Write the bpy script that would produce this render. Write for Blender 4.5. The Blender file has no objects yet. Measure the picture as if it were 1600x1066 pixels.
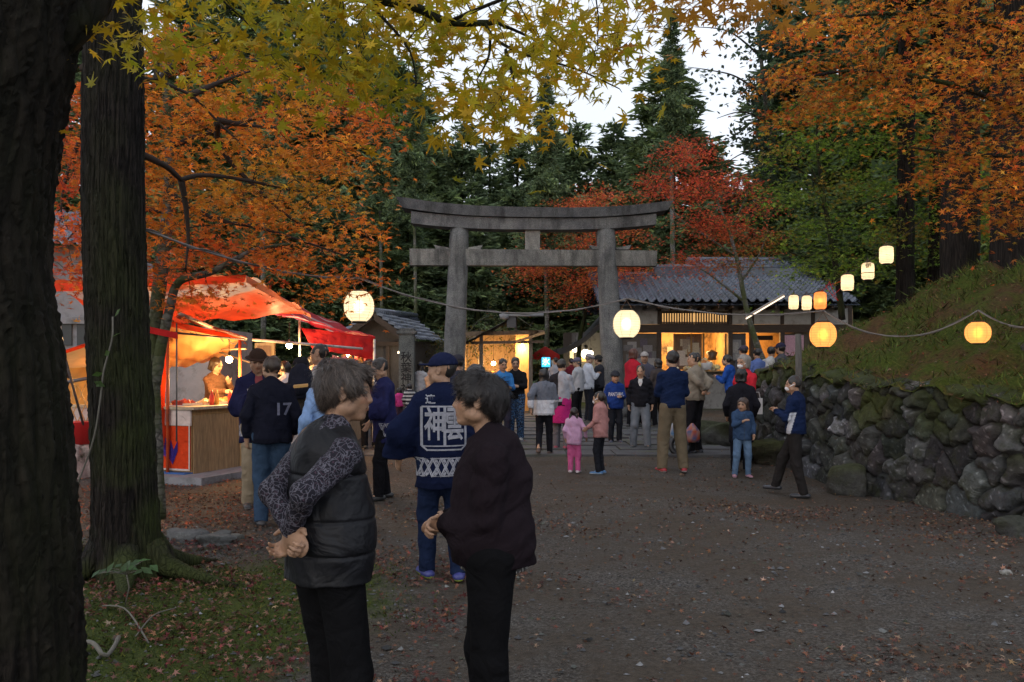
import bpy, math, random
import numpy as np
from mathutils import Vector, Matrix
from mathutils.bvhtree import BVHTree
rng = np.random.default_rng(11)
random.seed(11)
scene = bpy.context.scene
COL = scene.collection
F, HZ, CAMZ = 1333.0, 578.0, 1.55

def P(px, py, Y):
    return np.array([(px - 800) / F * Y, Y, CAMZ + (HZ - py) / F * Y])

def sstep(a, b, x):
    t = np.clip((np.asarray(x, float) - a) / (b - a), 0, 1)
    return t * t * (3 - 2 * t)

def G(x, y):
    """height of the trodden ground"""
    x = np.asarray(x, float); y = np.asarray(y, float)
    g = 0.02 * np.clip(y - 10, 0, 14)
    g = g - 0.15 * sstep(1.5, 3.6, x) * sstep(7, 10, y) * (1 - sstep(12.5, 15, y))
    g = g + 0.10 * sstep(-1.2, -3.0, x) * (1 - sstep(7.5, 9.5, y))
    g = g + 0.012 * np.sin(x * 2.1 + 1) * np.sin(y * 1.7) + 0.006 * np.sin(x * 5.3) * np.sin(y * 4.1 + 2)
    return g

def foot_depth(px, py):
    Y = 10.0
    for _ in range(60):
        t = (px - 800) / F * Y
        Y2 = (CAMZ - float(G(t, Y))) * F / (py - HZ)
        Y = 0.5 * Y + 0.5 * Y2
    return Y

# ------------------------------------------------------------------ mesh building
def new_mesh(name, V, Fl, smooth=True, C=None, mats=()):
    """Fl: list of int arrays (m,3)/(m,4)"""
    me = bpy.data.meshes.new(name)
    V = np.ascontiguousarray(V, dtype=np.float32)
    me.vertices.add(len(V)); me.vertices.foreach_set('co', V.ravel())
    Fl = [np.asarray(f, np.int32) for f in Fl if len(f)]
    nl = sum(f.size for f in Fl); npoly = sum(len(f) for f in Fl)
    me.loops.add(nl); me.polygons.add(npoly)
    me.loops.foreach_set('vertex_index', np.concatenate([f.ravel() for f in Fl]).astype(np.int32))
    tot = np.concatenate([np.full(len(f), f.shape[1], np.int32) for f in Fl])
    st = np.zeros(npoly, np.int32); st[1:] = np.cumsum(tot)[:-1]
    me.polygons.foreach_set('loop_start', st)
    try: me.polygons.foreach_set('loop_total', tot)
    except Exception: pass
    if isinstance(smooth, np.ndarray): me.polygons.foreach_set('use_smooth', smooth.astype(bool))
    else: me.polygons.foreach_set('use_smooth', np.full(npoly, bool(smooth)))
    if C is not None:
        at = me.color_attributes.new('Col', 'FLOAT_COLOR', 'POINT')
        c4 = np.ones((len(V), 4), np.float32); c4[:, :3] = C
        at.data.foreach_set('color', c4.ravel())
    for m in mats: me.materials.append(m)
    me.update(calc_edges=True); me.validate()
    return me

def root_loc(o):
    while o.parent: o = o.parent
    return np.array(o.location)

def link(name, me, parent=None):
    o = bpy.data.objects.new(name, me); COL.objects.link(o)
    if parent is not None: o.parent = parent
    return o

def tag(o, label=None, cat=None, group=None, kind=None):
    if label: o['label'] = label
    if cat: o['category'] = cat
    if group: o['group'] = group
    if kind: o['kind'] = kind
    return o

def thing(name, label, cat, loc=(0, 0, 0), group=None, rz=0.0):
    o = bpy.data.objects.new(name, None); COL.objects.link(o)
    o.location = [float(v) for v in loc]; o.rotation_euler = (0, 0, rz); o.empty_display_size = .2
    return tag(o, label, cat, group)

def dup(o, loc, rz=None, label=None, scale=None):
    r = o.copy(); COL.objects.link(r); r.location = [float(v) for v in loc]
    if rz is not None: r.rotation_euler = (0, 0, rz)
    if scale: r.scale = (scale,) * 3
    if label: r['label'] = label
    for ch in o.children:
        c = ch.copy(); COL.objects.link(c); c.parent = r
        for g in ch.children:
            d = g.copy(); COL.objects.link(d); d.parent = c
    return r

BOXF = np.array([[0, 3, 2, 1], [4, 5, 6, 7], [0, 1, 5, 4], [1, 2, 6, 5], [2, 3, 7, 6], [3, 0, 4, 7]])

class MB:
    def __init__(s): s.V = []; s.F = []; s.S = []; s.C = []; s.n = 0
    def add(s, V, Fs, col=(.5, .5, .5), smooth=False):
        V = np.asarray(V, float).reshape(-1, 3)
        Fs = Fs if isinstance(Fs, list) else [Fs]
        for f in Fs:
            f = np.asarray(f, int)
            if f.size: s.F.append(f + s.n); s.S.append(smooth)
        c = np.asarray(col, float)
        s.C.append(np.broadcast_to(c, (len(V), 3)).copy()); s.V.append(V); s.n += len(V)
        return s
    def box(s, lo, hi, col=(.5, .5, .5), bev=0.0):
        lo = np.minimum(lo, hi).astype(float) if True else lo; hi2 = np.maximum(lo, hi)
        x0, y0, z0 = np.minimum(lo, hi); x1, y1, z1 = hi2
        V = [(x0, y0, z0), (x1, y0, z0), (x1, y1, z0), (x0, y1, z0), (x0, y0, z1), (x1, y0, z1), (x1, y1, z1), (x0, y1, z1)]
        return s.add(V, BOXF, col)
    def obox(s, c, half, R, col=(.5, .5, .5)):
        """oriented box, R 3x3 columns = axes"""
        V = np.array([[-1, -1, -1], [1, -1, -1], [1, 1, -1], [-1, 1, -1], [-1, -1, 1], [1, -1, 1], [1, 1, 1], [-1, 1, 1]]) * np.asarray(half)
        return s.add(V @ np.asarray(R).T + np.asarray(c), BOXF, col)
    def bar(s, a, b, w, h=None, col=(.5, .5, .5), up=(0, 0, 1)):
        a = np.asarray(a, float); b = np.asarray(b, float); h = h or w
        d = b - a; L = np.linalg.norm(d); d = d / L
        u = np.asarray(up, float)
        if abs(d @ u) > .95: u = np.array([1., 0, 0])
        x = np.cross(d, u); x /= np.linalg.norm(x); z = np.cross(x, d)
        return s.obox((a + b) / 2, (w / 2, L / 2, h / 2), np.array([x, d, z]).T, col)
    def tube(s, pts, rad, n=8, col=(.5, .5, .5), caps=True, smooth=True, noise=0.0):
        pts = np.asarray(pts, float); m = len(pts)
        rad = np.broadcast_to(np.asarray(rad, float), (m,))
        T = np.gradient(pts, axis=0); T /= np.linalg.norm(T, axis=1)[:, None] + 1e-9
        ref = np.array([0., 0, 1]) if abs(T[0, 2]) < .9 else np.array([1., 0, 0])
        u = np.cross(T[0], ref); u /= np.linalg.norm(u); U = [u]
        for i in range(1, m):
            u = U[-1] - T[i] * (U[-1] @ T[i]); U.append(u / (np.linalg.norm(u) + 1e-9))
        U = np.array(U); W = np.cross(T, U)
        a = np.linspace(0, 2 * np.pi, n, endpoint=False)
        R = rad[:, None] * (1 + noise * rng.normal(size=(m, n)))
        V = pts[:, None] + R[..., None] * (np.cos(a)[None, :, None] * U[:, None] + np.sin(a)[None, :, None] * W[:, None])
        i = np.arange(m - 1)[:, None] * n; j = np.arange(n)[None]; k = (j + 1) % n
        Q = np.stack([i + j, i + k, i + n + k, i + n + j], -1).reshape(-1, 4)
        Vf = V.reshape(-1, 3); fs = [Q]
        if caps:
            Vf = np.vstack([Vf, pts[:1], pts[-1:]]); c0, c1 = m * n, m * n + 1
            jj = np.arange(n); kk = (jj + 1) % n
            fs += [np.stack([np.full(n, c0), kk, jj], 1), np.stack([np.full(n, c1), (m - 1) * n + jj, (m - 1) * n + kk], 1)]
        if np.ndim(col) == 2: col = np.vstack([np.repeat(col, n, 0)] + ([col[:1], col[-1:]] if caps else []))
        return s.add(Vf, fs, col, smooth)
    def lathe(s, prof, c=(0, 0, 0), n=24, col=(.5, .5, .5), smooth=True, caps=True):
        prof = np.asarray(prof, float)
        pts = np.stack([np.zeros(len(prof)), np.zeros(len(prof)), prof[:, 1]], 1)
        m = len(prof); a = np.linspace(0, 2 * np.pi, n, endpoint=False)
        V = np.stack([prof[:, 0, None] * np.cos(a), prof[:, 0, None] * np.sin(a), np.repeat(prof[:, 1, None], n, 1)], -1)
        i = np.arange(m - 1)[:, None] * n; j = np.arange(n)[None]; k = (j + 1) % n
        Q = np.stack([i + j, i + k, i + n + k, i + n + j], -1).reshape(-1, 4)
        return s.add(V.reshape(-1, 3) + np.asarray(c), Q, col, smooth)
    def sheet(s, a, b, c, d, nu=12, nv=12, th=0.0, sag=0.0, wr=0.0, col=(.5, .5, .5), colf=None, fr=9.0):
        """bilinear cloth a-b-c-d with sag along -z and wrinkles, doubled when th>0"""
        a, b, c, d = [np.asarray(v, float) for v in (a, b, c, d)]
        u = np.linspace(0, 1, nu)[:, None, None]; v = np.linspace(0, 1, nv)[None, :, None]
        X = a * (1 - u) * (1 - v) + b * u * (1 - v) + c * u * v + d * (1 - u) * v
        nrm = np.cross(b - a, d - a); nrm = nrm / np.linalg.norm(nrm)
        uu, vv = u[..., 0], v[..., 0]
        X = X + np.array([0, 0, -1.]) * (sag * 16 * uu * (1 - uu) * vv * (1 - vv) )[..., None]
        w = wr * (np.sin(fr * (uu * 2 + vv * 1.3)) + .6 * np.sin(fr * 2.3 * (vv - uu * .4) + 1) + .4 * np.sin(fr * 5 * uu + 3 * vv))
        X = X + nrm * w[..., None]
        V = X.reshape(-1, 3)
        i = np.arange(nu - 1)[:, None] * nv; j = np.arange(nv - 1)[None]
        Q = np.stack([i + j, i + nv + j, i + nv + j + 1, i + j + 1], -1).reshape(-1, 4)
        cc = col if colf is None else colf(np.broadcast_to(uu, (nu, nv)).ravel(), np.broadcast_to(vv, (nu, nv)).ravel())
        s.add(V, Q, cc, True)
        if th:
            s.add(V - nrm * th, Q[:, ::-1], cc, True)
        return s
    def build(s, name, mat, parent=None, world=True):
        V = np.vstack(s.V); C = np.vstack(s.C)
        if parent is not None and world: V = V - root_loc(parent)
        f3 = [f for f in s.F if f.shape[1] == 3]; f4 = [f for f in s.F if f.shape[1] == 4]
        s3 = [np.full(len(f), b) for f, b in zip(s.F, s.S) if f.shape[1] == 3]
        s4 = [np.full(len(f), b) for f, b in zip(s.F, s.S) if f.shape[1] == 4]
        Fl = ([np.vstack(f3)] if f3 else []) + ([np.vstack(f4)] if f4 else [])
        sm = np.concatenate(s3 + s4)
        return link(name, new_mesh(name, V, Fl, sm, C, [mat]), parent)

# ------------------------------------------------------------------ materials
def nodes(name):
    m = bpy.data.materials.new(name); m.use_nodes = True
    nt = m.node_tree; b = nt.nodes['Principled BSDF']
    def N(t, **k):
        n = nt.nodes.new(t)
        for a, v in k.items():
            if a.startswith('i_'):
                key = a[2:]; key = int(key) if key.isdigit() else key.replace('_', ' ')
                n.inputs[key].default_value = v
            else: setattr(n, a, v)
        return n
    L = nt.links.new
    return m, nt, b, N, L

def ramp(N, stops):
    r = N('ShaderNodeValToRGB'); e = r.color_ramp.elements
    while len(e) < len(stops): e.new(.5)
    for el, (p, c) in zip(e, stops): el.position = p; el.color = (*c, 1) if len(c) == 3 else c
    return r

def mixc(N, L, fac, a, b, mode='MIX'):
    m = N('ShaderNodeMix', data_type='RGBA', blend_type=mode)
    for sock, v in ((m.inputs[0], fac), (m.inputs[6], a), (m.inputs[7], b)):
        if hasattr(v, 'links') or hasattr(v, 'is_linked'): L(v, sock)
        elif isinstance(v, (int, float)): sock.default_value = v
        else: sock.default_value = (*v, 1)
    return m.outputs[2]

def pmat(name, base=None, rough=.8, var=.25, vs=6.0, bump=.15, bs=60.0, bd=.01, metal=0.0, spec=.35, stretch=(1, 1, 1), transl=0.0, sheen=0.0, dirt=None, ds=3.0, folds=0.0, fs=9.0):
    """general procedural surface; base None = the mesh's own colours"""
    m, nt, b, N, L = nodes(name)
    tc = N('ShaderNodeTexCoord'); mp = N('ShaderNodeMapping'); mp.inputs['Scale'].default_value = stretch
    L(tc.outputs['Object'], mp.inputs[0])
    n1 = N('ShaderNodeTexNoise', i_Scale=vs, i_Detail=6.0, i_Roughness=.6); L(mp.outputs[0], n1.inputs['Vector'])
    n2 = N('ShaderNodeTexNoise', i_Scale=bs, i_Detail=4.0); L(mp.outputs[0], n2.inputs['Vector'])
    if base is None:
        at = N('ShaderNodeVertexColor', layer_name='Col'); src = at.outputs[0]
    else:
        rgb = N('ShaderNodeRGB'); rgb.outputs[0].default_value = (*base, 1); src = rgb.outputs[0]
    r = ramp(N, [(.25, (1 - var,) * 3), (.75, (1 + var * .6,) * 3)]); L(n1.outputs[0], r.inputs[0])
    c = mixc(N, L, 1.0, src, r.outputs[0], 'MULTIPLY')
    if dirt is not None:
        n3 = N('ShaderNodeTexNoise', i_Scale=ds, i_Detail=8.0, i_Roughness=.7); L(tc.outputs['Object'], n3.inputs['Vector'])
        rr = ramp(N, [(.5, (0, 0, 0)), (.68, (1, 1, 1))]); L(n3.outputs[0], rr.inputs[0])
        c = mixc(N, L, rr.outputs[0], c, dirt)
    L(c, b.inputs['Base Color'])
    b.inputs['Roughness'].default_value = rough; b.inputs['Metallic'].default_value = metal
    b.inputs['Specular IOR Level'].default_value = spec
    if sheen: b.inputs['Sheen Weight'].default_value = sheen
    if bump:
        bn = N('ShaderNodeBump', i_Strength=bump, i_Distance=bd); L(n2.outputs[0], bn.inputs['Height']); L(bn.outputs[0], b.inputs['Normal'])
        if folds:
            n4 = N('ShaderNodeTexNoise', i_Scale=fs, i_Detail=3.0, i_Roughness=.45, i_Distortion=1.6); L(tc.outputs['Object'], n4.inputs['Vector'])
            b2 = N('ShaderNodeBump', i_Strength=folds, i_Distance=.05); L(n4.outputs[0], b2.inputs['Height']); L(b2.outputs[0], bn.inputs['Normal'])
    if transl:
        t = N('ShaderNodeBsdfTranslucent'); L(c, t.inputs[0])
        mx = N('ShaderNodeMixShader'); mx.inputs[0].default_value = transl
        L(b.outputs[0], mx.inputs[1]); L(t.outputs[0], mx.inputs[2]); L(mx.outputs[0], nt.nodes['Material Output'].inputs[0])
    return m

def emat(name, col, strength):
    m, nt, b, N, L = nodes(name)
    e = N('ShaderNodeEmission'); e.inputs[0].default_value = (*col, 1); e.inputs[1].default_value = strength
    L(e.outputs[0], nt.nodes['Material Output'].inputs[0])
    return m

M = {}
M['skin'] = pmat('skin', rough=.52, var=.28, vs=38, bump=.22, bs=160, bd=.003, spec=.35)
M['cloth'] = pmat('cloth', rough=.9, var=.18, vs=9, bump=.25, bs=260, bd=.004, spec=.05, sheen=.0, folds=.55, fs=7)
M['denim'] = pmat('denim', rough=.9, var=.3, vs=7, bump=.3, bs=350, bd=.003, spec=.06, folds=.6, fs=8)
M['nylon'] = pmat('nylon', rough=.58, var=.15, vs=10, bump=.35, bs=30, bd=.006, spec=.28, folds=.45, fs=6)
M['hair'] = pmat('hair', rough=.42, var=.4, vs=40, bump=.4, bs=120, bd=.004, spec=.5, stretch=(1, 1, .25))
M['leather'] = pmat('leather', rough=.45, var=.2, vs=10, bump=.1, spec=.5)
M['paint'] = pmat('paint', rough=.5, var=.12, vs=4, bump=.05, dirt=(.05, .04, .03), ds=2.2)
M['plastic'] = pmat('plastic', rough=.4, var=.08, vs=4, bump=.03)
M['wood'] = pmat('wood', rough=.75, var=.45, vs=5, bump=.3, bs=30, stretch=(6, 6, 1))
M['woodh'] = pmat('wood_horizontal', rough=.75, var=.45, vs=5, bump=.3, bs=30, stretch=(1, 6, 6))
M['print'] = pmat('print', rough=.9, var=.4, vs=28, bump=.05, spec=.1)
# ------------------------------------------------------------------ signed-distance sculpting -> one continuous surface
class SDF:
    def __init__(s): s.p = []
    def cap(s, a, b, ra, rb, k=.02, flat=None, cut=False, sub=False):
        s.p.append(('cap', np.asarray(a, float), np.asarray(b, float), ra, rb, k, flat, cut, sub)); return s
    def ell(s, c, r, k=.02, R=None, sub=False):
        s.p.append(('ell', np.asarray(c, float), np.asarray(r, float), R, k, sub)); return s
    def plane(s, n, p):
        n = np.asarray(n, float); n = n / np.linalg.norm(n); s.p.append(('pl', n, float(n @ np.asarray(p, float)))); return s
    def noise(s, amp, f, seed=0, st=(1, 1, 1)):
        s.p.append(('no', amp, f, seed, np.asarray(st, float))); return s
    def seam(s, z, amp, w): s.p.append(('se', z, amp, w)); return s
    def bounds(s):
        lo = np.full(3, 9e9); hi = -lo
        for q in s.p:
            if q[0] == 'cap' and not q[8]:
                m = max(q[3], q[4]) + .01
                lo = np.minimum(lo, np.minimum(q[1], q[2]) - m); hi = np.maximum(hi, np.maximum(q[1], q[2]) + m)
            if q[0] == 'ell' and not q[5]:
                m = q[2] if q[3] is None else np.full(3, q[2].max())
                lo = np.minimum(lo, q[1] - m - .01); hi = np.maximum(hi, q[1] + m + .01)
        return lo, hi
    def mesh(s, h):
        lo, hi = s.bounds(); lo = lo - 3 * h; hi = hi + 3 * h
        n = np.ceil((hi - lo) / h).astype(int) + 1
        ax = [lo[i] + h * np.arange(n[i]) for i in range(3)]
        D = np.full(n, .3, np.float32)
        def sl(a, b, m):
            i0 = np.maximum(((a - m - lo) / h).astype(int), 0); i1 = np.minimum(np.ceil((b + m - lo) / h).astype(int) + 1, n)
            S = tuple(slice(i0[i], max(i1[i], i0[i] + 1)) for i in range(3))
            return S, [ax[i][S[i]].astype(np.float32).reshape([-1 if j == i else 1 for j in range(3)]) for i in range(3)]
        for q in s.p:
            if q[0] == 'cap':
                _, a, b, ra, rb, k, flat, cut, sub = q
                m = max(ra, rb) + k + 2.5 * h
                S, X = sl(np.minimum(a, b), np.maximum(a, b), m)
                p = [X[i] - a[i] for i in range(3)]; d = b - a; dd = float(d @ d) + 1e-12
                t = np.clip((p[0] * d[0] + p[1] * d[1] + p[2] * d[2]) / dd, 0, 1)
                e = [p[i] - t * d[i] for i in range(3)]
                if flat is not None:
                    nv, f = np.asarray(flat[0], float), flat[1]; nv = nv / np.linalg.norm(nv)
                    w = (e[0] * nv[0] + e[1] * nv[1] + e[2] * nv[2]) * (1 / f - 1)
                    e = [e[i] + w * nv[i] for i in range(3)]
                    v = (np.sqrt(e[0] ** 2 + e[1] ** 2 + e[2] ** 2) - (ra + (rb - ra) * t)) * (.5 + .5 * f)
                else:
                    v = np.sqrt(e[0] ** 2 + e[1] ** 2 + e[2] ** 2) - (ra + (rb - ra) * t)
                if cut:
                    dn = d / math.sqrt(dd); v = np.maximum(v, (X[0] - b[0]) * dn[0] + (X[1] - b[1]) * dn[1] + (X[2] - b[2]) * dn[2])
            elif q[0] == 'ell':
                _, c, r, R, k, sub = q
                mm = r if R is None else np.full(3, r.max())
                S, X = sl(c - mm, c + mm, k + 2.5 * h)
                p = [X[i] - c[i] for i in range(3)]
                if R is not None: p = [p[0] * R[0, i] + p[1] * R[1, i] + p[2] * R[2, i] for i in range(3)]
                k0 = np.sqrt(sum((p[i] / r[i]) ** 2 for i in range(3))); k1 = np.sqrt(sum((p[i] / r[i] ** 2) ** 2 for i in range(3))) + 1e-9
                v = k0 * (k0 - 1) / k1
            elif q[0] == 'pl':
                pl = (ax[0][:, None, None] * q[1][0] + ax[1][None, :, None] * q[1][1] + ax[2][None, None] * q[1][2] - q[2]).astype(np.float32)
                D = np.maximum(D, pl); continue
            elif q[0] == 'se':
                D = D + (q[2] * np.exp(-((ax[2] - q[1]) / q[3]) ** 2))[None, None, :].astype(np.float32); continue
            else:
                _, amp, f, sd, st = q
                r = np.random.default_rng(sd); x, y, z = ax[0][:, None, None] * st[0], ax[1][None, :, None] * st[1], ax[2][None, None] * st[2]
                w = 0
                for o in range(4):
                    kx = r.normal(size=3) * f * (1.6 ** o); ph = r.uniform(0, 6, 2); k2 = r.normal(size=3) * f * .6
                    w = w + np.sin(kx[0] * x + kx[1] * y + kx[2] * z + ph[0] + 1.5 * np.sin(k2[0] * x + k2[1] * y + k2[2] * z + ph[1])) / (1.45 ** o)
                D = D + (amp * w / 2).astype(np.float32); continue
            A = D[S]; v = v.astype(np.float32)
            if not sub:
                hh = np.maximum(k - np.abs(A - v), 0) / k; D[S] = np.minimum(A, v) - hh * hh * k * .25
            else:
                v = -v; hh = np.maximum(k - np.abs(A - v), 0) / k; D[S] = np.maximum(A, v) + hh * hh * k * .25
        return surface_nets(D, lo, h)

def surface_nets(D, lo, h):
    I = D < 0
    n = np.array(D.shape)
    cnt = sum(I[i:n[0] - 1 + i, j:n[1] - 1 + j, k:n[2] - 1 + k].astype(np.int8) for i in (0, 1) for j in (0, 1) for k in (0, 1))
    act = np.argwhere((cnt > 0) & (cnt < 8))
    idm = np.full(n - 1, -1, np.int32); idm[tuple(act.T)] = np.arange(len(act))
    acc = np.zeros((len(act), 3)); num = np.zeros(len(act))
    cs = [(i, j, k) for i in (0, 1) for j in (0, 1) for k in (0, 1)]
    val = {c: D[act[:, 0] + c[0], act[:, 1] + c[1], act[:, 2] + c[2]] for c in cs}
    for c in cs:
        for a in range(3):
            if c[a] == 0:
                e = list(c); e[a] = 1; e = tuple(e); v0, v1 = val[c], val[e]
                m = (v0 < 0) != (v1 < 0)
                t = np.where(m, v0 / np.where(m, v0 - v1, 1), 0)
                p = np.zeros((len(act), 3)); p[:] = c; p[:, a] += t
                acc[m] += p[m]; num[m] += 1
    V = lo + h * (act + acc / num[:, None])
    Fs = []
    for a in range(3):
        b, c = (a + 1) % 3, (a + 2) % 3
        s0 = [slice(1, -1)] * 3; s1 = [slice(1, -1)] * 3
        s0[a] = slice(0, n[a] - 1); s1[a] = slice(1, n[a])
        A, B = I[tuple(s0)], I[tuple(s1)]
        ch = np.argwhere(A != B); off = np.array([1, 1, 1]); off[a] = 0; ch = ch + off
        if not len(ch): continue
        fl = I[tuple(ch.T)]
        def at(db, dc):
            q = ch.copy(); q[:, b] += db; q[:, c] += dc; return idm[tuple(q.T)]
        Q = np.stack([at(-1, -1), at(0, -1), at(0, 0), at(-1, 0)], 1)
        Q[~fl] = Q[~fl][:, ::-1]
        Fs.append(Q)
    Q = np.vstack(Fs); Q = Q[(Q >= 0).all(1)]
    return V.astype(np.float32), Q

def emit(S, h, name, mat, parent, col=(.5, .5, .5), colf=None):
    V, Q = S.mesh(h)
    C = np.broadcast_to(np.asarray(col, float), (len(V), 3)).copy()
    if colf is not None: C = colf(V, C)
    return link(name, new_mesh(name, V, [Q], True, C, [mat]), parent)

def rotm(yaw=0, pitch=0, roll=0):
    return np.array(Matrix.Rotation(yaw, 3, 'Z') @ Matrix.Rotation(pitch, 3, 'X') @ Matrix.Rotation(roll, 3, 'Y'))

def unit(v): v = np.asarray(v, float); return v / (np.linalg.norm(v) + 1e-9)

SKIN = (.38, .225, .145)

def ik(S, W, a, b, hint):
    d = W - S; L = np.linalg.norm(d); L2 = min(L, (a + b) * .995)
    u = d / L; W = S + u * L2
    x = (a * a - b * b + L2 * L2) / (2 * L2); y = math.sqrt(max(a * a - x * x, 0))
    hv = np.asarray(hint, float); hv = hv - u * (hv @ u)
    return S + u * x + unit(hv) * y, W

def hand(S, w, d, n, side, sc, h, curl=.35):
    """palm, four unequal fingers and a thumb; d = pointing direction, n = palm normal (fingers curl to it)"""
    d = unit(d); n = unit(np.asarray(n) - d * (np.asarray(n) @ d)); lat = np.cross(d, n) * side
    r0 = max(.0082 * sc, .62 * h)
    S.cap(w - d * .01, w + d * .03 * sc, .026 * sc, .034 * sc, .02, (n, .55))
    S.cap(w + d * .03 * sc, w + d * .082 * sc, .036 * sc, .039 * sc, .015, (n, .38))
    for i, (L, o) in enumerate(((.068, 1.45), (.078, .5), (.072, -.48), (.056, -1.4))):
        b = w + d * (.088 - .004 * abs(o)) * sc + lat * o * .0185 * sc; q = d + lat * o * .05; p = b
        for j, (fr, c) in enumerate(((.48, curl), (.3, curl * 2.1), (.22, curl * 2.9))):
            v = unit(q * math.cos(c) + n * math.sin(c)); e = p + v * L * fr * sc
            S.cap(p, e, r0 * (1.05 - .1 * j), r0 * (.98 - .12 * j), .004); p = e
    b = w + d * .025 * sc + lat * .028 * sc
    e = b + unit(d * .7 + lat * .75 + n * .3) * .042 * sc; S.cap(b, e, r0 * 1.5, r0 * 1.15, .012)
    S.cap(e, e + unit(d * .9 + lat * .25 + n * .35) * .034 * sc, r0 * 1.12, r0 * .9, .005)

ARMS = {  # wrist relative to the shoulder, body scale 1, for the right side (+x out); elbow hint
    'down': ((.07, .03, -.50), (.5, -1, 0)), 'relax': ((.05, .12, -.47), (.6, -1, -.2)),
    'bent': ((-.09, .28, -.27), (.6, -.6, -1)), 'food': ((-.12, .27, -.17), (.6, -.3, -1)),
    'back': ((-.165, -.185, -.315), (.62, -.6, -.15)), 'fold': ((-.17, .22, -.33), (.35, -.7, -1)),
    'reach': ((-.02, .42, -.22), (.5, -.2, -1)), 'side': ((.15, .06, -.46), (.6, -1, 0)), 'up': ((-.05, .30, .02), (.7, .1, -1)),
    'phone': ((-.10, .26, -.08), (.7, 0, -1)), 'swingf': ((.03, .22, -.43), (.3, -1, -.2)), 'swingb': ((.07, -.18, -.45), (.4, -1, 0)),
}

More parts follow.
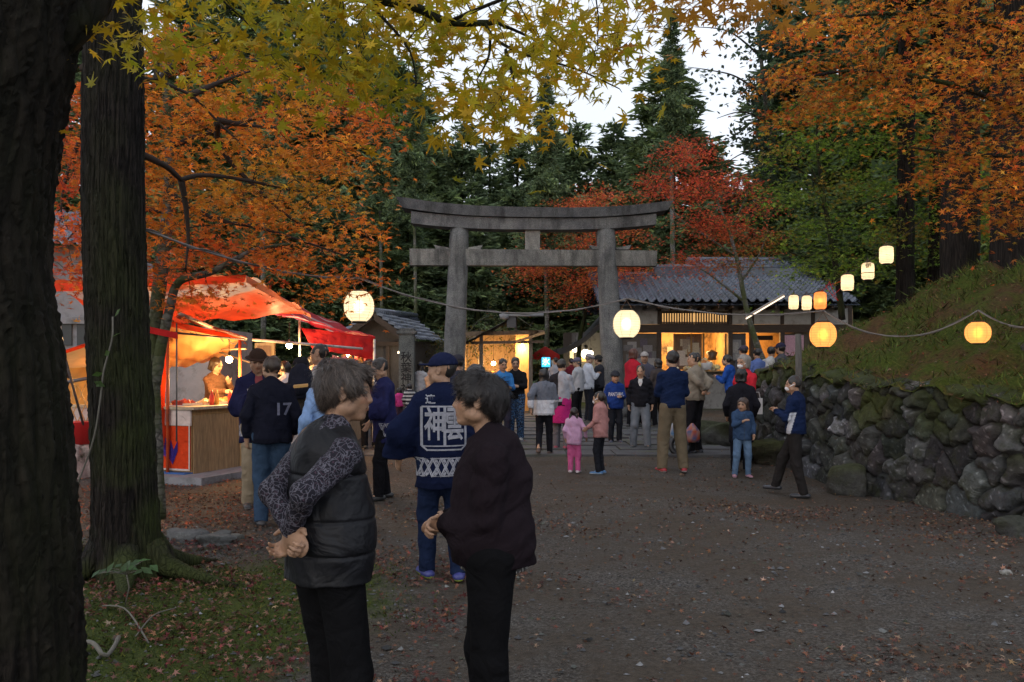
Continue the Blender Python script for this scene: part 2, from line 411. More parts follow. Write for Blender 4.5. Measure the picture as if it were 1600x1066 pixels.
def person(label, px, top=None, feet=None, Y=None, H=None, yaw=0.0, pose=('relax', 'relax'), head=(0, 0), lean=0.0, w=1.0, sw=None,
           hair=('short', (.02, .016, .014)), al=1.0, tops=None, legs=None, shoes=(.03, .03, .03), cap=None, mask=False, hs=1.0, stance=((.10, 0), (.10, 0)),
           res=None, skin=SKIN, group='people at the festival', hunch=0.0, wr=None, noshoe=False, glasses=False, z0=None, dec=None):
    """px/top/feet are where the photograph shows the figure; yaw 0 = seen from behind, 90 = facing left"""
    if Y is None: Y = foot_depth(px, feet)
    X = (px - 800) / F * Y; gz = float(G(X, Y)) if z0 is None else z0
    if H is None: H = CAMZ + (HZ - top) / F * Y - gz
    h = res or float(np.clip(Y * .00085, .005, .0135))
    s = H / 1.7; yawr = math.radians(yaw)
    root = thing('person', label, 'person', (X, Y, gz), group, yawr)
    B = {}
    hip = np.array([0, 0, .92 * s]); Rl = rotm(0, -lean)
    Up = lambda p: hip + Rl @ (np.asarray(p, float) * s - hip)
    shw = sw or .166
    SH = {1: Up((shw, -.01, 1.385)), -1: Up((-shw, -.01, 1.385))}
    neck = Up((0, .0 + hunch * .5, 1.43)); hh = .232 * hs * (s if hs == 1 else s)
    hc = Up((0, .035 + hunch, 1.7 - .116 * hs)) ; hy, hp = head; Rh = rotm(math.radians(hy), math.radians(hp))
    Hd = lambda p: hc + Rh @ (np.asarray(p, float) * hh)
    wrist, elbow, hdir = {}, {}, {}
    for sd, ps in ((1, pose[0]), (-1, pose[1])):
        if isinstance(ps, str): off, hint = ARMS[ps]
        else: off, hint = ps
        off = np.array(off) * s; off[0] *= sd; hint = np.array(hint, float); hint[0] *= sd
        elbow[sd], wrist[sd] = ik(SH[sd], SH[sd] + off,   .285 * s * al, .245 * s * al, hint); hdir[sd] = unit(wrist[sd] - elbow[sd])
    HIP, KN, AN, FD = {}, {}, {}, {}
    for sd, st in ((1, stance[0]), (-1, stance[1])):
        fx, fy = st[0] * sd * s, st[1] * s; fz = (st[2] if len(st) > 2 else 0) * s
        HIP[sd] = np.array([.088 * sd * s, 0, .90 * s]); an = np.array([fx, fy, .085 * s + fz])
        KN[sd], AN[sd] = ik(HIP[sd], an, .42 * s, .402 * s, (0.05 * sd, 1, 0)); FD[sd] = unit((.18 * sd, 1, 0))
    # ---- body: one continuous skin
    S = SDF(); q = w
    S.ell(Up((0, 0, .95)), np.array((.145, .1, .12)) * s * q, .05)
    S.cap(Up((0, 0, .98)), Up((0, 0, 1.26)), .125 * s * q, .14 * s * q, .06, ((0, 1, 0), .72))
    S.cap(SH[-1] * (.72, 1, 1) + (0, 0, -.04 * s), SH[1] * (.72, 1, 1) + (0, 0, -.04 * s), .05 * s, .05 * s, .06)
    S.cap(neck - (0, 0, .03 * s), Hd((0, -.1, -.2)), .058 * s * (1 if hs == 1 else .85), .05 * s * hs ** .5, .035)
    for sd in (1, -1):
        S.cap(SH[sd] + (-.015 * sd * s, 0, -.045 * s), elbow[sd], .036 * s, .034 * s, .02); S.cap(elbow[sd], wrist[sd], .037 * s, .026 * s, .015)
        pn = np.array([-sd * .8, .45, 0]) if hdir[sd][2] < -.6 else np.array([-sd * .5, 0.1, -.3 if abs(hdir[sd][2]) < .5 else .9])
        if pose[0 if sd == 1 else 1] == 'back' or not isinstance(pose[0], str): pn = np.array([0, -1., .3])
        hand(S, wrist[sd], hdir[sd], pn, sd, s * (.92 if hs == 1 else 1), h, .85 if pose[0 if sd == 1 else 1] in ('back', 'fold') or not isinstance(pose[0], str) else .35)
        S.cap(HIP[sd], KN[sd], .08 * s * q, .055 * s, .05); S.cap(KN[sd], AN[sd], .052 * s, .038 * s, .02)
        S.cap(AN[sd], AN[sd] + FD[sd] * .06 * s - (0, 0, .045 * s), .034 * s, .026 * s, .02)
    # head
    E = lambda c, r, k=.05, sub=False: S.ell(Hd(c), np.array(r) * hh, k * hh, Rh, sub)
    Cc = lambda a, b, r1, r2, k=.05, sub=False: S.cap(Hd(a), Hd(b), r1 * hh, r2 * hh, k * hh, None, False, sub)
    E((0, -.08, .12), (.335, .42, .375), .04); E((0, .12, -.13), (.275, .275, .35), .12); E((0, .265, -.41), (.13, .10, .085), .10)
    for sg in (1, -1):
        E((.15 * sg, .23, -.10), (.11, .12, .11), .10); E((.25 * sg, .02, -.28), (.09, .14, .10), .12)
        E((.345 * sg, -.03, -.03), (.038, .085, .13), .03); E((.375 * sg, .0, -.02), (.03, .045, .075), .03, True)
    if hh / h > 14:
        for sg in (1, -1): E((.15 * sg, .42, .015), (.095, .075, .055), .07, True); E((.148 * sg, .315, .012), (.075, .06, .055), .02)
        Cc((-.2, .33, .105), (.2, .33, .105), .04, .04, .10)
    Cc((0, .36, .06), (0, .425, -.125), .028, .052, .06)
    for sg in (1, -1): E((.06 * sg, .385, -.145), (.045, .045, .035), .03)
    E((0, .298, -.25), (.15, .09, .085), .08)
    Cc((-.085, .372, -.24), (.085, .372, -.24), .016, .016, .03); Cc((-.07, .362, -.288), (.07, .362, -.288), .022, .022, .03)
    if hh / h > 20: Cc((-.11, .40, -.264), (.11, .40, -.264), .012, .012, .02, True)
    sk = np.array(skin)
    def bodycol(V, C):
        C[:] = sk
        p = (V - hc) @ Rh / hh
        f = p[:, 1] > .2
        ax = np.abs(p[:, 0])
        lip = f & (ax < .11) & (p[:, 2] < -.215) & (p[:, 2] > -.315) & (p[:, 1] > .33); C[lip] = sk * (.85, .60, .58)
        mo = f & (ax < .125) & (np.abs(p[:, 2] + .262) < max(.012, .35 * h / hh)); C[mo] = sk * .25
        ch = (np.abs(ax - .17) < .09) & (np.abs(p[:, 2] + .1) < .09) & f; C[ch] = sk * (1.05, .92, .9)
        t = max(.018, .5 * h / hh)
        ey = f & (np.abs(ax - .15) < .08) & (np.abs(p[:, 2] - .012) < t * 1.15); C[ey] = (.20, .17, .15) if hh / h > 30 else (.07, .05, .04)
        ir = f & (np.abs(ax - .15) < .034) & (np.abs(p[:, 2] - .012) < t * 1.3); C[ir] = (.012, .009, .008)
        ld = f & (np.abs(ax - .15) < .10) & (np.abs(p[:, 2] - .012 - t * 1.5) < t * .4); C[ld & (ax < .21)] = sk * .3
        br = f & (ax > .06) & (ax < .26) & (np.abs(p[:, 2] - .118 + .12 * np.maximum(ax - .17, 0)) < max(.02, .4 * h / hh)); C[br] = sk * .35
        return C
    body = emit(S, h, 'body', M['skin'], root, colf=bodycol)
    # ---- hair
    hk, hcol = hair
    hs2 = h if hh / h < 26 else h
    if hk != 'none':
        Hs = SDF(); HE = lambda c, r, k=.06, sub=False: Hs.ell(Hd(c), np.array(r) * hh, k * hh, Rh, sub)
        t = {'short': .028, 'crop': .012, 'bob': .045, 'long': .045, 'pony': .025, 'perm': .045, 'thin': .010}.get(hk, .03) + .012 * math.sin(px * 1.7)
        t = max(t, .25 * h / hh)
        HE((0, -.09, .13), (.34 + t, .425 + t, .385 + t))
        if hk == 'perm': HE((0, .1, .38), (.25, .2, .15), .1); HE((0, -.3, -.05), (.3, .22, .3), .1); HE((0, .26, .36), (.16, .12, .10), .08)
        if hk in ('long', 'bob'):
            zb = -1.25 if hk == 'long' else -.42
            Hs.cap(Hd((0, -.2, .1)), Hd((0, -.28, zb)), .40 * hh, (.30 if hk == 'long' else .36) * hh, .1 * hh, (Rh @ (0, 1, 0), .62), True)
            for sg in (1, -1): Hs.cap(Hd((.28 * sg, .03, .2)), Hd((.31 * sg, .0, zb * .75)), .14 * hh, .10 * hh, .08 * hh)
        if hk == 'pony':
            for x in (((.25, -.35, -.15), (.3, -.42, -.75)), ((-.25, -.35, -.15), (-.3, -.42, -.75))) if hcol[0] > .0205 else (((0, -.5, .1), (0, -.62, -.7)),):
                Hs.cap(Hd(x[0]), Hd(x[1]), .12 * hh, .06 * hh, .05 * hh)
        zf = .30 if hk in ('bob', 'pony') else .36
        if hk in ('thin',): zf = .46
        # hairline: carve the face out
        HE((0, .50, -.22), (.36, .42, .22 + zf), .05, True)
        HE((0, .30, -.32), (.46, .27, .34), .05, True) if hk not in ('long', 'bob') else HE((0, .38, -.34), (.285, .36, .42), .05, True)
        if hk in ('short', 'crop', 'perm', 'thin'):
            for sg in (1, -1): HE((.40 * sg, .0, -.12), (.14, .13, .17), .05, True)
            zc = -.36 if hk == 'perm' else -.28
            Hs.plane(-(Rh @ np.array([0, -.25, 1.])), Hd((0, -.45, zc)))
        Hs.noise(.042 * hh, 9 / hh, 3 + int(px), (1, 1, .5))
        ho = emit(Hs, max(hs2, .0055), 'hair', M['hair'], root, hcol)
        if hh / h > 36: strands(ho, hc, Rh, hh, hcol, root, hk)
    # ---- cap / hat
    if cap:
        kind, cc = cap
        K = SDF(); KE = lambda c, r, k=.03, sub=False: K.ell(Hd(c), np.array(r) * hh, k * hh, Rh, sub)
        t = max(.075, 1.6 * h / hh)
        KE((0, -.08, .17), (.335 + t, .425 + t, .36 + t)); K.plane(-(Rh @ np.array([0, .12, 1.])), Hd((0, 0, .14)))
        if kind == 'cap':
            KE((0, .47, .17), (.29, .31, max(.035, 1.2 * h / hh)), .04)
        elif kind == 'hat': KE((0, -.06, .15), (.60, .70, max(.05, 1.2 * h / hh)), .05)
        elif kind == 'flat': KE((0, .2, .28), (.38, .36, .14), .1)
        emit(K, h, 'cap', M['cloth'], root, cc)
    if mask:
        K = SDF(); K.ell(Hd((0, .26, -.24)), np.array((.235, .215, .17)) * hh, .02, Rh); emit(K, h, 'face_mask', M['cloth'], root, (.75, .76, .78))
        mb = MB()
        for sg in (1, -1): mb.tube([Hd((.2 * sg, .33, -.2)), Hd((.32 * sg, .1, -.06)), Hd((.38 * sg, -.06, .02))], .004 + .2 * h, 5, (.75, .76, .78))
        mb.build('mask_strap', M['cloth'], root, world=False)
    if glasses:
        mb = MB()
        for sg in (1, -1):
            a = np.linspace(0, 6.283, 13); mb.tube([Hd((.16 * sg + .1 * math.cos(v), .42, .01 + .075 * math.sin(v))) for v in a], .003 + .15 * h, 5, (.02, .02, .02))
            mb.tube([Hd((.26 * sg, .42, .02)), Hd((.37 * sg, .0, .02))], .003 + .15 * h, 5, (.02, .02, .02))
        mb.build('glasses', M['plastic'], root, world=False)
    # ---- legs
    if legs:
        lk = legs.get('kind', 'trousers'); lc = legs['col']; lw = legs.get('w', 1.0)
        T = SDF()
        T.ell(np.array([0, -.005 * s, .95 * s]), np.array((.160 * q, .118 * q, .11)) * s, .05)
        if lk == 'skirt':
            T.cap((0, 0, .95 * s), (0, 0, legs.get('hem', .55) * s), .16 * s * q, .22 * s, .05, ((0, 1, 0), .75), True)
        for sd in (1, -1):
            if lk == 'skirt' and not legs.get('under'): continue
            ae = AN[sd] + (0, 0, -.035 * s)
            T.cap(HIP[sd], KN[sd], .098 * s * q * lw, .074 * s * lw, .05)
            T.cap(KN[sd], ae, .074 * s * lw, .062 * s * lw, .03, None, True)
        T.noise((.0022 if h < .006 else .006) * s, (9 if h < .006 else 13) / s, int(px) + 1, (1, 1, .9))
        emit(T, h, 'skirt' if lk == 'skirt' else 'trousers', M[legs.get('mat', 'cloth')], root, lc, legs.get('colf') and legs['colf'](s))
    if not noshoe:
        for sd in (1, -1):
            A = AN[sd]; T = SDF(); f = FD[sd]; fl = A - (0, 0, .085 * s)
            T.cap(fl - f * .055 * s + (0, 0, .035 * s), fl + f * .15 * s + (0, 0, .028 * s), .043 * s, .040 * s, .02, ((0, 0, 1), .8))
            T.cap(fl + f * .0 + (0, 0, .05 * s), A + (0, 0, .0), .045 * s, .042 * s, .03)
            T.plane((0, 0, -1), fl + (0, 0, .004))
            so = shoes if not isinstance(shoes[0], tuple) else shoes[0]; sole = (np.array(so) * .5 + .02) if not isinstance(shoes[0], tuple) else shoes[1]
            z = fl[2] + .024 * s
            emit(T, min(h, .012), 'shoe', M['leather'], root, so, lambda V, C, z=z, sole=sole: (C.__setitem__(V[:, 2] < z, sole), C)[1])
    # ---- upper clothes
    out = dict(root=root, s=s, SH=SH, elbow=elbow, wrist=wrist, hd=Hd, Up=Up, h=h, hdir=hdir, body=body)
    for tp in (tops or []):
        T = SDF(); g = tp.get('g', 1.0) * q; hz = tp.get('hem', .86); fl = ((0, 1, 0), tp.get('depth', .74))
        pb = Up((0, 0, 1.0)); hem = np.array([0, -.005 * s, hz * s])
        belly = tp.get('belly', 0)
        T.cap(pb, hem, (.160 * g) * s, (.178 * g + tp.get('flare', 0)) * s, .05, fl)
        T.cap(Up((0, belly * .3, 1.02)), Up((0, 0, 1.25)), .158 * g * s, .172 * g * s, .08, fl)
        if belly: T.ell(Up((0, belly, 1.05)), np.array((.17 * g, .14 * g, .2)) * s, .1)
        T.plane((0, 0, -1), hem)
        for sd in (1, -1): T.cap(Up((0, -.005, 1.36)), SH[sd] + (-.015 * sd * s, 0, -.035 * s), .092 * s * g ** .5, .056 * s * g ** .5, .07)
        T.cap(Up((0, -.02 + hunch * .3, 1.38)), neck + (neck - Up((0, -.03, 1.38))) * .25, .085 * s, .063 * s, .05)
        sl = tp.get('sleeve', 'long')
        if sl != 'none':
            sg = tp.get('sg', 1.0)
            for sd in (1, -1):
                if sl == 'wide':
                    m = elbow[sd] + (wrist[sd] - elbow[sd]) * tp.get('slen', .35)
                    nrm = np.cross(hdir[sd], (0, 0, 1)) if abs(hdir[sd][2]) < .8 else np.array([0.25 * sd, 1, 0])
                    T.cap(SH[sd] + (-.01 * sd * s, 0, -.05 * s), elbow[sd] + (.015 * sd, 0, -.02), .072 * s, .105 * s, .03, ((.25 * sd, 1, 0), .62))
                    T.cap(elbow[sd], m + hdir[sd] * .06 * s, .105 * s, tp.get('cuff', .13) * s, .04, ((.25 * sd, 1, 0), .5), True)
                elif sl == 'short':
                    m = SH[sd] + (elbow[sd] - SH[sd]) * .75; T.cap(SH[sd], m, .066 * s, .066 * s, .04, None, True)
                else:
                    T.cap(SH[sd] + (-.008 * sd * s, 0, -.035 * s), elbow[sd], .066 * s * sg, .056 * s * sg, .02)
                    T.cap(elbow[sd], wrist[sd] - hdir[sd] * .004, .056 * s * sg, .043 * s * sg, .02, None, True)
        # neckline opening
        T.ell(neck + (neck - Up((0, -.03, 1.36))) * .5 + (Rl @ np.array([0, .035, .01])) * s, np.array((.066, .07, .06)) * s, .01, None, True)
        if tp.get('vneck'): T.ell(Up((0, .13, 1.40)), np.array((.045, .1, .13)) * s, .01, None, True)
        T.noise(tp.get('wr', .009) * s, tp.get('wf', 20) / s, int(px) + 7, (1, 1, 1.3))
        for zz in tp.get('seams', ()): T.seam(zz * s, .007, .006)
        cf = tp.get('colf')
        f0 = cf(s) if cf else None
        def hemcol(V, C, f0=f0, hz=hz, sl=sl):
            if f0: C = f0(V, C)
            C[(V[:, 2] < hz * s + .045 * s) & (np.abs(V[:, 0]) < .22 * s)] *= .72
            for sd in (1, -1):
                if sl == 'long': C[((V - wrist[sd]) @ hdir[sd] > -.045 * s) & (np.linalg.norm(V - wrist[sd], axis=1) < .075 * s)] *= .72
            zip_ = (V[:, 1] > .04 * s) & (np.abs(V[:, 0] + .004) < max(.006, .45 * h)) & (tp.get('name', 'jacket') == 'jacket') & (V[:, 2] < 1.36 * s); C[zip_] = C[zip_] * .55 + .03
            return C
        o = emit(T, h, tp.get('name', 'jacket'), M[tp.get('mat', 'cloth')], root, tp['col'], hemcol)
        out[tp.get('name', 'jacket')] = o
        if tp.get('shell') is not None: pass
    if tops and tops[-1].get('collar'):
        pass
    return out

def strands(ho, hc, Rh, hh, hcol, root, hk):
    """short combed locks lying over the hair mass"""
    me = ho.data; nv = len(me.polygons)
    ce = np.zeros(nv * 3, np.float32); me.polygons.foreach_get('center', ce); ce = ce.reshape(-1, 3)
    no = np.zeros(nv * 3, np.float32); me.polygons.foreach_get('normal', no); no = no.reshape(-1, 3)
    r = np.random.default_rng(5); n = 9000
    ix = r.integers(0, nv, n); p = ce[ix] + r.normal(size=(n, 3)) * .002; nn = no[ix]
    lp = (p - hc) @ Rh / hh
    whorl = np.array([0, -.30, .42])
    d = lp - whorl; d = d + r.normal(size=d.shape) * .14 + .12 * np.sin(lp[:, [1, 2, 0]] * 14)
    d[:, 2] -= .15
    d = d @ Rh.T; d = d - nn * (d * nn).sum(1)[:, None]; d /= np.linalg.norm(d, axis=1)[:, None] + 1e-6
    L = r.uniform(.025, .06, n); W = r.uniform(.0006, .0014, n)
    sd = np.cross(d, nn)
    V = []; K = 4
    lift = r.uniform(0, .010, n)
    for k in range(K):
        t = k / (K - 1); c = p + d * (L * t)[:, None] + nn * (.002 + lift * t - (L * t) ** 2 / .19)[:, None]
        ww = (W * (1 - .75 * t))[:, None]
        V += [c - sd * ww, c + sd * ww]
    V = np.stack(V, 1).reshape(-1, 3)
    b = np.arange(n)[:, None] * 2 * K
    Q = np.concatenate([np.stack([b[:, 0] + 2 * k, b[:, 0] + 2 * k + 1, b[:, 0] + 2 * k + 3, b[:, 0] + 2 * k + 2], 1) for k in range(K - 1)])
    C = np.repeat(np.array(hcol)[None] * r.uniform(.5, 2.6, n)[:, None], 2 * K, 0)
    link('hair_lock', new_mesh('hair_lock', V, [Q], True, C, [M['hair']]), ho)
# ------------------------------------------------------------------ prints laid on garments
def bvh(o):
    me = o.data
    return BVHTree.FromPolygons([v.co for v in me.vertices], [p.vertices for p in me.polygons])

def text_mesh(txt, size=1.0, bold=.0, spacing=1.0):
    cu = bpy.data.curves.new('t', 'FONT'); cu.body = txt; cu.size = size; cu.offset = bold; cu.align_x = 'CENTER'; cu.align_y = 'CENTER'; cu.space_line = spacing
    cu.resolution_u = 3
    o = bpy.data.objects.new('t', cu); COL.objects.link(o)
    dg = bpy.context.evaluated_depsgraph_get(); me = bpy.data.meshes.new_from_object(o.evaluated_get(dg))
    me.calc_loop_triangles()
    V = np.array([v.co for v in me.vertices]).reshape(-1, 3); T = np.array([t.vertices for t in me.loop_triangles], int).reshape(-1, 3)
    bpy.data.objects.remove(o); bpy.data.curves.remove(cu); bpy.data.meshes.remove(me)
    return V[:, :2], T

def subdiv(V, T, L):
    """split long edges of a flat triangle mesh (independent triangles)"""
    P3 = V[T]
    for _ in range(5):
        e = np.stack([np.linalg.norm(P3[:, i] - P3[:, (i + 1) % 3], axis=1) for i in range(3)], 1)
        m = e.max(1) > L
        if not m.any(): break
        k = e[m].argmax(1); A = P3[m]; ii = np.arange(len(A))
        a, b, c = A[ii, k], A[ii, (k + 1) % 3], A[ii, (k + 2) % 3]; mid = (a + b) / 2
        P3 = np.concatenate([P3[~m], np.stack([a, mid, c], 1), np.stack([mid, b, c], 1)])
    return P3.reshape(-1, P3.shape[-1]), np.arange(len(P3) * 3).reshape(-1, 3)

def quads2(polys):
    V, T = [], []
    for q in polys:
        n = len(V); V += list(q); T += [[n, n + i, n + i + 1] for i in range(1, len(q) - 1)]
    return np.array(V, float), np.array(T)

def line2(a, b, w):
    a = np.array(a, float); b = np.array(b, float); d = unit(b - a); n = np.array([-d[1], d[0]]) * w / 2
    return [a + n, b + n, b - n, a - n]

def decal(o, V, T, place, col, name, parent, off=.004, L=.02, mat=None, maxr=None):
    """place maps 2-D points to (origin, direction) rays in the garment's own space"""
    V, T = subdiv(V, T, L); tree = bvh(o); W = np.zeros((len(V), 3)); ok = np.ones(len(V), bool)
    for i, p in enumerate(V):
        org, d = place(p); h = tree.ray_cast(Vector(org), Vector(d), 3.0)
        if h[0] is None or maxr and math.hypot(h[0][0], h[0][1]) > maxr: ok[i] = False
        else: W[i] = np.array(h[0]) - np.array(d) * off
    T = T[ok[T].all(1)]
    if not len(T): return
    link(name, new_mesh(name, W, [T], True, np.broadcast_to(col, (len(W), 3)), [mat or M['print']]), parent)

def flatplace(side, x0, z0, ang=0.0):
    """side -1: on the back, +1: on the chest; x to the viewer's right"""
    c, s_ = math.cos(ang), math.sin(ang)
    def f(p):
        x = (x0 + p[0]) * (-side); v = np.array([x, side * .8, 0]); d = np.array([0, -side, 0.])
        return (c * v[0] - s_ * v[1], s_ * v[0] + c * v[1], z0 + p[1]), (c * d[0] - s_ * d[1], s_ * d[0] + c * d[1], 0)
    return f

def ringplace(z0, a0):
    """p[0] = angle (rad) clockwise seen from behind, p[1] = height"""
    def f(p):
        a = a0 + p[0]; d = np.array([-math.sin(a), math.cos(a), 0])
        return (-d[0] * .9, -d[1] * .9, z0 + p[1]), tuple(d)
    return f

# ------------------------------------------------------------------ ground
def ground_mat():
    m, nt, b, N, L = nodes('ground')
    tc = N('ShaderNodeTexCoord'); O = tc.outputs['Object']
    at = N('ShaderNodeVertexColor', layer_name='Col'); sp = N('ShaderNodeSeparateColor'); L(at.outputs[0], sp.inputs[0])
    n1 = N('ShaderNodeTexNoise', i_Scale=.9, i_Detail=8.0, i_Roughness=.65); L(O, n1.inputs['Vector'])
    n2 = N('ShaderNodeTexNoise', i_Scale=24.0, i_Detail=6.0, i_Roughness=.7); L(O, n2.inputs['Vector'])
    v = N('ShaderNodeTexVoronoi', i_Scale=75.0); L(O, v.inputs['Vector'])
    dirt = ramp(N, [(.3, (.042, .033, .025)), (.7, (.092, .073, .055))]); L(n2.outputs[0], dirt.inputs[0])
    vs = N('ShaderNodeSeparateColor'); L(v.outputs['Color'], vs.inputs[0])
    grav = ramp(N, [(0, (.030, .027, .025)), (.5, (.066, .060, .054)), (1, (.15, .138, .124))]); L(vs.outputs[0], grav.inputs[0])
    gm = ramp(N, [(.42, (0, 0, 0)), (.62, (.9, .9, .9))]); L(n1.outputs[0], gm.inputs[0])
    c = mixc(N, L, gm.outputs[0], dirt.outputs[0], grav.outputs[0])
    pave = ramp(N, [(.3, (.05, .05, .053)), (.7, (.11, .11, .115))]); L(n2.outputs[0], pave.inputs[0])
    c = mixc(N, L, sp.outputs[1], c, pave.outputs[0])
    n3 = N('ShaderNodeTexNoise', i_Scale=4.0, i_Detail=7.0, i_Roughness=.7); L(O, n3.inputs['Vector'])
    ad = N('ShaderNodeMath', operation='ADD'); L(sp.outputs[0], ad.inputs[0]); L(n3.outputs[0], ad.inputs[1])
    mr = ramp(N, [(.82 / 2, (0, 0, 0)), (1.12 / 2, (1, 1, 1))]); hf = N('ShaderNodeMath', operation='MULTIPLY'); hf.inputs[1].default_value = .5; L(ad.outputs[0], hf.inputs[0]); L(hf.outputs[0], mr.inputs[0])
    moss = ramp(N, [(.3, (.02, .03, .005)), (.7, (.062, .082, .012))]); L(n2.outputs[0], moss.inputs[0])
    c = mixc(N, L, mr.outputs[0], c, moss.outputs[0])
    L(c, b.inputs['Base Color']); b.inputs['Roughness'].default_value = .9; b.inputs['Specular IOR Level'].default_value = .2
    h = N('ShaderNodeMath', operation='MULTIPLY_ADD'); L(v.outputs['Distance'], h.inputs[0]); h.inputs[1].default_value = -.8; L(n2.outputs[0], h.inputs[2])
    bn = N('ShaderNodeBump', i_Strength=.8, i_Distance=.02); L(h.outputs[0], bn.inputs['Height']); L(bn.outputs[0], b.inputs['Normal'])
    return m

def mossmask(x, y):
    return sstep(-.2, -1.4, x + .25 * np.sin(y * 1.9) + .03 * y) * sstep(7.6, 6.2, y + .3 * np.sin(x * 2)) * .75

xs = np.concatenate([-np.geomspace(300, 16, 14), np.arange(-15, 15.01, .12), np.geomspace(16, 300, 14)])
ys = np.concatenate([[-300, -120, -50, -20, -8, -3], np.arange(0, 27.01, .12), np.geomspace(28, 500, 18)])
gx, gy = np.meshgrid(xs, ys, indexing='ij'); gz = G(gx, gy) + rng.normal(size=gx.shape) * .005
nx, ny = gx.shape; i = np.arange(nx - 1)[:, None] * ny; j = np.arange(ny - 1)[None]
Q = np.stack([i + j, i + ny + j, i + ny + j + 1, i + j + 1], -1).reshape(-1, 4)
gc = np.zeros((nx * ny, 3)); gc[:, 0] = np.maximum(mossmask(gx, gy).ravel(), (sstep(22, 30, gy) * .6 + sstep(8, 14, np.abs(gx)) * .3).ravel()); gc[:, 1] = (sstep(14.2, 15.2, gy) * sstep(4.5, 3.5, np.abs(gx - .8))).ravel()
M['ground'] = ground_mat()
tag(link('ground', new_mesh('ground', np.stack([gx, gy, gz], -1).reshape(-1, 3), [Q], True, gc, [M['ground']])), kind='structure')
# stone flags of the approach
M['stone'] = pmat('stone', rough=.85, var=.4, vs=3, bump=.5, bs=35, bd=.02, dirt=(.06, .07, .03), ds=1.5)
mb = MB(); y = 14.4
while y < 27:
    d = rng.uniform(.55, .85); x = -2.6 + rng.uniform(0, .3)
    while x < 3.9:
        wd = rng.uniform(.8, 1.5); g = .1 + .02 * (y - 15) + .035
        g = float(G(x + wd / 2, y + d / 2)) + .018 + rng.uniform(0, .008); t = rng.uniform(.85, 1.1)
        mb.box((x + .012, y + .012, g - .08), (min(x + wd, 3.9) - .012, y + d - .012, g), np.array((.085, .085, .093)) * t); x += wd
    y += d
tag(mb.build('paved_path', M['stone']), kind='structure')

# ------------------------------------------------------------------ leaves
def star(k=5, w=.17):
    """flat leaf outline: centre, notches and tips -> quads"""
    if k == 1: return np.array([[0, -.5, 0], [.32, 0, .05], [0, .6, 0], [-.32, 0, .05]], float), np.array([[0, 1, 2, 3]])
    an = np.radians({5: [-112, -56, 0, 56, 112], 3: [-75, 0, 75], 7: [-140, -95, -48, 0, 48, 95, 140]}[k]); ln = {5: [.62, .92, 1.05, .92, .62], 3: [.8, 1., .8], 7: [.4, .7, .95, 1.08, .95, .7, .4]}[k]
    V = [[0, -.12, 0]]; st = an[1] - an[0]
    for a in np.concatenate([[an[0] - st / 2], an + st / 2]): V.append([.30 * math.sin(a), .30 * math.cos(a), .02])
    for a, l in zip(an, ln): V.append([l * math.sin(a), l * math.cos(a), -.12 * l])
    n = len(an); return np.array(V) * .62, np.array([[0, 1 + i, 1 + n + 1 + i, 2 + i] for i in range(n)])

def leaves(pos, size, nrm_jit, cols, k=5, up=(0, 0, 1), r=rng):
    n = len(pos); B, Qs = star(k)
    N_ = np.asarray(up) + r.normal(size=(n, 3)) * nrm_jit; N_ /= np.linalg.norm(N_, axis=1)[:, None]
    t = r.normal(size=(n, 3)); t -= N_ * (t * N_).sum(1)[:, None]; t /= np.linalg.norm(t, axis=1)[:, None]
    b = np.cross(N_, t)
    sz = np.broadcast_to(size, (n,))[:, None, None]
    cu = r.normal(size=n)[:, None, None] * .8 + 1
    V = pos[:, None] + sz * (B[None, :, 0:1] * t[:, None] + B[None, :, 1:2] * b[:, None] + cu * B[None, :, 2:3] * N_[:, None])
    m = len(B); Qa = (np.arange(n)[:, None, None] * m + Qs[None]).reshape(-1, 4)
    return V.reshape(-1, 3), Qa, np.repeat(cols, m, 0)

def palette(cs, n, jit=.22, r=rng):
    c = np.array(cs)[r.integers(0, len(cs), n)]
    return c * np.exp(r.normal(size=(n, 1)) * jit) * np.exp(r.normal(size=(n, 3)) * .06)
M['leaf'] = pmat('leaf', rough=.5, var=.25, vs=2.5, bump=0, transl=.55, spec=.3)
M['needle'] = pmat('needle', rough=.6, var=.35, vs=.8, bump=0, transl=.3, spec=.2)
M['litter'] = pmat('litter', rough=.8, var=.3, vs=6, bump=0, spec=.2)

def litter_pts(n, xr, yr, f):
    x = rng.uniform(*xr, n * 3); y = rng.uniform(*yr, n * 3); p = f(x, y); k = rng.uniform(0, 1, n * 3) < p
    return x[k][:n], y[k][:n]
BRO = [(.115, .058, .038), (.14, .07, .04), (.085, .044, .032), (.13, .052, .036), (.21, .135, .09), (.08, .038, .03), (.16, .085, .045), (.075, .05, .04)]
cl = lambda x, y: .13 + .45 * sstep(3.2, 5.0, x) + .3 * sstep(-1.2, -3, x) + .75 * sstep(.0, .75, np.sin(x * 1.3 + 2 * np.sin(y * .9)) * np.sin(y * 1.6 + x * .5) + .3 * np.sin(x * 6.1) * np.sin(y * 5.3))
inside = lambda x, y: (np.abs(x) < y * .68 + .6) & (x < 5.6 - (y - 9) * .28)
x, y = litter_pts(17000, (-7, 6.2), (2.2, 10.5), lambda x, y: inside(x, y) * cl(x, y) * (1 - .35 * sstep(5, 2.5, y)))
V1 = leaves(np.stack([x, y, G(x, y) + rng.uniform(.006, .022, len(x))], 1), rng.uniform(.022, .056, len(x)), .45, palette(BRO, len(x), .35), 5)
x, y = litter_pts(10000, (-9, 6), (9.6, 22), lambda x, y: inside(x, y) * cl(x, y) * sstep(24, 10, y))
V2 = leaves(np.stack([x, y, G(x, y) + .02], 1), rng.uniform(.03, .055, len(x)), .35, palette(BRO, len(x), .3), 3)
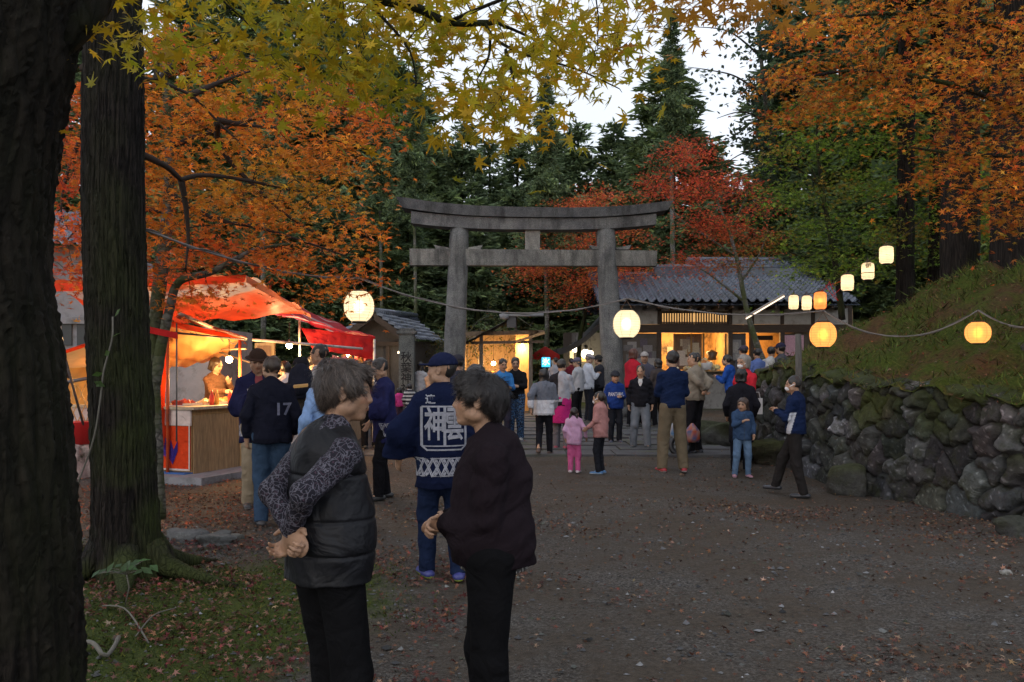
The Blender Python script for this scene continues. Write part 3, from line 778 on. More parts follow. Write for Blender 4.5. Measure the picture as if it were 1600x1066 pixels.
x, y = litter_pts(3200, (-4.5, -.3), (2.5, 7.4), lambda x, y: inside(x, y) * (.15 + .85 * (cl(x * 1.7, y * 1.7) > .55)))
V3 = leaves(np.stack([x, y, G(x, y) + rng.uniform(.012, .04, len(x))], 1), rng.uniform(.03, .055, len(x)), .5, palette([(.13, .03, .028), (.12, .04, .03), (.22, .12, .09), (.09, .03, .028), (.17, .07, .04)], len(x), .3), 5)
x, y = litter_pts(2600, (-6.5, -2.6), (7.4, 14), lambda x, y: inside(x, y) * .9)
V4 = leaves(np.stack([x, y, G(x, y) + .02], 1), rng.uniform(.03, .055, len(x)), .4, palette([(.3, .09, .03), (.26, .06, .025), (.2, .05, .03)], len(x), .3), 5)
def cat(parts, name, mat, parent=None):
    o = 0; VV, QQ, CC = [], [], []
    for V, Qa, C in parts: VV.append(V); QQ.append(Qa + o); CC.append(C); o += len(V)
    V = np.vstack(VV)
    if parent is not None: V = V - root_loc(parent)
    return link(name, new_mesh(name, V, QQ, False, np.vstack(CC), [mat]), parent)
tag(cat([V1, V2, V3, V4], 'fallen_leaves', M['litter']), 'dry brown and red leaves scattered over the gravel and moss', 'leaves', kind='stuff')
# pebbles
n = 9000; x = rng.uniform(-4, 6, n); y = 2.3 + 8 * rng.uniform(0, 1, n) ** 1.4
s_ = rng.gamma(2.0, .0032, n) + .003; oc = np.array([[1, 0, 0], [0, 1, 0], [-1, 0, 0], [0, -1, 0], [0, 0, .6], [0, 0, -.6]])
V = np.stack([x, y, G(x, y) + s_ * .2], 1)[:, None] + s_[:, None, None] * oc[None] * (1 + .35 * rng.normal(size=(n, 6, 1)))
T = np.array([[0, 1, 4], [1, 2, 4], [2, 3, 4], [3, 0, 4]]); T = (np.arange(n)[:, None, None] * 6 + T[None]).reshape(-1, 3)
tag(link('gravel', new_mesh('gravel', V.reshape(-1, 3), [T], True, np.repeat(np.array((.075, .075, .078)) * np.exp(rng.normal(size=(n, 1)) * .6), 6, 0), [M['stone']])), 'loose grey gravel strewn over the trodden earth', 'gravel', kind='stuff')

def blades(x, y, z, hgt, wid, cols, lean=.5):
    n = len(x); a = rng.uniform(0, 6.283, n); d = np.stack([np.cos(a), np.sin(a), np.zeros(n)], 1); p = np.stack([x, y, z], 1)
    l = rng.normal(size=(n, 3)) * lean; l[:, 2] = 1; tip = p + l * hgt[:, None]
    V = np.stack([p - d * wid[:, None], p + d * wid[:, None], tip], 1).reshape(-1, 3)
    return V, np.arange(n * 3).reshape(-1, 3), np.repeat(cols, 3, 0)
n = 60000; x = rng.uniform(-4.2, .2, n); y = rng.uniform(2.4, 7.4, n); k = (rng.uniform(0, 1, n) < mossmask(x, y) * 1.35 * (.3 + .7 * sstep(.3, .6, cl(x * 2, y * 2)))) & inside(x, y); x, y = x[k], y[k]
B = blades(x, y, G(x, y) - .004, rng.uniform(.010, .032, len(x)), rng.uniform(.003, .007, len(x)), palette([(.038, .055, .009), (.065, .085, .012), (.03, .04, .008), (.09, .095, .016)], len(x)), .7)
tag(link('moss', new_mesh('moss', B[0], [B[1]], False, B[2], [M['litter']])), 'green moss carpet growing at the foot of the trees', 'moss', kind='stuff')

# ------------------------------------------------------------------ stone wall and the mossy bank behind it
wp = np.array([(8.1, 4.6), (6.75, 6.8), (5.44, 9.06), (4.95, 10.6), (4.55, 12.1), (4.3, 14.2), (4.38, 16.2), (4.9, 17.8), (6.1, 19.0), (8.0, 19.8)])
def resample(pts, step):
    pts = np.asarray(pts, float)
    t = np.arange(len(pts)); tt = np.linspace(0, len(pts) - 1, 400)
    # smooth by Catmull-Rom
    i = np.clip(tt.astype(int), 0, len(pts) - 2); f = (tt - i)[:, None]; g = lambda k: pts[np.clip(i + k, 0, len(pts) - 1)]
    q = .5 * ((2 * g(0)) + (-g(-1) + g(1)) * f + (2 * g(-1) - 5 * g(0) + 4 * g(1) - g(2)) * f ** 2 + (-g(-1) + 3 * g(0) - 3 * g(1) + g(2)) * f ** 3)
    d = np.concatenate([[0], np.cumsum(np.linalg.norm(np.diff(q, axis=0), axis=1))]); n = int(d[-1] / step) + 1
    u = np.linspace(0, d[-1], n); return np.stack([np.interp(u, d, q[:, k]) for k in range(pts.shape[1])], 1), u
wq, wu = resample(wp, .022)
wt = np.gradient(wq, axis=0); wt /= np.linalg.norm(wt, axis=1)[:, None]; wn = np.stack([-wt[:, 1], wt[:, 0]], 1)   # wn points to the courtyard
if wn[len(wn) // 2, 0] > 0: wn = -wn
Lw = wu[-1]
wtop = np.interp(wu, np.array([0, 3, 5.2, 8.5, 10.5, 12.5, 14.0, Lw]) , [1.42, 1.43, 1.47, 1.63, 1.66, 1.46, 1.08, .7]) + .04 * np.sin(wu * 3.1) + .03 * np.sin(wu * 7.7)
r2 = np.random.default_rng(3); seeds = []; v = -.1; row = 0
while v < 1.75:
    hgt = .40 if v < .25 else (.30 if v < .8 else .23); u = r2.uniform(0, .3)
    while u < Lw:
        wd = hgt * r2.uniform(.75, 1.7); seeds.append((u + wd / 2 + r2.normal() * .05, v + hgt / 2 + r2.normal() * .07, hgt)); u += wd
    v += hgt * .88
seeds = np.array(seeds); NV = 84
vv = np.linspace(-.06, 1, NV)
VW = np.zeros((len(wu), NV, 3)); CW = np.zeros((len(wu), NV, 3))
tilt = r2.normal(size=(len(seeds), 2)) * .24; offs = r2.normal(size=len(seeds)) * .035; shade = np.exp(r2.normal(size=(len(seeds), 1)) * .38) * np.array((.052, .053, .053)) * np.exp(r2.normal(size=(len(seeds), 3)) * .05)
for a in range(0, len(wu), 60):
    s_ = slice(a, min(a + 60, len(wu)))
    U = wu[s_, None]; Hh = vv[None] * wtop[s_, None]
    U2 = U + .035 * np.sin(Hh * 13 + U * 9) + .02 * np.sin(Hh * 31 + U * 5); H2 = Hh + .035 * np.sin(U * 12 - Hh * 6) + .02 * np.sin(U * 29)
    near = np.where((seeds[:, 0] > wu[s_][0] - 1.2) & (seeds[:, 0] < wu[s_][-1] + 1.2))[0]; sd = seeds[near]
    D = np.sqrt(((U2[..., None] - sd[:, 0]) / 1.12) ** 2 + (H2[..., None] - sd[:, 1]) ** 2) - sd[:, 2] * .32
    ix = np.argsort(D, -1)[..., :2]; f1 = np.take_along_axis(D, ix[..., :1], -1)[..., 0]; f2 = np.take_along_axis(D, ix[..., 1:2], -1)[..., 0]
    e = f2 - f1; idx = near[ix[..., 0]]
    bul = 1 - np.exp(-e * 26); dep = +.13 * np.sqrt(np.clip(bul, 0, 1)) - .10 * np.clip(.10 - e, 0, .1) + (offs[idx] + tilt[idx, 0] * (U2 - seeds[idx, 0]) + tilt[idx, 1] * (H2 - seeds[idx, 1])) * sstep(.02, .10, e)
    dep = dep + .004 * np.sin(U * 41 + 3 * np.sin(Hh * 23)) * np.sin(Hh * 37 + U * 11) + .003 * np.sin(U * 83) * np.sin(Hh * 91) + r2.normal(size=dep.shape) * .0022
    dep = dep - .16 - Hh * .12 - .25 * sstep(.93, 1.0, vv)[None]
    base = wq[s_]; g0 = G(base[:, 0], base[:, 1]) - .0
    VW[s_, :, 0] = base[:, None, 0] + wn[s_, None, 0] * dep; VW[s_, :, 1] = base[:, None, 1] + wn[s_, None, 1] * dep; VW[s_, :, 2] = g0[:, None] + Hh
    ms = sstep(.62, 1.02, vv[None] + .35 * np.sin(idx * 12.9) * .6 + .12 * np.sin(U * 5)) * .85
    c = shade[idx] * (.75 + .25 * sstep(.0, .05, e))[..., None]
    lich = (np.sin(U * 23 + 5 * np.sin(Hh * 17)) * np.sin(Hh * 29 + 4 * np.sin(U * 13)) > .80) & (e > .05)
    c = np.where(lich[..., None], c * 2.6, c)
    CW[s_] = c * (1 - ms[..., None]) + np.array((.045, .055, .014)) * ms[..., None]
nx, ny = len(wu), NV; i = np.arange(nx - 1)[:, None] * ny; j = np.arange(ny - 1)[None]
Q = np.stack([i + j, i + ny + j, i + ny + j + 1, i + j + 1], -1).reshape(-1, 4)
M['rock'] = pmat('rock', rough=.95, var=.5, vs=9, bump=.9, bs=34, bd=.02, spec=.12, dirt=(.035, .038, .022), ds=4)
tag(link('stone_wall', new_mesh('stone_wall', VW.reshape(-1, 3), [Q], True, CW.reshape(-1, 3), [M['rock']])), 'dry stone retaining wall of rounded dark boulders below the mossy bank', 'wall')

dw = np.concatenate([np.arange(0, 5, .12), np.arange(5, 14, .5), np.geomspace(14, 60, 8)])
hq = wq[::6]; hn = wn[::6]; ht = wtop[::6]; hu = wu[::6]
def bank(u_i, d):
    rise = .50 * np.minimum(d, 3.6) + .10 * np.maximum(d - 3.6, 0) * (d < 30) ; rise = np.where(d < .5, rise * .7, rise - .075)
    fade = np.interp(hu[u_i], [0, 11, 13.5, Lw], [1, 1, .75, .5])
    return rise * fade
HX = hq[:, None, 0] - hn[:, None, 0] * (dw + .20); HY = hq[:, None, 1] - hn[:, None, 1] * (dw + .20)
ui = np.arange(len(hu))[:, None] + 0 * dw[None].astype(int)
HZ_ = G(hq[:, 0], hq[:, 1])[:, None] + ht[:, None] - .13 + bank(ui, dw[None] + 0 * ui) + (.13 * np.sin(HX * 2.1 + 1 + np.sin(HY)) * np.sin(HY * 1.7) + .07 * np.sin(HX * 4.3 - HY * 2) * np.sin(HY * 3.9)) * np.minimum(dw, 1) + .04 * np.sin(HX * 7.3) * np.sin(HY * 6.1 + HX) + rng.normal(size=HX.shape) * .02
nx, ny = HX.shape; i = np.arange(nx - 1)[:, None] * ny; j = np.arange(ny - 1)[None]
Q = np.stack([i + j, i + ny + j, i + ny + j + 1, i + j + 1], -1).reshape(-1, 4)
def bank_mat():
    m, nt, b, N, L = nodes('bank'); tc = N('ShaderNodeTexCoord'); O = tc.outputs['Object']
    n1 = N('ShaderNodeTexNoise', i_Scale=1.3, i_Detail=8.0, i_Roughness=.7); L(O, n1.inputs['Vector'])
    n2 = N('ShaderNodeTexNoise', i_Scale=22.0, i_Detail=6.0, i_Roughness=.7); L(O, n2.inputs['Vector'])
    a = ramp(N, [(.3, (.028, .040, .007)), (.7, (.085, .108, .018))]); L(n2.outputs[0], a.inputs[0])
    d = ramp(N, [(.3, (.035, .022, .012)), (.7, (.12, .065, .03))]); L(n2.outputs[0], d.inputs[0])
    k = ramp(N, [(.45, (0, 0, 0)), (.60, (1, 1, 1))]); L(n1.outputs[0], k.inputs[0])
    L(mixc(N, L, k.outputs[0], a.outputs[0], d.outputs[0]), b.inputs['Base Color']); b.inputs['Roughness'].default_value = .95; b.inputs['Specular IOR Level'].default_value = .1
    bn = N('ShaderNodeBump', i_Strength=.9, i_Distance=.05); L(n2.outputs[0], bn.inputs['Height']); L(bn.outputs[0], b.inputs['Normal'])
    return m
M['bank'] = bank_mat()
tag(link('hill', new_mesh('hill', np.stack([HX, HY, HZ_], -1).reshape(-1, 3), [Q], True, None, [M['bank']])), kind='structure')
def bank_pts(n, dmax):
    a = rng.integers(0, len(hu), n); b = (rng.uniform(0, 1, n) ** .8 * np.searchsorted(dw, dmax)).astype(int)
    jx = rng.normal(size=(n, 2)) * .06
    return np.stack([HX[a, b] + jx[:, 0], HY[a, b] + jx[:, 1], HZ_[a, b]], 1)
p = bank_pts(13000, 5); L1 = leaves(p + (0, 0, .02), rng.uniform(.03, .06, len(p)), .5, palette(BRO + [(.22, .06, .03)], len(p), .3), 3)
tag(cat([L1], 'leaf_litter', M['litter']), 'brown fallen leaves lying on the mossy bank', 'leaves', kind='stuff')
p = bank_pts(34000, 5); B = blades(p[:, 0], p[:, 1], p[:, 2] - .01, rng.uniform(.03, .14, len(p)), rng.uniform(.006, .015, len(p)), palette([(.06, .085, .016), (.095, .12, .022), (.045, .062, .013), (.10, .085, .02)], len(p)), .8)
k = np.sin(p[:, 0] * 2.3 + 1) * np.sin(p[:, 1] * 2.1) > -.35; kk = np.repeat(k, 3)
tag(link('bank_moss', new_mesh('bank_moss', B[0][kk], [np.arange(kk.sum()).reshape(-1, 3)], False, B[2][kk], [M['litter']])), 'tufts of green moss and short grass on the bank above the wall', 'moss', kind='stuff')

def rock(name, label, c, r, seed, col=(.06, .06, .057), moss=.3, group=None):
    n = 14; rr = np.random.default_rng(seed); g = np.linspace(-1, 1, n); V = []; Fq = []
    for ax in range(3):
        for sg in (-1, 1):
            A, B = np.meshgrid(g, g, indexing='ij'); q = np.zeros((n, n, 3)); q[..., ax] = sg; q[..., (ax + 1) % 3] = A * sg; q[..., (ax + 2) % 3] = B
            o = len(V) * n * n; V.append(q.reshape(-1, 3)); i = np.arange(n - 1)[:, None] * n; j = np.arange(n - 1)[None]
            Fq.append((np.stack([i + j, i + n + j, i + n + j + 1, i + j + 1], -1) + o).reshape(-1, 4))
    V = np.vstack(V); l = (np.abs(V) ** 4).sum(1) ** .25; V = V / l[:, None] * 1.0
    for o in range(5):
        k = rr.normal(size=3) * (1.6 * 1.7 ** o); V = V * (1 + .13 / 1.6 ** o * np.sin(V @ k + rr.uniform(0, 6)))[:, None]
    C = np.broadcast_to(col, (len(V), 3)).copy(); m = sstep(.2, .9, V[:, 2] + .2 * np.sin(V[:, 0] * 5)) * moss; C = C * (1 - m[:, None]) + np.array((.05, .06, .015)) * m[:, None]
    o = link(name, new_mesh(name, V * np.asarray(r), Fq, True, C, [M['rock']])); o.location = [float(v) for v in c]; o.rotation_euler = (0, 0, rr.uniform(0, 6)); return tag(o, label, 'rock', group)
def at_ground(px, py, dz=0):
    Y = foot_depth(px, py); X = (px - 800) / F * Y; return np.array([X, Y, float(G(X, Y)) + dz])
rock('boulder', 'round mossy boulder at the wall foot just right of the masked man', at_ground(1322, 772, .15), (.24, .24, .24), 1, moss=.6)
rock('boulder', 'tall brownish boulder in the wall foot behind the masked man', at_ground(1290, 738, .2), (.28, .24, .32), 2, (.06, .05, .032), .7)
rock('boulder', 'low wide boulder beside the blue crate near the bank', at_ground(1117, 694, .1), (.42, .3, .28), 3, moss=.5)
rock('boulder', 'dark boulder between the girl in denim and the wall', at_ground(1205, 722, .12), (.35, .3, .24), 4, (.045, .042, .034), .6)
rock('boulder', 'boulder jutting out at the wall foot by the right edge', at_ground(1590, 838, .03), (.17, .15, .13), 9, moss=.2)
rock('edging_stone', 'left of two pale stones edging the moss by the tree', at_ground(293, 846, .02), (.15, .10, .075), 5, (.12, .12, .12), 0)
rock('edging_stone', 'right of two pale stones edging the moss by the tree', at_ground(337, 850, .02), (.14, .10, .07), 6, (.13, .13, .125), 0)
rock('edging_stone', 'small flat stone lying right of the two pale edging stones', at_ground(368, 842, .0), (.07, .05, .035), 7, (.14, .14, .13), 0)
rock('stone', 'small round pale stone lying alone on the gravel', at_ground(1572, 898, .01), (.035, .03, .025), 8, (.3, .29, .27), 0)

for k in range(9):
    q = bank_pts(1, 3.2)[0]
    if q[1] < 7 or q[1] > 16: continue
    rock('stone', ['flat mossy stone half sunk in the bank %s' % w_ for w_ in ('near the right amber lantern', 'near the crest', 'above the masked man', 'near the rising lanterns', 'at the far right', 'close to the wall top', 'mid slope', 'by the cedar roots', 'under the cable')][k], q + (0, 0, .0), (rng.uniform(.12, .3), rng.uniform(.1, .2), rng.uniform(.07, .14)), 40 + k, (.06, .06, .05), .7)
# ------------------------------------------------------------------ stone gate
def stone_mat(name, a, b_, streak=True):
    m, nt, b, N, L = nodes(name); tc = N('ShaderNodeTexCoord'); O = tc.outputs['Object']
    n1 = N('ShaderNodeTexNoise', i_Scale=2.2, i_Detail=8.0, i_Roughness=.7); L(O, n1.inputs['Vector'])
    n2 = N('ShaderNodeTexNoise', i_Scale=60.0, i_Detail=4.0); L(O, n2.inputs['Vector'])
    mp = N('ShaderNodeMapping'); mp.inputs['Scale'].default_value = (2.2, 2.2, .5); L(O, mp.inputs[0])
    n3 = N('ShaderNodeTexNoise', i_Scale=1.6, i_Detail=6.0, i_Roughness=.65); L(mp.outputs[0], n3.inputs['Vector'])
    r = ramp(N, [(.3, a), (.7, b_)]); L(n1.outputs[0], r.inputs[0])
    st = ramp(N, [(.46, (1, 1, 1)), (.64, (.5, .5, .5))]); L(n3.outputs[0], st.inputs[0])
    sk = ramp(N, [(.35, (.6, .6, .6)), (.65, (1.3, 1.3, 1.3))]); L(n2.outputs[0], sk.inputs[0])
    at = N('ShaderNodeVertexColor', layer_name='Col')
    c = mixc(N, L, 1.0, r.outputs[0], st.outputs[0], 'MULTIPLY'); c = mixc(N, L, 1.0, c, sk.outputs[0], 'MULTIPLY'); c = mixc(N, L, 1.0, c, at.outputs[0], 'MULTIPLY')
    L(c, b.inputs['Base Color']); b.inputs['Roughness'].default_value = .9; b.inputs['Specular IOR Level'].default_value = .2
    bn = N('ShaderNodeBump', i_Strength=.6, i_Distance=.015); L(n2.outputs[0], bn.inputs['Height']); L(bn.outputs[0], b.inputs['Normal'])
    return m
M['granite'] = stone_mat('granite', (.10, .10, .104), (.225, .222, .21))
YT = 23.0
tor = thing('torii_gate', 'weathered grey stone gate with upswept top beam spanning the approach', 'gate', P(833, 664, YT))
W1 = (1, 1, 1)
for (pb, pt) in (((706, 668), (718, 356)), ((961, 668), (946, 358))):
    a, b = P(*pb, YT), P(*pt, YT); a[2] = float(G(a[0], YT)) - .05
    t = np.linspace(0, 1, 14)[:, None]; m = MB()
    m.tube(a + (b - a) * t, .315 - .06 * t[:, 0] + .006 * np.sin(t[:, 0] * 17), 28, W1, noise=.006); m.build('pillar', M['granite'], tor)
    m = MB(); m.tube([a + (0, 0, .02), a + (0, 0, .28), a + (0, 0, .33)], [.44, .44, .38], 28, W1); m.build('pillar_base', M['granite'], tor)
def beam(px0, px1, ytop, ybot, dep, up, name, col=W1, ends=0.0):
    n = 41; m = MB(); x = np.linspace(px0, px1, n); u = (x - (px0 + px1) / 2) / ((px1 - px0) / 2)
    rise = up * np.abs(u) ** 2.8; V = []
    for k in range(n):
        e = ends * (abs(u[k]) > .999) * np.sign(u[k])
        zt, zb = ytop(u[k]) - rise[k], ybot(u[k]) - rise[k]
        for (dy, zz, ee) in ((-dep / 2, zt, 1), (dep / 2, zt, 1), (dep / 2 - .03, zb, 0), (-dep / 2 + .03, zb, 0)):
            q = P(x[k] + e * ee * 8, zz, YT); q[1] += dy; V.append(q)
    i = np.arange(n - 1)[:, None] * 4; j = np.arange(4)[None]; k2 = (j + 1) % 4
    m.add(V, [np.stack([i + j, i + 4 + j, i + 4 + k2, i + k2], -1).reshape(-1, 4), np.array([[0, 1, 2, 3]]), np.array([[3, 2, 1, 0]]) + 4 * (n - 1)], col); return m.build(name, M['granite'], tor)
beam(630, 1040, lambda u: 328 + 3 * u, lambda u: 343 + 2 * u, .80, 13, 'top_beam', (.62, .63, .66), 1)
beam(644, 1023, lambda u: 343.6 + 2 * u, lambda u: 361 + 1 * u, .56, 9, 'under_beam', (.9, .9, .92))
beam(641, 1025, lambda u: 391.5 + 1.5 * u, lambda u: 416 + .5 * u, .36, 0, 'tie_beam', (1.15, 1.13, 1.08))
m = MB(); a, b = P(832, 392.5, YT), P(832, 361, YT); m.box((a[0] - .20, YT - .13, a[2]), (b[0] + .20, YT + .13, b[2])); m.build('centre_strut', M['granite'], tor).data.color_attributes['Col'].data.foreach_set('color', [1.5, 1.45, 1.35, 1] * 8)
for pc, sg in ((692, -1), (741, 1), (934, -1), (972, 1)):
    m = MB(); z0 = P(pc, 391, YT); w = .17
    m.add([(z0[0] - w, YT - .14, z0[2]), (z0[0] + w, YT - .14, z0[2]), (z0[0] + w, YT + .14, z0[2]), (z0[0] - w, YT + .14, z0[2])] + [(z0[0] - w - (.06 if sg < 0 else 0), YT - .14, z0[2] + (.12 if sg < 0 else .05)), (z0[0] + w + (.06 if sg > 0 else 0), YT - .14, z0[2] + (.12 if sg > 0 else .05)), (z0[0] + w + (.06 if sg > 0 else 0), YT + .14, z0[2] + (.12 if sg > 0 else .05)), (z0[0] - w - (.06 if sg < 0 else 0), YT + .14, z0[2] + (.12 if sg < 0 else .05))], BOXF, (1.3, 1.3, 1.25)); m.build('wedge', M['granite'], tor)
# inscribed stone pillar
YP = 21.0; b = P(636, 640, YP); b[2] = float(G(b[0], YP))
sp = thing('stone_pillar', 'square grey stone pillar carved with a column of characters', 'pillar', b)
zt = P(636, 522, YP)[2]
m = MB(); m.bar(b - (0, 0, .05), (b[0], b[1], zt), .36, .36, (.8, .82, .78), up=(0, 1, 0)); sh = m.build('shaft', M['granite'], sp)
m = MB(); m.box((b[0] - .23, YP - .23, zt), (b[0] + .23, YP + .23, zt + .07), (.7, .7, .68)); m.box((b[0] - .19, YP - .19, zt + .07), (b[0] + .19, YP + .19, zt + .13), (.6, .6, .6)); m.build('cap_stone', M['granite'], sp)
m = MB(); m.box((b[0] - .36, YP - .36, b[2] - .1), (b[0] + .36, YP + .36, b[2] + .22), (.75, .75, .72)); m.build('plinth', M['granite'], sp)
V, T = text_mesh('秋\n葉\n神\n社', .27, .004, .95); m = MB(); m.add(np.stack([b[0] + V[:, 0], np.full(len(V), YP - .185), b[2] + 1.25 + V[:, 1]], 1), T, (.03, .03, .03)); m.build('inscription', M['print'], sp)

# ------------------------------------------------------------------ buildings
M['tile'] = pmat('roof_tile', base=(.105, .12, .155), rough=.24, var=.5, vs=5, bump=.1, bs=40, spec=.6, dirt=(.05, .055, .05), ds=1.3)
M['plaster'] = pmat('plaster', base=(.42, .40, .37), rough=.9, var=.2, vs=3, bump=.1, bs=40, dirt=(.25, .23, .2))
M['darkwood'] = pmat('dark_wood', base=(.055, .036, .024), rough=.7, var=.4, vs=6, bump=.3, bs=40, stretch=(1, 1, 6))
M['goldwood'] = pmat('pale_wood', base=(.38, .22, .09), rough=.65, var=.25, vs=5, bump=.15, bs=40, stretch=(6, 6, 1))
M['concrete'] = pmat('concrete', base=(.24, .24, .26), rough=.9, var=.25, vs=2, bump=.15, bs=50, dirt=(.12, .12, .12))
def tile_roof(o, ue, ve, Lu, Lv, pu=.29, pv=.26, sag=.0):
    """tiled slope: o lower-left corner, ue along the eave, ve up the slope"""
    ue, ve = unit(ue), unit(ve); nrm = unit(np.cross(ue, ve)); nrm = nrm if nrm[2] > 0 else -nrm
    nu, nv = int(Lu / pu * 8) + 1, int(Lv / pv * 6) + 1
    u = np.linspace(0, Lu, nu); v = np.linspace(0, Lv, nv)
    U, Vv = np.meshgrid(u, v, indexing='ij')
    ph = (U / pu) % 1; row = np.floor(Vv / pv)
    h = .075 * np.maximum(np.cos((ph - .28) * 2 * np.pi), -.35) + .075 * (1 - (Vv / pv) % 1) + rng.normal(size=(1, 1)) * 0
    h = h + .012 * np.sin(row * 12.9 + np.floor(U / pu) * 7.1) - sag * 4 * (Vv / Lv) * (1 - Vv / Lv)
    X = np.asarray(o)[None, None] + U[..., None] * ue + Vv[..., None] * ve + h[..., None] * nrm
    i = np.arange(nu - 1)[:, None] * nv; j = np.arange(nv - 1)[None]
    Qd = np.stack([i + j, i + nv + j, i + nv + j + 1, i + j + 1], -1).reshape(-1, 4)
    return X.reshape(-1, 3), Qd
def posters(m, x0, x1, z0, z1, y, n, cols):
    for _ in range(n):
        w, h = rng.uniform(.18, .32), rng.uniform(.2, .36); x = rng.uniform(x0, x1 - w); z = rng.uniform(z0, z1 - h); yy = y - rng.uniform(.004, .03)
        q = MB(); q.box((x, yy - .002, z), (x + w, yy, z + h), np.array(cols[rng.integers(len(cols))])); q.build('notice', M['print'], shop)
# main shop
YS = 28.0
sx = lambda px, Y=YS: (px - 800) / F * Y
sz = lambda py, Y=YS: CAMZ + (HZ - py) / F * Y
g0 = .24
shop = thing('shop_house', 'long low tiled-roof shop with lit windows behind the gate', 'building', (sx(1150), YS, g0))
eL, eR, ez = sx(935, 27), sx(1345, 27), sz(474, 27)
ridz = sz(432, 30.2)
m = MB(); V, Qd = tile_roof((eL, 27, ez), (1, 0, 0), (0, 3.2, ridz - ez), eR - eL, math.hypot(3.2, ridz - ez)); m.add(V, Qd, W1, True)
m.add([(eL, 27.0, ez - .06), (eR, 27.0, ez - .06), (eR, 30.2, ridz - .08), (eL, 30.2, ridz - .08)], np.array([[0, 1, 2, 3]]))
V, Qd = tile_roof((eR, 33.4, ez), (-1, 0, 0), (0, -3.2, ridz - ez), eR - eL, math.hypot(3.2, ridz - ez)); m.add(V, Qd, W1, True)
roof = m.build('roof', M['tile'], shop)
m = MB()
for x0, x1, dz in ((eL, sx(1030, 30.2), -.10), (sx(1022, 30.2), eR, .16)):
    m.box((x0, 30.05, ridz - .10), (x1, 30.35, ridz + .12 + dz)); m.tube([(x0 - .05, 30.2, ridz + .16 + dz), (x1 + .05, 30.2, ridz + .16 + dz)], .10, 12)
m.build('ridge_cap', M['tile'], roof)
m = MB(); m.box((sx(1085, 33), 32.0, ridz - .5), (sx(1290, 33), 34, ridz + .35)); V, Qd = tile_roof((sx(1075, 32), 31.6, ridz + .42), (1, 0, 0), (0, 1.2, .42), sx(1300, 32) - sx(1075, 32), 1.25); m.add(V, Qd, W1, True)
m.tube([(sx(1072, 33), 32.8, ridz + .90), (sx(1302, 33), 32.8, ridz + .90)], .13, 12); m.build('upper_roof', M['tile'], shop)
m = MB()
for k in range(int((eR - eL) / .45)): m.box((eL + .2 + k * .45, 27.05, ez - .15), (eL + .27 + k * .45, 28.2, ez - .07), (.05, .035, .025))
m.build('rafter', M['darkwood'], shop)
# wall pieces of the front
zE = ez - .1; zb, zt2 = sz(520), sz(507)
wl, wr = sx(968), sx(1330)
m = MB()
m.box((wl, YS, sz(507)), (sx(1031), YS + .12, sz(478))); m.box((sx(1140), YS, sz(507)), (wr, YS + .12, sz(478))); m.box((sx(1031), YS + .01, sz(486)), (sx(1140), YS + .11, sz(478)))
m.build('plaster_panel', M['plaster'], shop)
m = MB(); m.box((wl, YS - .08, sz(520)), (wr, YS + .12, sz(507.6)))
for p in (968, 1030, 1141, 1175, 1222, 1270, 1328): m.box((sx(p) - .07, YS - .05, g0), (sx(p) + .07, YS + .1, sz(520) - .002)); m.box((sx(p) - .06, YS - .03, sz(507)), (sx(p) + .06, YS + .13, sz(478)))
m.build('timber_frame', M['darkwood'], shop)
m = MB(); m.box((sx(968), YS + .06, g0), (sx(1029), YS + .1, sz(521)), (.09, .07, .055)); m.box((sx(1142), YS + .06, g0), (sx(1166), YS + .1, sz(521)), (.05, .045, .045)); m.box((sx(1030), YS, g0), (sx(1141), YS + .1, sz(581)), (.22, .21, .2)); m.box((sx(1166), YS, g0), (sx(1222), YS + .1, sz(600)), (.2, .17, .14)); m.box((sx(1223), YS + .05, g0), (wr, YS + .1, sz(521)), (.10, .075, .05))
# inner shell
m.box((wl, YS + 2.6, g0), (wr, YS + 2.7, zE), (.46, .28, .11)); m.box((wl, YS + .13, sz(505)), (wr, YS + 2.6, sz(505) + .05), (.4, .3, .18)); m.box((wl - .1, YS + .12, g0), (wl, YS + 2.7, zE), (.3, .2, .1)); m.box((wr, YS + .12, g0), (wr + .1, YS + 2.7, zE), (.3, .2, .1)); m.box((sx(1141) - .02, YS + .13, g0), (sx(1141) + .08, YS + 2.6, sz(505)), (.46, .28, .11))
m.build('wall', M['paint'], shop)
lat = MB(); x = sx(1034)
for seg in ((1034, 1082), (1088, 1137)):
    for k in range(13): xx = sx(seg[0]) + (sx(seg[1]) - sx(seg[0])) * k / 12; lat.box((xx - .018, YS + .02, sz(506.5)), (xx + .018, YS + .07, sz(488)))
    for zz in (506.8, 488): lat.box((sx(seg[0]) - .05, YS + .0, sz(zz) - .03), (sx(seg[1]) + .05, YS + .09, sz(zz) + .03))
lat.build('lattice_window', M['darkwood'], shop)
m = MB(); m.box((sx(1033), YS + .2, sz(506)), (sx(1138), YS + .22, sz(487)), (.6, .4, .2)); m.build('paper_screen', emat('screen_glow', (1, .55, .2), .35), shop)
m = MB(); m.box((sx(1024), YS - .35, sz(581)), (sx(1147), YS + .3, sz(579)), (.3, .2, .1)); m.build('counter', M['woodh'], shop)
m = MB()
for p in (1055, 1082, 1101, 1136): q = MB(); q.box((sx(p) - .03, YS + .15, sz(578)), (sx(p) + .03, YS + .2, sz(521)), (.25, .14, .05)); q.build('door_post', M['wood'], shop)
m.box((sx(1057), YS + .4, sz(578)), (sx(1101), YS + .44, sz(521)), (.16, .10, .06)); m.build('sliding_door', M['wood'], shop)
m = MB(); CP = [(.45, .4, .3), (.3, .25, .2), (.5, .45, .4), (.2, .15, .15), (.35, .2, .1)]
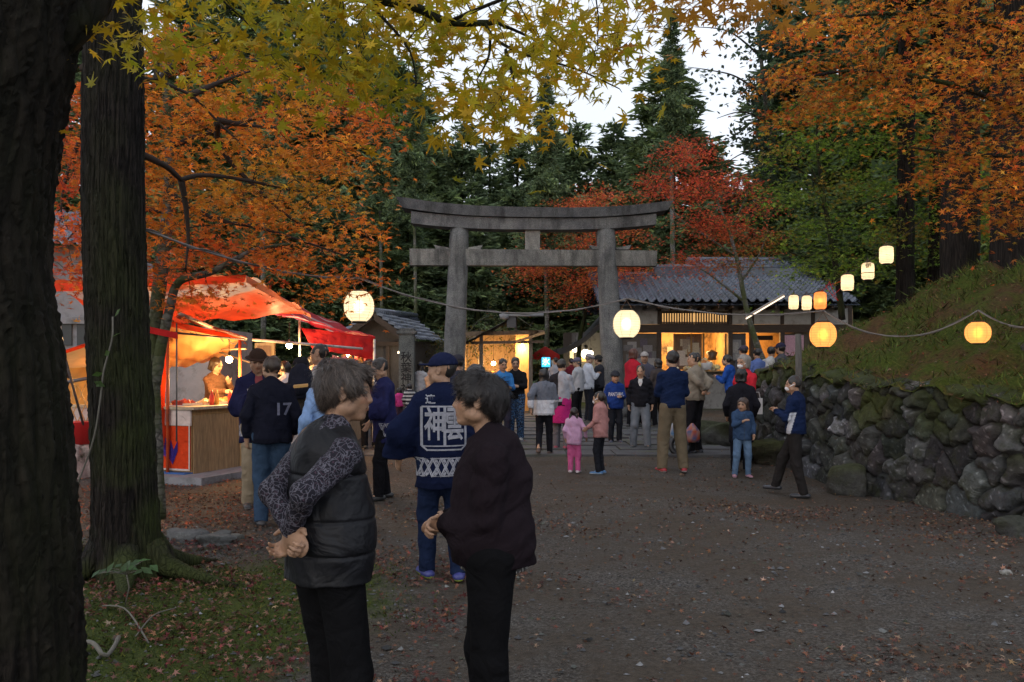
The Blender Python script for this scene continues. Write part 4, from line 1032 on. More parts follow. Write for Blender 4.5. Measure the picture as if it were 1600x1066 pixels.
posters(m, sx(1058), sx(1100), sz(576), sz(524), YS + .39, 16, CP); posters(m, sx(974), sx(1028), sz(580), sz(524), YS + .05, 14, [(.16, .15, .15), (.22, .2, .2), (.12, .1, .12), (.3, .28, .27)]); posters(m, sx(1143), sx(1164), sz(572), sz(524), YS + .05, 6, [(.22, .22, .23), (.3, .29, .28)])
posters(m, sx(1060), sx(1140), sz(560), sz(524), YS + 2.58, 8, CP)
m = MB(); m.box((sx(1225), YS - .0, sz(556)), (sx(1256), YS + .03, sz(524)), (.5, .3, .36)); m.build('poster', M['print'], shop); m = MB(); m.box((sx(1180), YS + .3, sz(531)), (sx(1212), YS + .34, sz(524)), (.03, .025, .02)); m.build('sign_board', M['print'], shop)
def bulb(name, label, p, r, col, e, watts, group=None, wire=None):
    o = thing(name, label, 'light bulb', p, group); m = MB()
    a = np.linspace(0, np.pi, 9); m.lathe([(max(r * math.sin(t), .0005), -r * math.cos(t)) for t in a], p, 14, W1); m.build('glass_bulb', emat('bulb_glow', col, e), o)
    m = MB(); m.tube([np.array(p) + (0, 0, r * .8), np.array(p) + (0, 0, r * 1.9)], r * .45, 8, (.05, .05, .05))
    if wire: m.tube([np.array(p) + (0, 0, r * 1.9), np.array(p) + (0, 0, wire)], .006, 5, (.03, .03, .03))
    m.build('socket', M['plastic'], o)
    l = bpy.data.lights.new('bulb_light', 'POINT'); l.energy = watts; l.color = col; l.shadow_soft_size = r * 1.5
    lo = bpy.data.objects.new('bulb_light', l); COL.objects.link(lo); lo.parent = o; lo.location = (0, 0, -r * 2.2); return o
bulb('light_bulb', 'warm bulb hanging inside the shop above the glittering goods', (sx(1092), YS + 1.2, sz(527)), .06, (1, .58, .22), 12, 70, 'bulbs lighting the shop', .2)
bulb('light_bulb', 'warm bulb inside the right-hand doorway of the shop', (sx(1195), YS + 1.3, sz(523)), .06, (1, .52, .18), 12, 55, 'bulbs lighting the shop', .2)
bulb('light_bulb', 'warm bulb behind the left window post of the shop', (sx(1040), YS + 1.4, sz(527)), .06, (1, .55, .2), 12, 50, 'bulbs lighting the shop', .2)
gd = thing('goods_display', 'glittering heap of wrapped goods on the lit shop counter', 'goods', (sx(1100), YS - .1, sz(578.5))); m = MB()
for _ in range(90):
    c = np.array([sx(1100) + rng.normal() * .33, YS + rng.uniform(-.2, .25), 0]); c[2] = sz(578) + .03 + rng.uniform(0, .30) * math.exp(-((c[0] - sx(1100)) / .35) ** 2)
    R = rotm(*rng.uniform(0, 3, 3)); m.obox(c, rng.uniform(.03, .07, 3), R, np.array([(.75, .6, .25), (.8, .75, .6), (.7, .3, .12), (.75, .7, .5), (.5, .45, .3)][rng.integers(5)]))
m.build('heap', M['plastic'], gd)['kind'] = 'stuff'
m = MB(); m.lathe([(.001, 0), (.15, 0), (.19, .22), (.19, .225), (.14, .02)], (sx(1101), YS - .28, sz(578)), 18, (.7, .7, .72)); gb = m.build('white_tub', M['plastic']); tag(gb, 'white plastic tub at the front of the lit shop counter', 'tub')
m = MB(); m.lathe([(.001, 0), (.16, .02), (.13, .10), (.2, .26), (.05, .34), (.001, .36)], (sx(1118), YS + .5, sz(563)), 18, (.08, .05, .03)); kt = m.build('ornament', M['leather']); tag(kt, 'dark rounded ornament standing inside the lit shop window', 'ornament')
# low tiled hut on the left
h = thing('tiled_hut', 'small dark hut with a bluish tiled gable roof left of the gate', 'building', (-3.6, 26, .24))
A0, A1 = P(583, 489, 24), P(650, 496, 28.5); B0, B1 = P(641, 531, 24), P(692, 536, 28.5); C0 = 2 * A0 - B0; C0[2] = B0[2]; C1 = 2 * A1 - B1; C1[2] = B1[2]
m = MB(); ua = A1 - A0; V, Qd = tile_roof(B0, B1 - B0, A0 - B0, np.linalg.norm(B1 - B0), np.linalg.norm(A0 - B0), .2, .2); m.add(V, Qd, (1.1, 1.1, 1.1), True)
V, Qd = tile_roof(C0, C1 - C0, A0 - C0, np.linalg.norm(C1 - C0), np.linalg.norm(A0 - C0), .2, .2); m.add(V, Qd, W1, True); hr = m.build('roof', M['tile'], h)
m = MB(); m.tube([A0 + (0, 0, .06), A1 + (0, 0, .06)], .09, 10); m.build('ridge_cap', M['tile'], hr)
m = MB(); ins = lambda p, k, dy=0: np.array([A0[0] + (p[0] - A0[0]) * k, p[1] + dy, p[2]])
f0, f1 = ins(C0, .85, .5), ins(B0, .85, .5); w0, w1 = ins(C1, .85, -.4), B1 + (-.2, -.4, 0)
m.add([(f0[0], f0[1], .2), (f1[0], f1[1], .2), (f1[0], f1[1], f1[2]), (f0[0], f0[1], f0[2]), (A0[0], f0[1], A0[2] - .08)], [np.array([[0, 1, 2, 3]]), np.array([[3, 2, 4]])], (.5, .5, .5))
m.add([(f1[0], f1[1], .2), (w1[0], w1[1], .2), (w1[0], w1[1], w1[2]), (f1[0], f1[1], f1[2])], np.array([[0, 1, 2, 3]])); m.build('wall', pmat('weathered_board', base=(.07, .06, .052), rough=.85, var=.4, vs=8, bump=.4, bs=20, stretch=(8, 8, 1)), h)
m = MB()
for q0, q1 in ((A0, B0), (A0, C0)): m.bar(np.array(q0) - (0, .06, .08), np.array(q1) - (0, .06, .08), .05, .16)
m.bar((f0[0], f0[1] - .05, f0[2] - .1), (f1[0], f1[1] - .05, f1[2] - .1), .09, .12)
for k in (.02, .35, .7, .98): x = f0[0] + (f1[0] - f0[0]) * k; m.bar((x, f0[1] - .06, .2), (x, f0[1] - .06, f0[2] - .17), .10)
m.build('timber_frame', M['darkwood'], h)
m = MB(); m.box((f0[0] + .95, f0[1] - .03, 1.0), (f0[0] + 1.3, f0[1] - .01, 1.75), (.01, .01, .01)); m.build('window', M['plastic'], h)
bulb('light_bulb', 'small warm bulb under the eave of the tiled hut', P(624, 551, 23.9), .04, (1, .75, .45), 12, 3)
# open wooden booth, lit
bt = thing('wooden_booth', 'open-fronted wooden booth with a lean-to roof glowing warm inside', 'building', P(790, 640, 25)); YB = 25.0; bx = lambda p, Y=YB: (p - 800) / F * Y; bz = lambda p, Y=YB: CAMZ + (HZ - p) / F * Y
m = MB(); q = [P(715, 541, 24.6), P(806, 493, 24.6), P(806, 493, 27.5), P(715, 541, 27.5)]
m.sheet(*q, 8, 4, .06, 0, .01, (.10, .085, .07), fr=30); q = [P(800, 490, 24.6), P(851, 523, 24.6), P(851, 523, 27.5), P(800, 490, 27.5)]; m.sheet(*q, 6, 4, .06, 0, .01, (.12, .10, .08), fr=30); m.build('roof', M['paint'], bt)
m = MB()
for a, b in ((752, 752), (829, 829), (722, 722)): m.bar((bx(a), YB, .24), (bx(b), YB, bz(521)), .11, col=(.16, .13, .10))
m.bar(P(722, 522, 24.9), P(850, 519, 24.9), .08, .12, (.2, .14, .09)); m.bar(P(722, 536, 24.95), P(850, 534, 24.95), .06, .08, (.14, .10, .07)); m.bar(P(757, 522, 24.9), P(806, 496, 24.9), .06, .08, (.12, .09, .07)); m.bar(P(806, 520, 24.85), P(806, 495, 24.85), .07, .07, (.12, .09, .07))
for k in range(9): m.bar(P(762 + k * 11, 521, 24.8), P(762 + k * 11, 519, 27.3), .05, .07, (.22, .14, .08))
m.bar(P(806, 534, 24.8), P(851, 520, 24.4), .05, .07, (.4, .25, .12)); m.build('timber_frame', M['wood'], bt)
m = MB(); m.box((bx(722, 26.5), 27.0, .24), (bx(828, 27), 27.08, bz(520, 27)), (.40, .26, .13)); m.box((bx(829), 25.1, .24), (bx(829) + .06, 27, bz(523)), (.42, .27, .13)); m.box((bx(806), 25.9, .24), (bx(829), 25.95, bz(520)), (.5, .33, .15)); m.box((bx(722), 25.1, .24), (bx(722) + .06, 27, bz(528)), (.3, .2, .11)); m.box((bx(722), 25.0, .24), (bx(800), 25.06, .95), (.20, .15, .10)); m.build('board_wall', M['wood'], bt)
m = MB(); m.box((bx(720), 24.9, .95), (bx(806), 25.5, 1.0), (.3, .2, .12)); m.build('counter', M['woodh'], bt)
m = MB(); m.tube([P(795, 492, 24.4), P(849, 492, 24.6)], .05, 8, (.35, .36, .38)); m.lathe([(.01, 0), (.12, .04), (.15, .16), (.02, .2)], P(788, 500, 24.4), 14, (.3, .3, .32)); m.box(P(792, 512, 24.5), P(806, 495, 24.6), (.06, .06, .065)); m.build('roof_lamp', M['plastic'], bt)
bulb('light_bulb', 'clear bulb on a long wire hanging in the wooden booth', P(771, 568, 25.6), .065, (1, .62, .28), 30, 60, None, .9)
bulb('light_bulb', 'bulb glowing against the plank wall at the right of the booth', P(816, 540, 25.7), .05, (1, .60, .24), 25, 22)
# parasol and signs beyond
um = thing('parasol', 'red cloth parasol over a far stall right of the booth', 'parasol', P(852, 640, 27.5)); m = MB(); c0 = P(852, 541, 27.5)
a = np.linspace(0, 2 * np.pi, 13)[:-1]; V = [c0]; 
for k, t in enumerate(a): V.append(P(852, 552, 27.5) + (math.cos(t) * .46, math.sin(t) * .46, -.05))
for k, t in enumerate(a): V.append(P(852, 558, 27.5) + (math.cos(t) * .47, math.sin(t) * .47, -.06 + .03 * math.sin(t * 5)))
m.add(V, [np.array([[0, 1 + k, 1 + (k + 1) % 12] for k in range(12)]), np.array([[1 + k, 13 + k, 13 + (k + 1) % 12, 1 + (k + 1) % 12] for k in range(12)])], (.55, .03, .02), True); m.build('canopy', pmat('parasol_cloth', rough=.8, transl=.5), um)
m = MB(); m.tube([P(852, 640, 27.5), c0], .025, 8, (.2, .2, .2)); m.build('pole', M['plastic'], um)
sg = thing('lit_sign', 'small glowing cyan sign with a white character near the far parasol', 'sign', P(853, 566, 26.5)); q = P(853, 566, 26.5)
m = MB(); m.box(q - (.13, .03, .15), q + (.13, .03, .15), (.1, .4, .7)); m.build('sign_box', emat('sign_glow', (.05, .45, .9), .9), sg)
V, T = text_mesh('氷', .24, .004); m = MB(); m.add(np.stack([q[0] + V[:, 0], np.full(len(V), q[1] - .034), q[2] + V[:, 1]], 1), T); m.build('lettering', emat('sign_letter', (.7, .9, 1), 1.0), sg)
bn = thing('white_banner', 'narrow white cloth banner hanging beside the cyan sign', 'banner', P(866, 600, 26.4)); m = MB(); m.sheet(P(861, 563, 26.4), P(864, 563, 26.4), P(868, 582, 26.4), P(864, 582, 26.4), 3, 6, .006, 0, .01, (.6, .7, .75)); m.build('cloth', M['cloth'], bn)
m = MB(); m.tube([P(862, 640, 26.42), P(860, 560, 26.42)], .012, 6, (.3, .3, .3)); m.build('pole', M['plastic'], bn)
# dark hall beyond, with lamps under its eave
hl = thing('shrine_hall', 'dark curved-roof hall beyond the gate with lamps under the eave', 'building', P(905, 620, 32)); m = MB(); YH = 32.0
n = 14; V = []
for k in range(n):
    t = k / (n - 1); px = 868 + (950 - 868) * t; py = 546 - (546 - 486) * t ** 1.7
    for dy, dz in ((-1.2, 0), (3.5, 0), (3.5, -.22), (-1.2, -.22)): q = P(px, py, YH); q[1] += dy; q[2] += dz; V.append(q)
i = np.arange(n - 1)[:, None] * 4; j = np.arange(4)[None]; k2 = (j + 1) % 4
m.add(V, [np.stack([i + j, i + 4 + j, i + 4 + k2, i + k2], -1).reshape(-1, 4), np.array([[0, 1, 2, 3]])], (.045, .045, .05)); m.build('roof', M['paint'], hl)
m = MB(); m.box(P(888, 640, 33.5), P(965, 520, 33.6), (.22, .21, .20)); m.box(P(880, 640, 33.4), P(893, 520, 33.45), (.06, .045, .035)); m.build('wall', M['paint'], hl)
m = MB(); m.bar(P(893, 640, 32), P(893, 538, 32), .14, col=(.35, .3, .2)); m.build('post', M['wood'], hl)
m = MB(); m.box(P(903, 565, 33.3), P(917, 550, 33.35), (.7, .45, .1)); m.build('sign_board', emat('sign_yellow', (1, .6, .15), .8), hl)
for px, py, r, lab in ((899, 545, .13, 'round white globe lamp, leftmost under the hall eave'), (915, 553, .17, 'large bright globe lamp in the middle under the hall eave'), (923, 552, .10, 'small globe lamp nearest the right gate pillar')):
    bulb('globe_lamp', lab, P(px, py, 31.5), r, (1, .86, .6), 4.0, 12, 'globe lamps under the hall eave', .5)
# grey storehouse behind the stalls
st = thing('storehouse', 'grey plastered storehouse with a tiled eave behind the food stalls', 'building', P(150, 700, 17)); m = MB(); Ys = 17.0
m.box(P(-200, 700, Ys), P(140, 384, Ys) + (0, 3, 0), (.22, .23, .25)); m.box(P(140, 700, Ys + .2), P(333, 512, Ys + .2) + (0, 2.6, 0), (.22, .23, .25)); m.build('wall', M['concrete'], st)
m = MB(); m.box(P(-200, 506, Ys - .12), P(150, 496, Ys) , (.30, .31, .33)); m.build('ledge', M['concrete'], st)
m = MB(); m.box(P(88, 540, Ys - .04), P(113, 506, Ys - .01), (.02, .025, .03)); m.box(P(120, 540, Ys - .04), P(134, 506, Ys - .01), (.02, .025, .03)); m.build('window', M['plastic'], st)
m = MB(); o = P(-200, 386, 16.3); V, Qd = tile_roof(o, (1, 0, 0), (0, 2.4, 1.05), 4.15, 2.6); m.add(V, Qd, W1, True); m.build('roof', M['tile'], st)
M['bluemetal'] = pmat('blue_panel', base=(.02, .08, .25), rough=.5)
# ------------------------------------------------------------------ food stalls
def tarp(name, sc=.6):
    return pmat(name, rough=.55, var=.18, vs=3, bump=.25, bs=9, bd=.02, transl=.55, spec=.3)
M['tarp'] = tarp('tarpaulin')
ORG, WHT, CRM, RED = (.62, .05, .010), (.55, .36, .28), (.62, .38, .14), (.50, .02, .015)
s1 = thing('food_stall', 'food stall with orange and white tarpaulin roof and lit counter', 'stall', P(300, 760, 11.7))
stripe = lambda a, b, ks, ax=0: (lambda u, v: np.where((np.searchsorted(ks, (u, v)[ax]) % 2 == 1)[:, None], np.array(b), np.array(a)))
m = MB()
m.sheet(P(80, 443, 10.4), P(385, 430, 10.7), P(484, 491, 14.6), P(180, 508, 14.6), 40, 24, 0, .16, .030, colf=stripe(ORG, WHT, [.10, .26], 1))
m.sheet(P(80, 443, 10.4), P(385, 430, 10.7), P(382, 441, 10.68), P(82, 456, 10.38), 30, 4, 0, .0, .008, ORG)
m.sheet(P(385, 430, 10.7), P(484, 491, 14.6), P(486, 497, 14.6), P(384, 441, 10.7), 24, 3, 0, 0, .008, (.5, .2, .12)); m.build('roof_sheet', M['tarp'], s1)
m = MB(); m.sheet(P(262, 503, 11.6), P(380, 528, 13.2), P(352, 556, 14.4), P(258, 580, 13.6), 20, 16, 0, .10, .025, CRM); m.sheet(P(262, 501, 11.58), P(382, 526, 13.18), P(380, 533, 13.18), P(262, 510, 11.58), 20, 3, 0, 0, .008, ORG); m.build('side_awning', M['tarp'], s1)
m = MB(); m.sheet(P(92, 552, 11.3), P(262, 497, 11.9), P(262, 575, 13.5), P(95, 585, 13.5), 20, 14, 0, .05, .012, CRM); m.sheet(P(92, 550, 11.28), P(262, 495, 11.88), P(262, 500, 11.88), P(92, 556, 11.28), 20, 3, 0, 0, .006, ORG); m.build('rear_awning', M['tarp'], s1)
m = MB(); m.sheet(P(90, 575, 12.6), P(246, 575, 12.6), P(246, 700, 12.4), P(90, 700, 12.4), 24, 20, 0, 0, .02, (.62, .36, .10)); m.sheet(P(236, 500, 11.7), P(262, 500, 11.8), P(256, 700, 11.8), P(240, 700, 11.7), 6, 20, 0, 0, .02, ORG, fr=14); m.build('side_sheet', M['tarp'], s1)
m = MB()
for a, b, w, c in (((375, 735, 13.0), (375, 526, 13.0), .05, (.5, .07, .02)), ((262, 745, 11.75), (262, 498, 11.75), .045, (.5, .08, .02)), ((277, 495, 11.6), (384, 529, 13.1), .05, (.5, .08, .03)), ((272, 520, 11.62), (385, 531, 13.05), .03, (.06, .06, .06)), ((276, 690, 11.4), (276, 505, 11.4), .022, (.1, .1, .1)), ((280, 490, 11.3), (335, 513, 12.4), .05, (.6, .5, .42)),
                    ((90, 600, 12.2), (170, 585, 12.2), .05, (.12, .12, .13)), ((98, 545, 11.3), (140, 700, 12.0), .035, (.06, .05, .05)), ((97, 548, 11.3), (108, 590, 11.6), .05, (.06, .05, .05)), ((93, 505, 11), (99, 545, 11.3), .03, (.4, .45, .5)), ((385, 545, 12.9), (300, 548, 14), .03, (.2, .15, .1)), ((330, 545, 13.5), (480, 600, 15.5), .03, (.25, .2, .15))):
    m.tube([P(*a), P(*b)], w / 2, 8, c)
m.build('frame_pole', M['paint'], s1)
m = MB()
for k in range(9):
    for sgn in (1, -1): x0 = 95 + k * 13; m.tube([P(x0, 600, 12.1), P(x0 + sgn * 30, 670, 12.1)], .008, 4, (.5, .3, .1))
m.build('net', M['plastic'], s1)
# counter: local frame u = along the path, v = to the left
cA = P(300, 758, 11.7); cA[2] = float(G(cA[0], cA[1])); u = unit((.40, 1.1, 0)); vL = unit((-1.1, .40, 0)); Rc = np.array([u, vL, (0, 0, 1)]).T
cpt = lambda a, b, z: cA + u * a + vL * b + np.array([0, 0, z])
def cbox(m, a0, a1, b0, b1, z0, z1, col): m.obox(cpt((a0 + a1) / 2, (b0 + b1) / 2, (z0 + z1) / 2), ((a1 - a0) / 2, (b1 - b0) / 2, (z1 - z0) / 2), Rc, col)
m = MB(); cbox(m, 0, 3.2, 0, .75, .12, .98, (.30, .18, .075)); cbox(m, 0, .75, .75, 2.2, .12, .98, (.24, .16, .09)); cbox(m, .02, 1.0, -.02, 0, .10, .90, (.32, .21, .11)); cbox(m, 1.06, 2.2, -.035, 0, .16, .88, (.38, .24, .10)); cbox(m, 1.0, 1.06, -.03, 0, .02, 1.0, (.5, .32, .14)); cbox(m, 2.2, 2.26, -.03, 0, .02, 1.0, (.4, .26, .12)); m.build('counter_body', M['wood'], s1)  # path-side panels tinted golden: warm bulb light put into their colour
m = MB(); cbox(m, -.06, 3.3, -.08, .8, .98, 1.02, (.5, .42, .3)); cbox(m, -.06, .8, .8, 2.3, .98, 1.02, (.5, .42, .3)); m.build('counter_top', M['woodh'], s1)
m = MB(); cbox(m, -.03, -.005, .0, 2.2, .76, .97, (.62, .52, .48)); cbox(m, 1.06, 2.2, -.05, -.03, .86, .97, (.55, .35, .2)); m.build('white_valance', M['cloth'], s1)
m = MB(); cbox(m, -.025, -.004, .02, 2.2, .16, .75, (.60, .055, .015)); cbox(m, -.028, -.024, .02, 2.2, .14, .165, (.6, .5, .45)); cbox(m, -.028, -.024, .015, .035, .14, .78, (.6, .5, .45)); bnp = m.build('orange_banner', M['cloth'], s1)
m = MB()
for b0, z0, ang, ln in ((.38, .30, .5, .30), (.30, .22, .1, .34), (.48, .24, .95, .26), (.66, .45, .35, .30), (.72, .36, -.1, .34), (.60, .30, .8, .22), (1.05, .3, .4, .3), (1.2, .4, .0, .3)):
    for o in (-.35, 0, .35):
        d = np.array([math.sin(ang + o), math.cos(ang + o)]); p_ = np.array([-d[1], d[0]])
        q = [np.array([b0, z0]), np.array([b0, z0]) + d * ln * .6 + p_ * .035, np.array([b0, z0]) + d * ln, np.array([b0, z0]) + d * ln * .6 - p_ * .035]
        m.add([cpt(-.034 - .001 * abs(o), k[0], k[1]) for k in q], np.array([[0, 1, 2, 3]]), [(.03, .02, .16), (.05, .03, .22), (.10, .03, .2)][int(o * 3 + 1.1) % 3])
m.build('painted_plume', M['print'], s1)
m = MB(); cbox(m, -.35, 3.4, -.45, 2.4, -.02, .10, (.16, .14, .12)); m.build('floor_board', M['concrete'], s1)
m = MB(); cbox(m, .0, 3.2, .0, .72, .101, .118, (.03, .12, .35)); cbox(m, -.12, 0, .02, .9, .101, .118, (.03, .12, .35)); m.build('blue_sheet', M['plastic'], s1)
for k, (a, b, lab, colr) in enumerate(((.25, .35, 'shallow tray of red sauced snacks at the near corner of the stall counter', (.4, .06, .03)), (.75, .3, 'tray of pale dumplings on the lit stall counter', (.6, .45, .25)), (1.3, .35, 'tray of browned skewers in front of the stall keeper', (.25, .10, .03)), (.3, 1.2, 'tray of wrapped snacks at the back left of the stall counter', (.5, .3, .2)))):
    t = thing('food_tray', lab, 'tray', cpt(a, b, 1.02), 'trays on the stall counter'); m = MB(); cbox(m, a - .2, a + .2, b - .15, b + .15, 1.022, 1.036, (.5, .5, .5)); cbox(m, a - .2, a + .2, b - .155, b - .145, 1.03, 1.06, (.5, .5, .5)); cbox(m, a - .2, a + .2, b + .145, b + .155, 1.03, 1.06, (.5, .5, .5)); m.build('dish', M['plastic'], t)
    m = MB()
    for _ in range(26): c = cpt(a + rng.uniform(-.17, .17), b + rng.uniform(-.12, .12), 1.05 + rng.uniform(0, .03)); m.obox(c, rng.uniform(.015, .035, 3), rotm(*rng.uniform(0, 3, 3)), np.array(colr) * rng.uniform(.6, 1.4))
    m.build('snack', M['plastic'], t)
for k, (a_, b_, sz_, colr, lab) in enumerate(((1.75, .45, (.22, .16, .13), (.35, .22, .10), 'brown cardboard carton on the stall counter behind the trays'), (2.2, .35, (.14, .14, .2), (.5, .48, .42), 'pale upright carton near the red pole on the stall counter'), (.15, 1.75, (.2, .15, .16), (.30, .18, .09), 'carton at the back left corner of the stall counter'))):
    bx_ = thing('carton', lab, 'carton', cpt(a_, b_, 1.02)); m = MB(); cbox(m, a_ - sz_[0] / 2, a_ + sz_[0] / 2, b_ - sz_[1] / 2, b_ + sz_[1] / 2, 1.022, 1.022 + sz_[2], colr); m.build('box', M['paint'], bx_)
    m = MB(); cbox(m, a_ - sz_[0] / 2 - .01, a_ + sz_[0] / 2 + .01, b_ - sz_[1] / 2 - .05, b_ - sz_[1] / 2, 1.02 + sz_[2], 1.026 + sz_[2], np.array(colr) * 1.15); cbox(m, a_ - .02, a_ + .02, b_ - sz_[1] / 2 - .002, b_ + sz_[1] / 2 + .002, 1.023, 1.0235 + sz_[2], (.5, .4, .25)); m.build('flap', M['paint'], bx_)
for k, (a_, colr) in enumerate(((.55, (.5, .05, .03)), (.66, (.55, .35, .08)), (.95, (.5, .06, .04)))):
    m = MB(); c = cpt(a_, .12, 1.022); m.lathe([(.001, 0), (.032, 0), (.034, .12), (.018, .16), (.010, .21), (.001, .212)], c, 14, colr); tag(m.build('sauce_bottle', M['plastic']), ['red squeeze bottle nearest the stall corner', 'mustard yellow squeeze bottle between two red ones', 'red squeeze bottle farthest from the stall corner'][k], 'bottle', 'squeeze bottles on the counter')
m = MB()
for k in range(7):
    t_ = np.linspace(0, 1, 14)[:, None]; a1 = P(270 + 14 * k, 500 + 4 * k, 11.7 + .2 * k); b1 = P(300 + 12 * k, 512 + 3 * k, 12.4 + .2 * k); q = a1 + (b1 - a1) * t_; q[:, 2] -= .10 * 4 * t_[:, 0] * (1 - t_[:, 0]); m.tube(q, .006, 5, (.05, .05, .05))
m.build('wire', M['plastic'], s1)
m = MB(); c = P(128, 693, 12.0); m.lathe([(.001, 0), (.19, 0), (.22, .3), (.225, .31), (.15, .31), (.001, .30)], c, 20, (.42, .02, .02)); tag(m.build('red_tub', M['plastic']), 'red plastic tub behind the big tree trunk beside the stall', 'tub')
rock('sack', 'pale sack of supplies on the ground behind the tree trunk', at_ground(130, 745, .2), (.2, .2, .32), 12, (.42, .34, .32), 0)
bulb('light_bulb', 'bare bulb on the red pole in front of the stall keeper', P(358, 562, 12.7), .05, (1, .55, .2), 60, 62, 'bare bulbs at the food stalls', .45)
bulb('light_bulb', 'bare bulb hanging at the second stall above the customers', P(452, 540, 14.6), .055, (1, .60, .25), 60, 62, 'bare bulbs at the food stalls', .4)
bulb('light_bulb', 'bulb under the orange tarpaulin hidden behind the tree trunk', P(190, 545, 12.6), .05, (1, .55, .2), 30, 60, 'bare bulbs at the food stalls', .3)
bulb('light_bulb', 'small bulb among the goods at the far end of the red awning', P(543, 557, 16.6), .05, (1, .6, .28), 40, 30, 'bare bulbs at the food stalls', .3)
bn2 = thing('wooden_bench', 'small worn wooden bench standing beside the stall counter', 'bench', P(392, 742, 13)); q = P(392, 742, 12.9); q[2] = float(G(q[0], q[1]))
m = MB(); m.box(q + (-.35, -.15, .28), q + (.45, .15, .32), (.25, .14, .07)); m.build('seat', M['woodh'], bn2)
for dx in (-.3, .38):
    for dy in (-.12, .12): m = MB(); m.bar(q + (dx, dy, 0), q + (dx * .9, dy, .28), .04, col=(.2, .12, .06)); m.build('leg', M['wood'], bn2)
# second stall: red striped awning
s2 = thing('awning_stall', 'second stall under a red awning with thin white stripes', 'stall', P(520, 690, 16.5)); m = MB()
zz = lambda u, v: np.where(((np.abs(((u * 9) % 1) - .5) < .10) & (v < .55))[:, None], np.array((.6, .5, .5)), np.array((.46, .02, .03)))
m.sheet(P(425, 488, 14.6), P(470, 480, 20), P(578, 527, 19.5), P(586, 527, 15.2), 40, 40, 0, .12, .025, colf=zz)
m.sheet(P(586, 527, 15.2), P(578, 527, 19.5), P(576, 556, 19.5), P(585, 562, 15.2), 20, 6, 0, 0, .02, (.40, .015, .02)); m.sheet(P(470, 512, 14.9), P(586, 527, 15.2), P(585, 562, 15.2), P(488, 545, 14.9), 20, 6, 0, 0, .02, (.40, .015, .02)); m.build('awning', M['tarp'], s2)
m = MB()
for a, b in (((583, 690, 15.2), (585, 530, 15.2)), ((470, 700, 15.0), (468, 500, 15.0)), ((395, 531, 13.1), (566, 545, 15.1))): m.tube([P(*a), P(*b)], .022, 8, (.55, .53, .5))
m.build('frame_pole', M['paint'], s2)
m = MB(); a, b = P(495, 640, 16.0), P(575, 600, 18.5); m.box((a[0], a[1], .1), (b[0], b[1], .95), (.3, .2, .12)); m.build('counter', M['wood'], s2)
for k, (px, py, Y, c, lab) in enumerate(((540, 569, 16.4, (.55, .35, .1), 'stack of amber jars on the second stall, left end'), (556, 571, 16.6, (.5, .08, .06), 'row of red packets on the second stall'), (572, 566, 16.9, (.5, .4, .3), 'pale toys piled at the right end of the second stall'), (527, 572, 16.2, (.5, .2, .3), 'pink packages on the second stall counter'))):
    m = MB(); q = P(px, py, Y)
    for _ in range(16): m.obox(q + rng.normal(size=3) * (.10, .1, .08), rng.uniform(.03, .06, 3), rotm(*rng.uniform(0, 3, 3)), np.array(c) * rng.uniform(.6, 1.5))
    t = m.build('goods_pile', M['plastic']); tag(t, lab, 'goods', 'goods on the second stall')
m = MB(); a, b = P(398, 575, 15.8), P(428, 536, 15.8); m.box(a, b + (0, .1, 0), (.3, .22, .12)); m.box(a + (.05, -.02, .05), b + (-.05, 0, -.05), (.16, .10, .06)); tag(m.build('wooden_cabinet', M['wood']), 'wooden cabinet standing behind the bulb of the second stall', 'cabinet')

# ------------------------------------------------------------------ lanterns, cables, tube light
def paper(name, col, e, hot):
    m, nt, b, N, L = nodes(name); tc = N('ShaderNodeTexCoord'); sx_ = N('ShaderNodeSeparateXYZ'); L(tc.outputs['Object'], sx_.inputs[0])
    em = N('ShaderNodeEmission'); em.inputs[0].default_value = (*col, 1)
    wv = N('ShaderNodeMath', operation='SINE'); ws = N('ShaderNodeMath', operation='MULTIPLY'); ws.inputs[1].default_value = 200.0; L(sx_.outputs[2], ws.inputs[0]); L(ws.outputs[0], wv.inputs[0])
    wr_ = N('ShaderNodeMapRange'); wr_.inputs[1].default_value = -1; wr_.inputs[2].default_value = 1; wr_.inputs[3].default_value = e * .55; wr_.inputs[4].default_value = e * 1.1; L(wv.outputs[0], wr_.inputs[0]); L(wr_.outputs[0], em.inputs[1])
    tr_ = N('ShaderNodeBsdfTranslucent'); tr_.inputs[0].default_value = (.4, .36, .3, 1)
    rf = N('ShaderNodeBsdfRefraction'); rf.inputs['IOR'].default_value = 1.3; rf.inputs['Roughness'].default_value = .5; rf.inputs['Color'].default_value = (*[min(1, c * 1.0 + .1) for c in col], 1)
    mx = N('ShaderNodeMixShader'); mx.inputs[0].default_value = hot; L(tr_.outputs[0], mx.inputs[1]); L(rf.outputs[0], mx.inputs[2])
    ad = N('ShaderNodeAddShader'); L(mx.outputs[0], ad.inputs[0]); L(em.outputs[0], ad.inputs[1]); L(ad.outputs[0], nt.nodes['Material Output'].inputs[0]); return m
PAP = {'white': paper('paper_white', (1, .82, .56), .27, .10), 'amber': paper('paper_amber', (1, .31, .06), .33, .11), 'cream': paper('paper_cream', (1, .70, .42), .36, .0), 'red': paper('paper_orange', (1, .2, .03), .45, .1)}
GLOW = {'white': emat('lamp_white', (1, .80, .48), 8), 'amber': emat('lamp_amber', (1, .5, .12), 8), 'cream': emat('lamp_cream', (1, .75, .4), 10), 'red': emat('lamp_orange', (1, .5, .15), 9)}
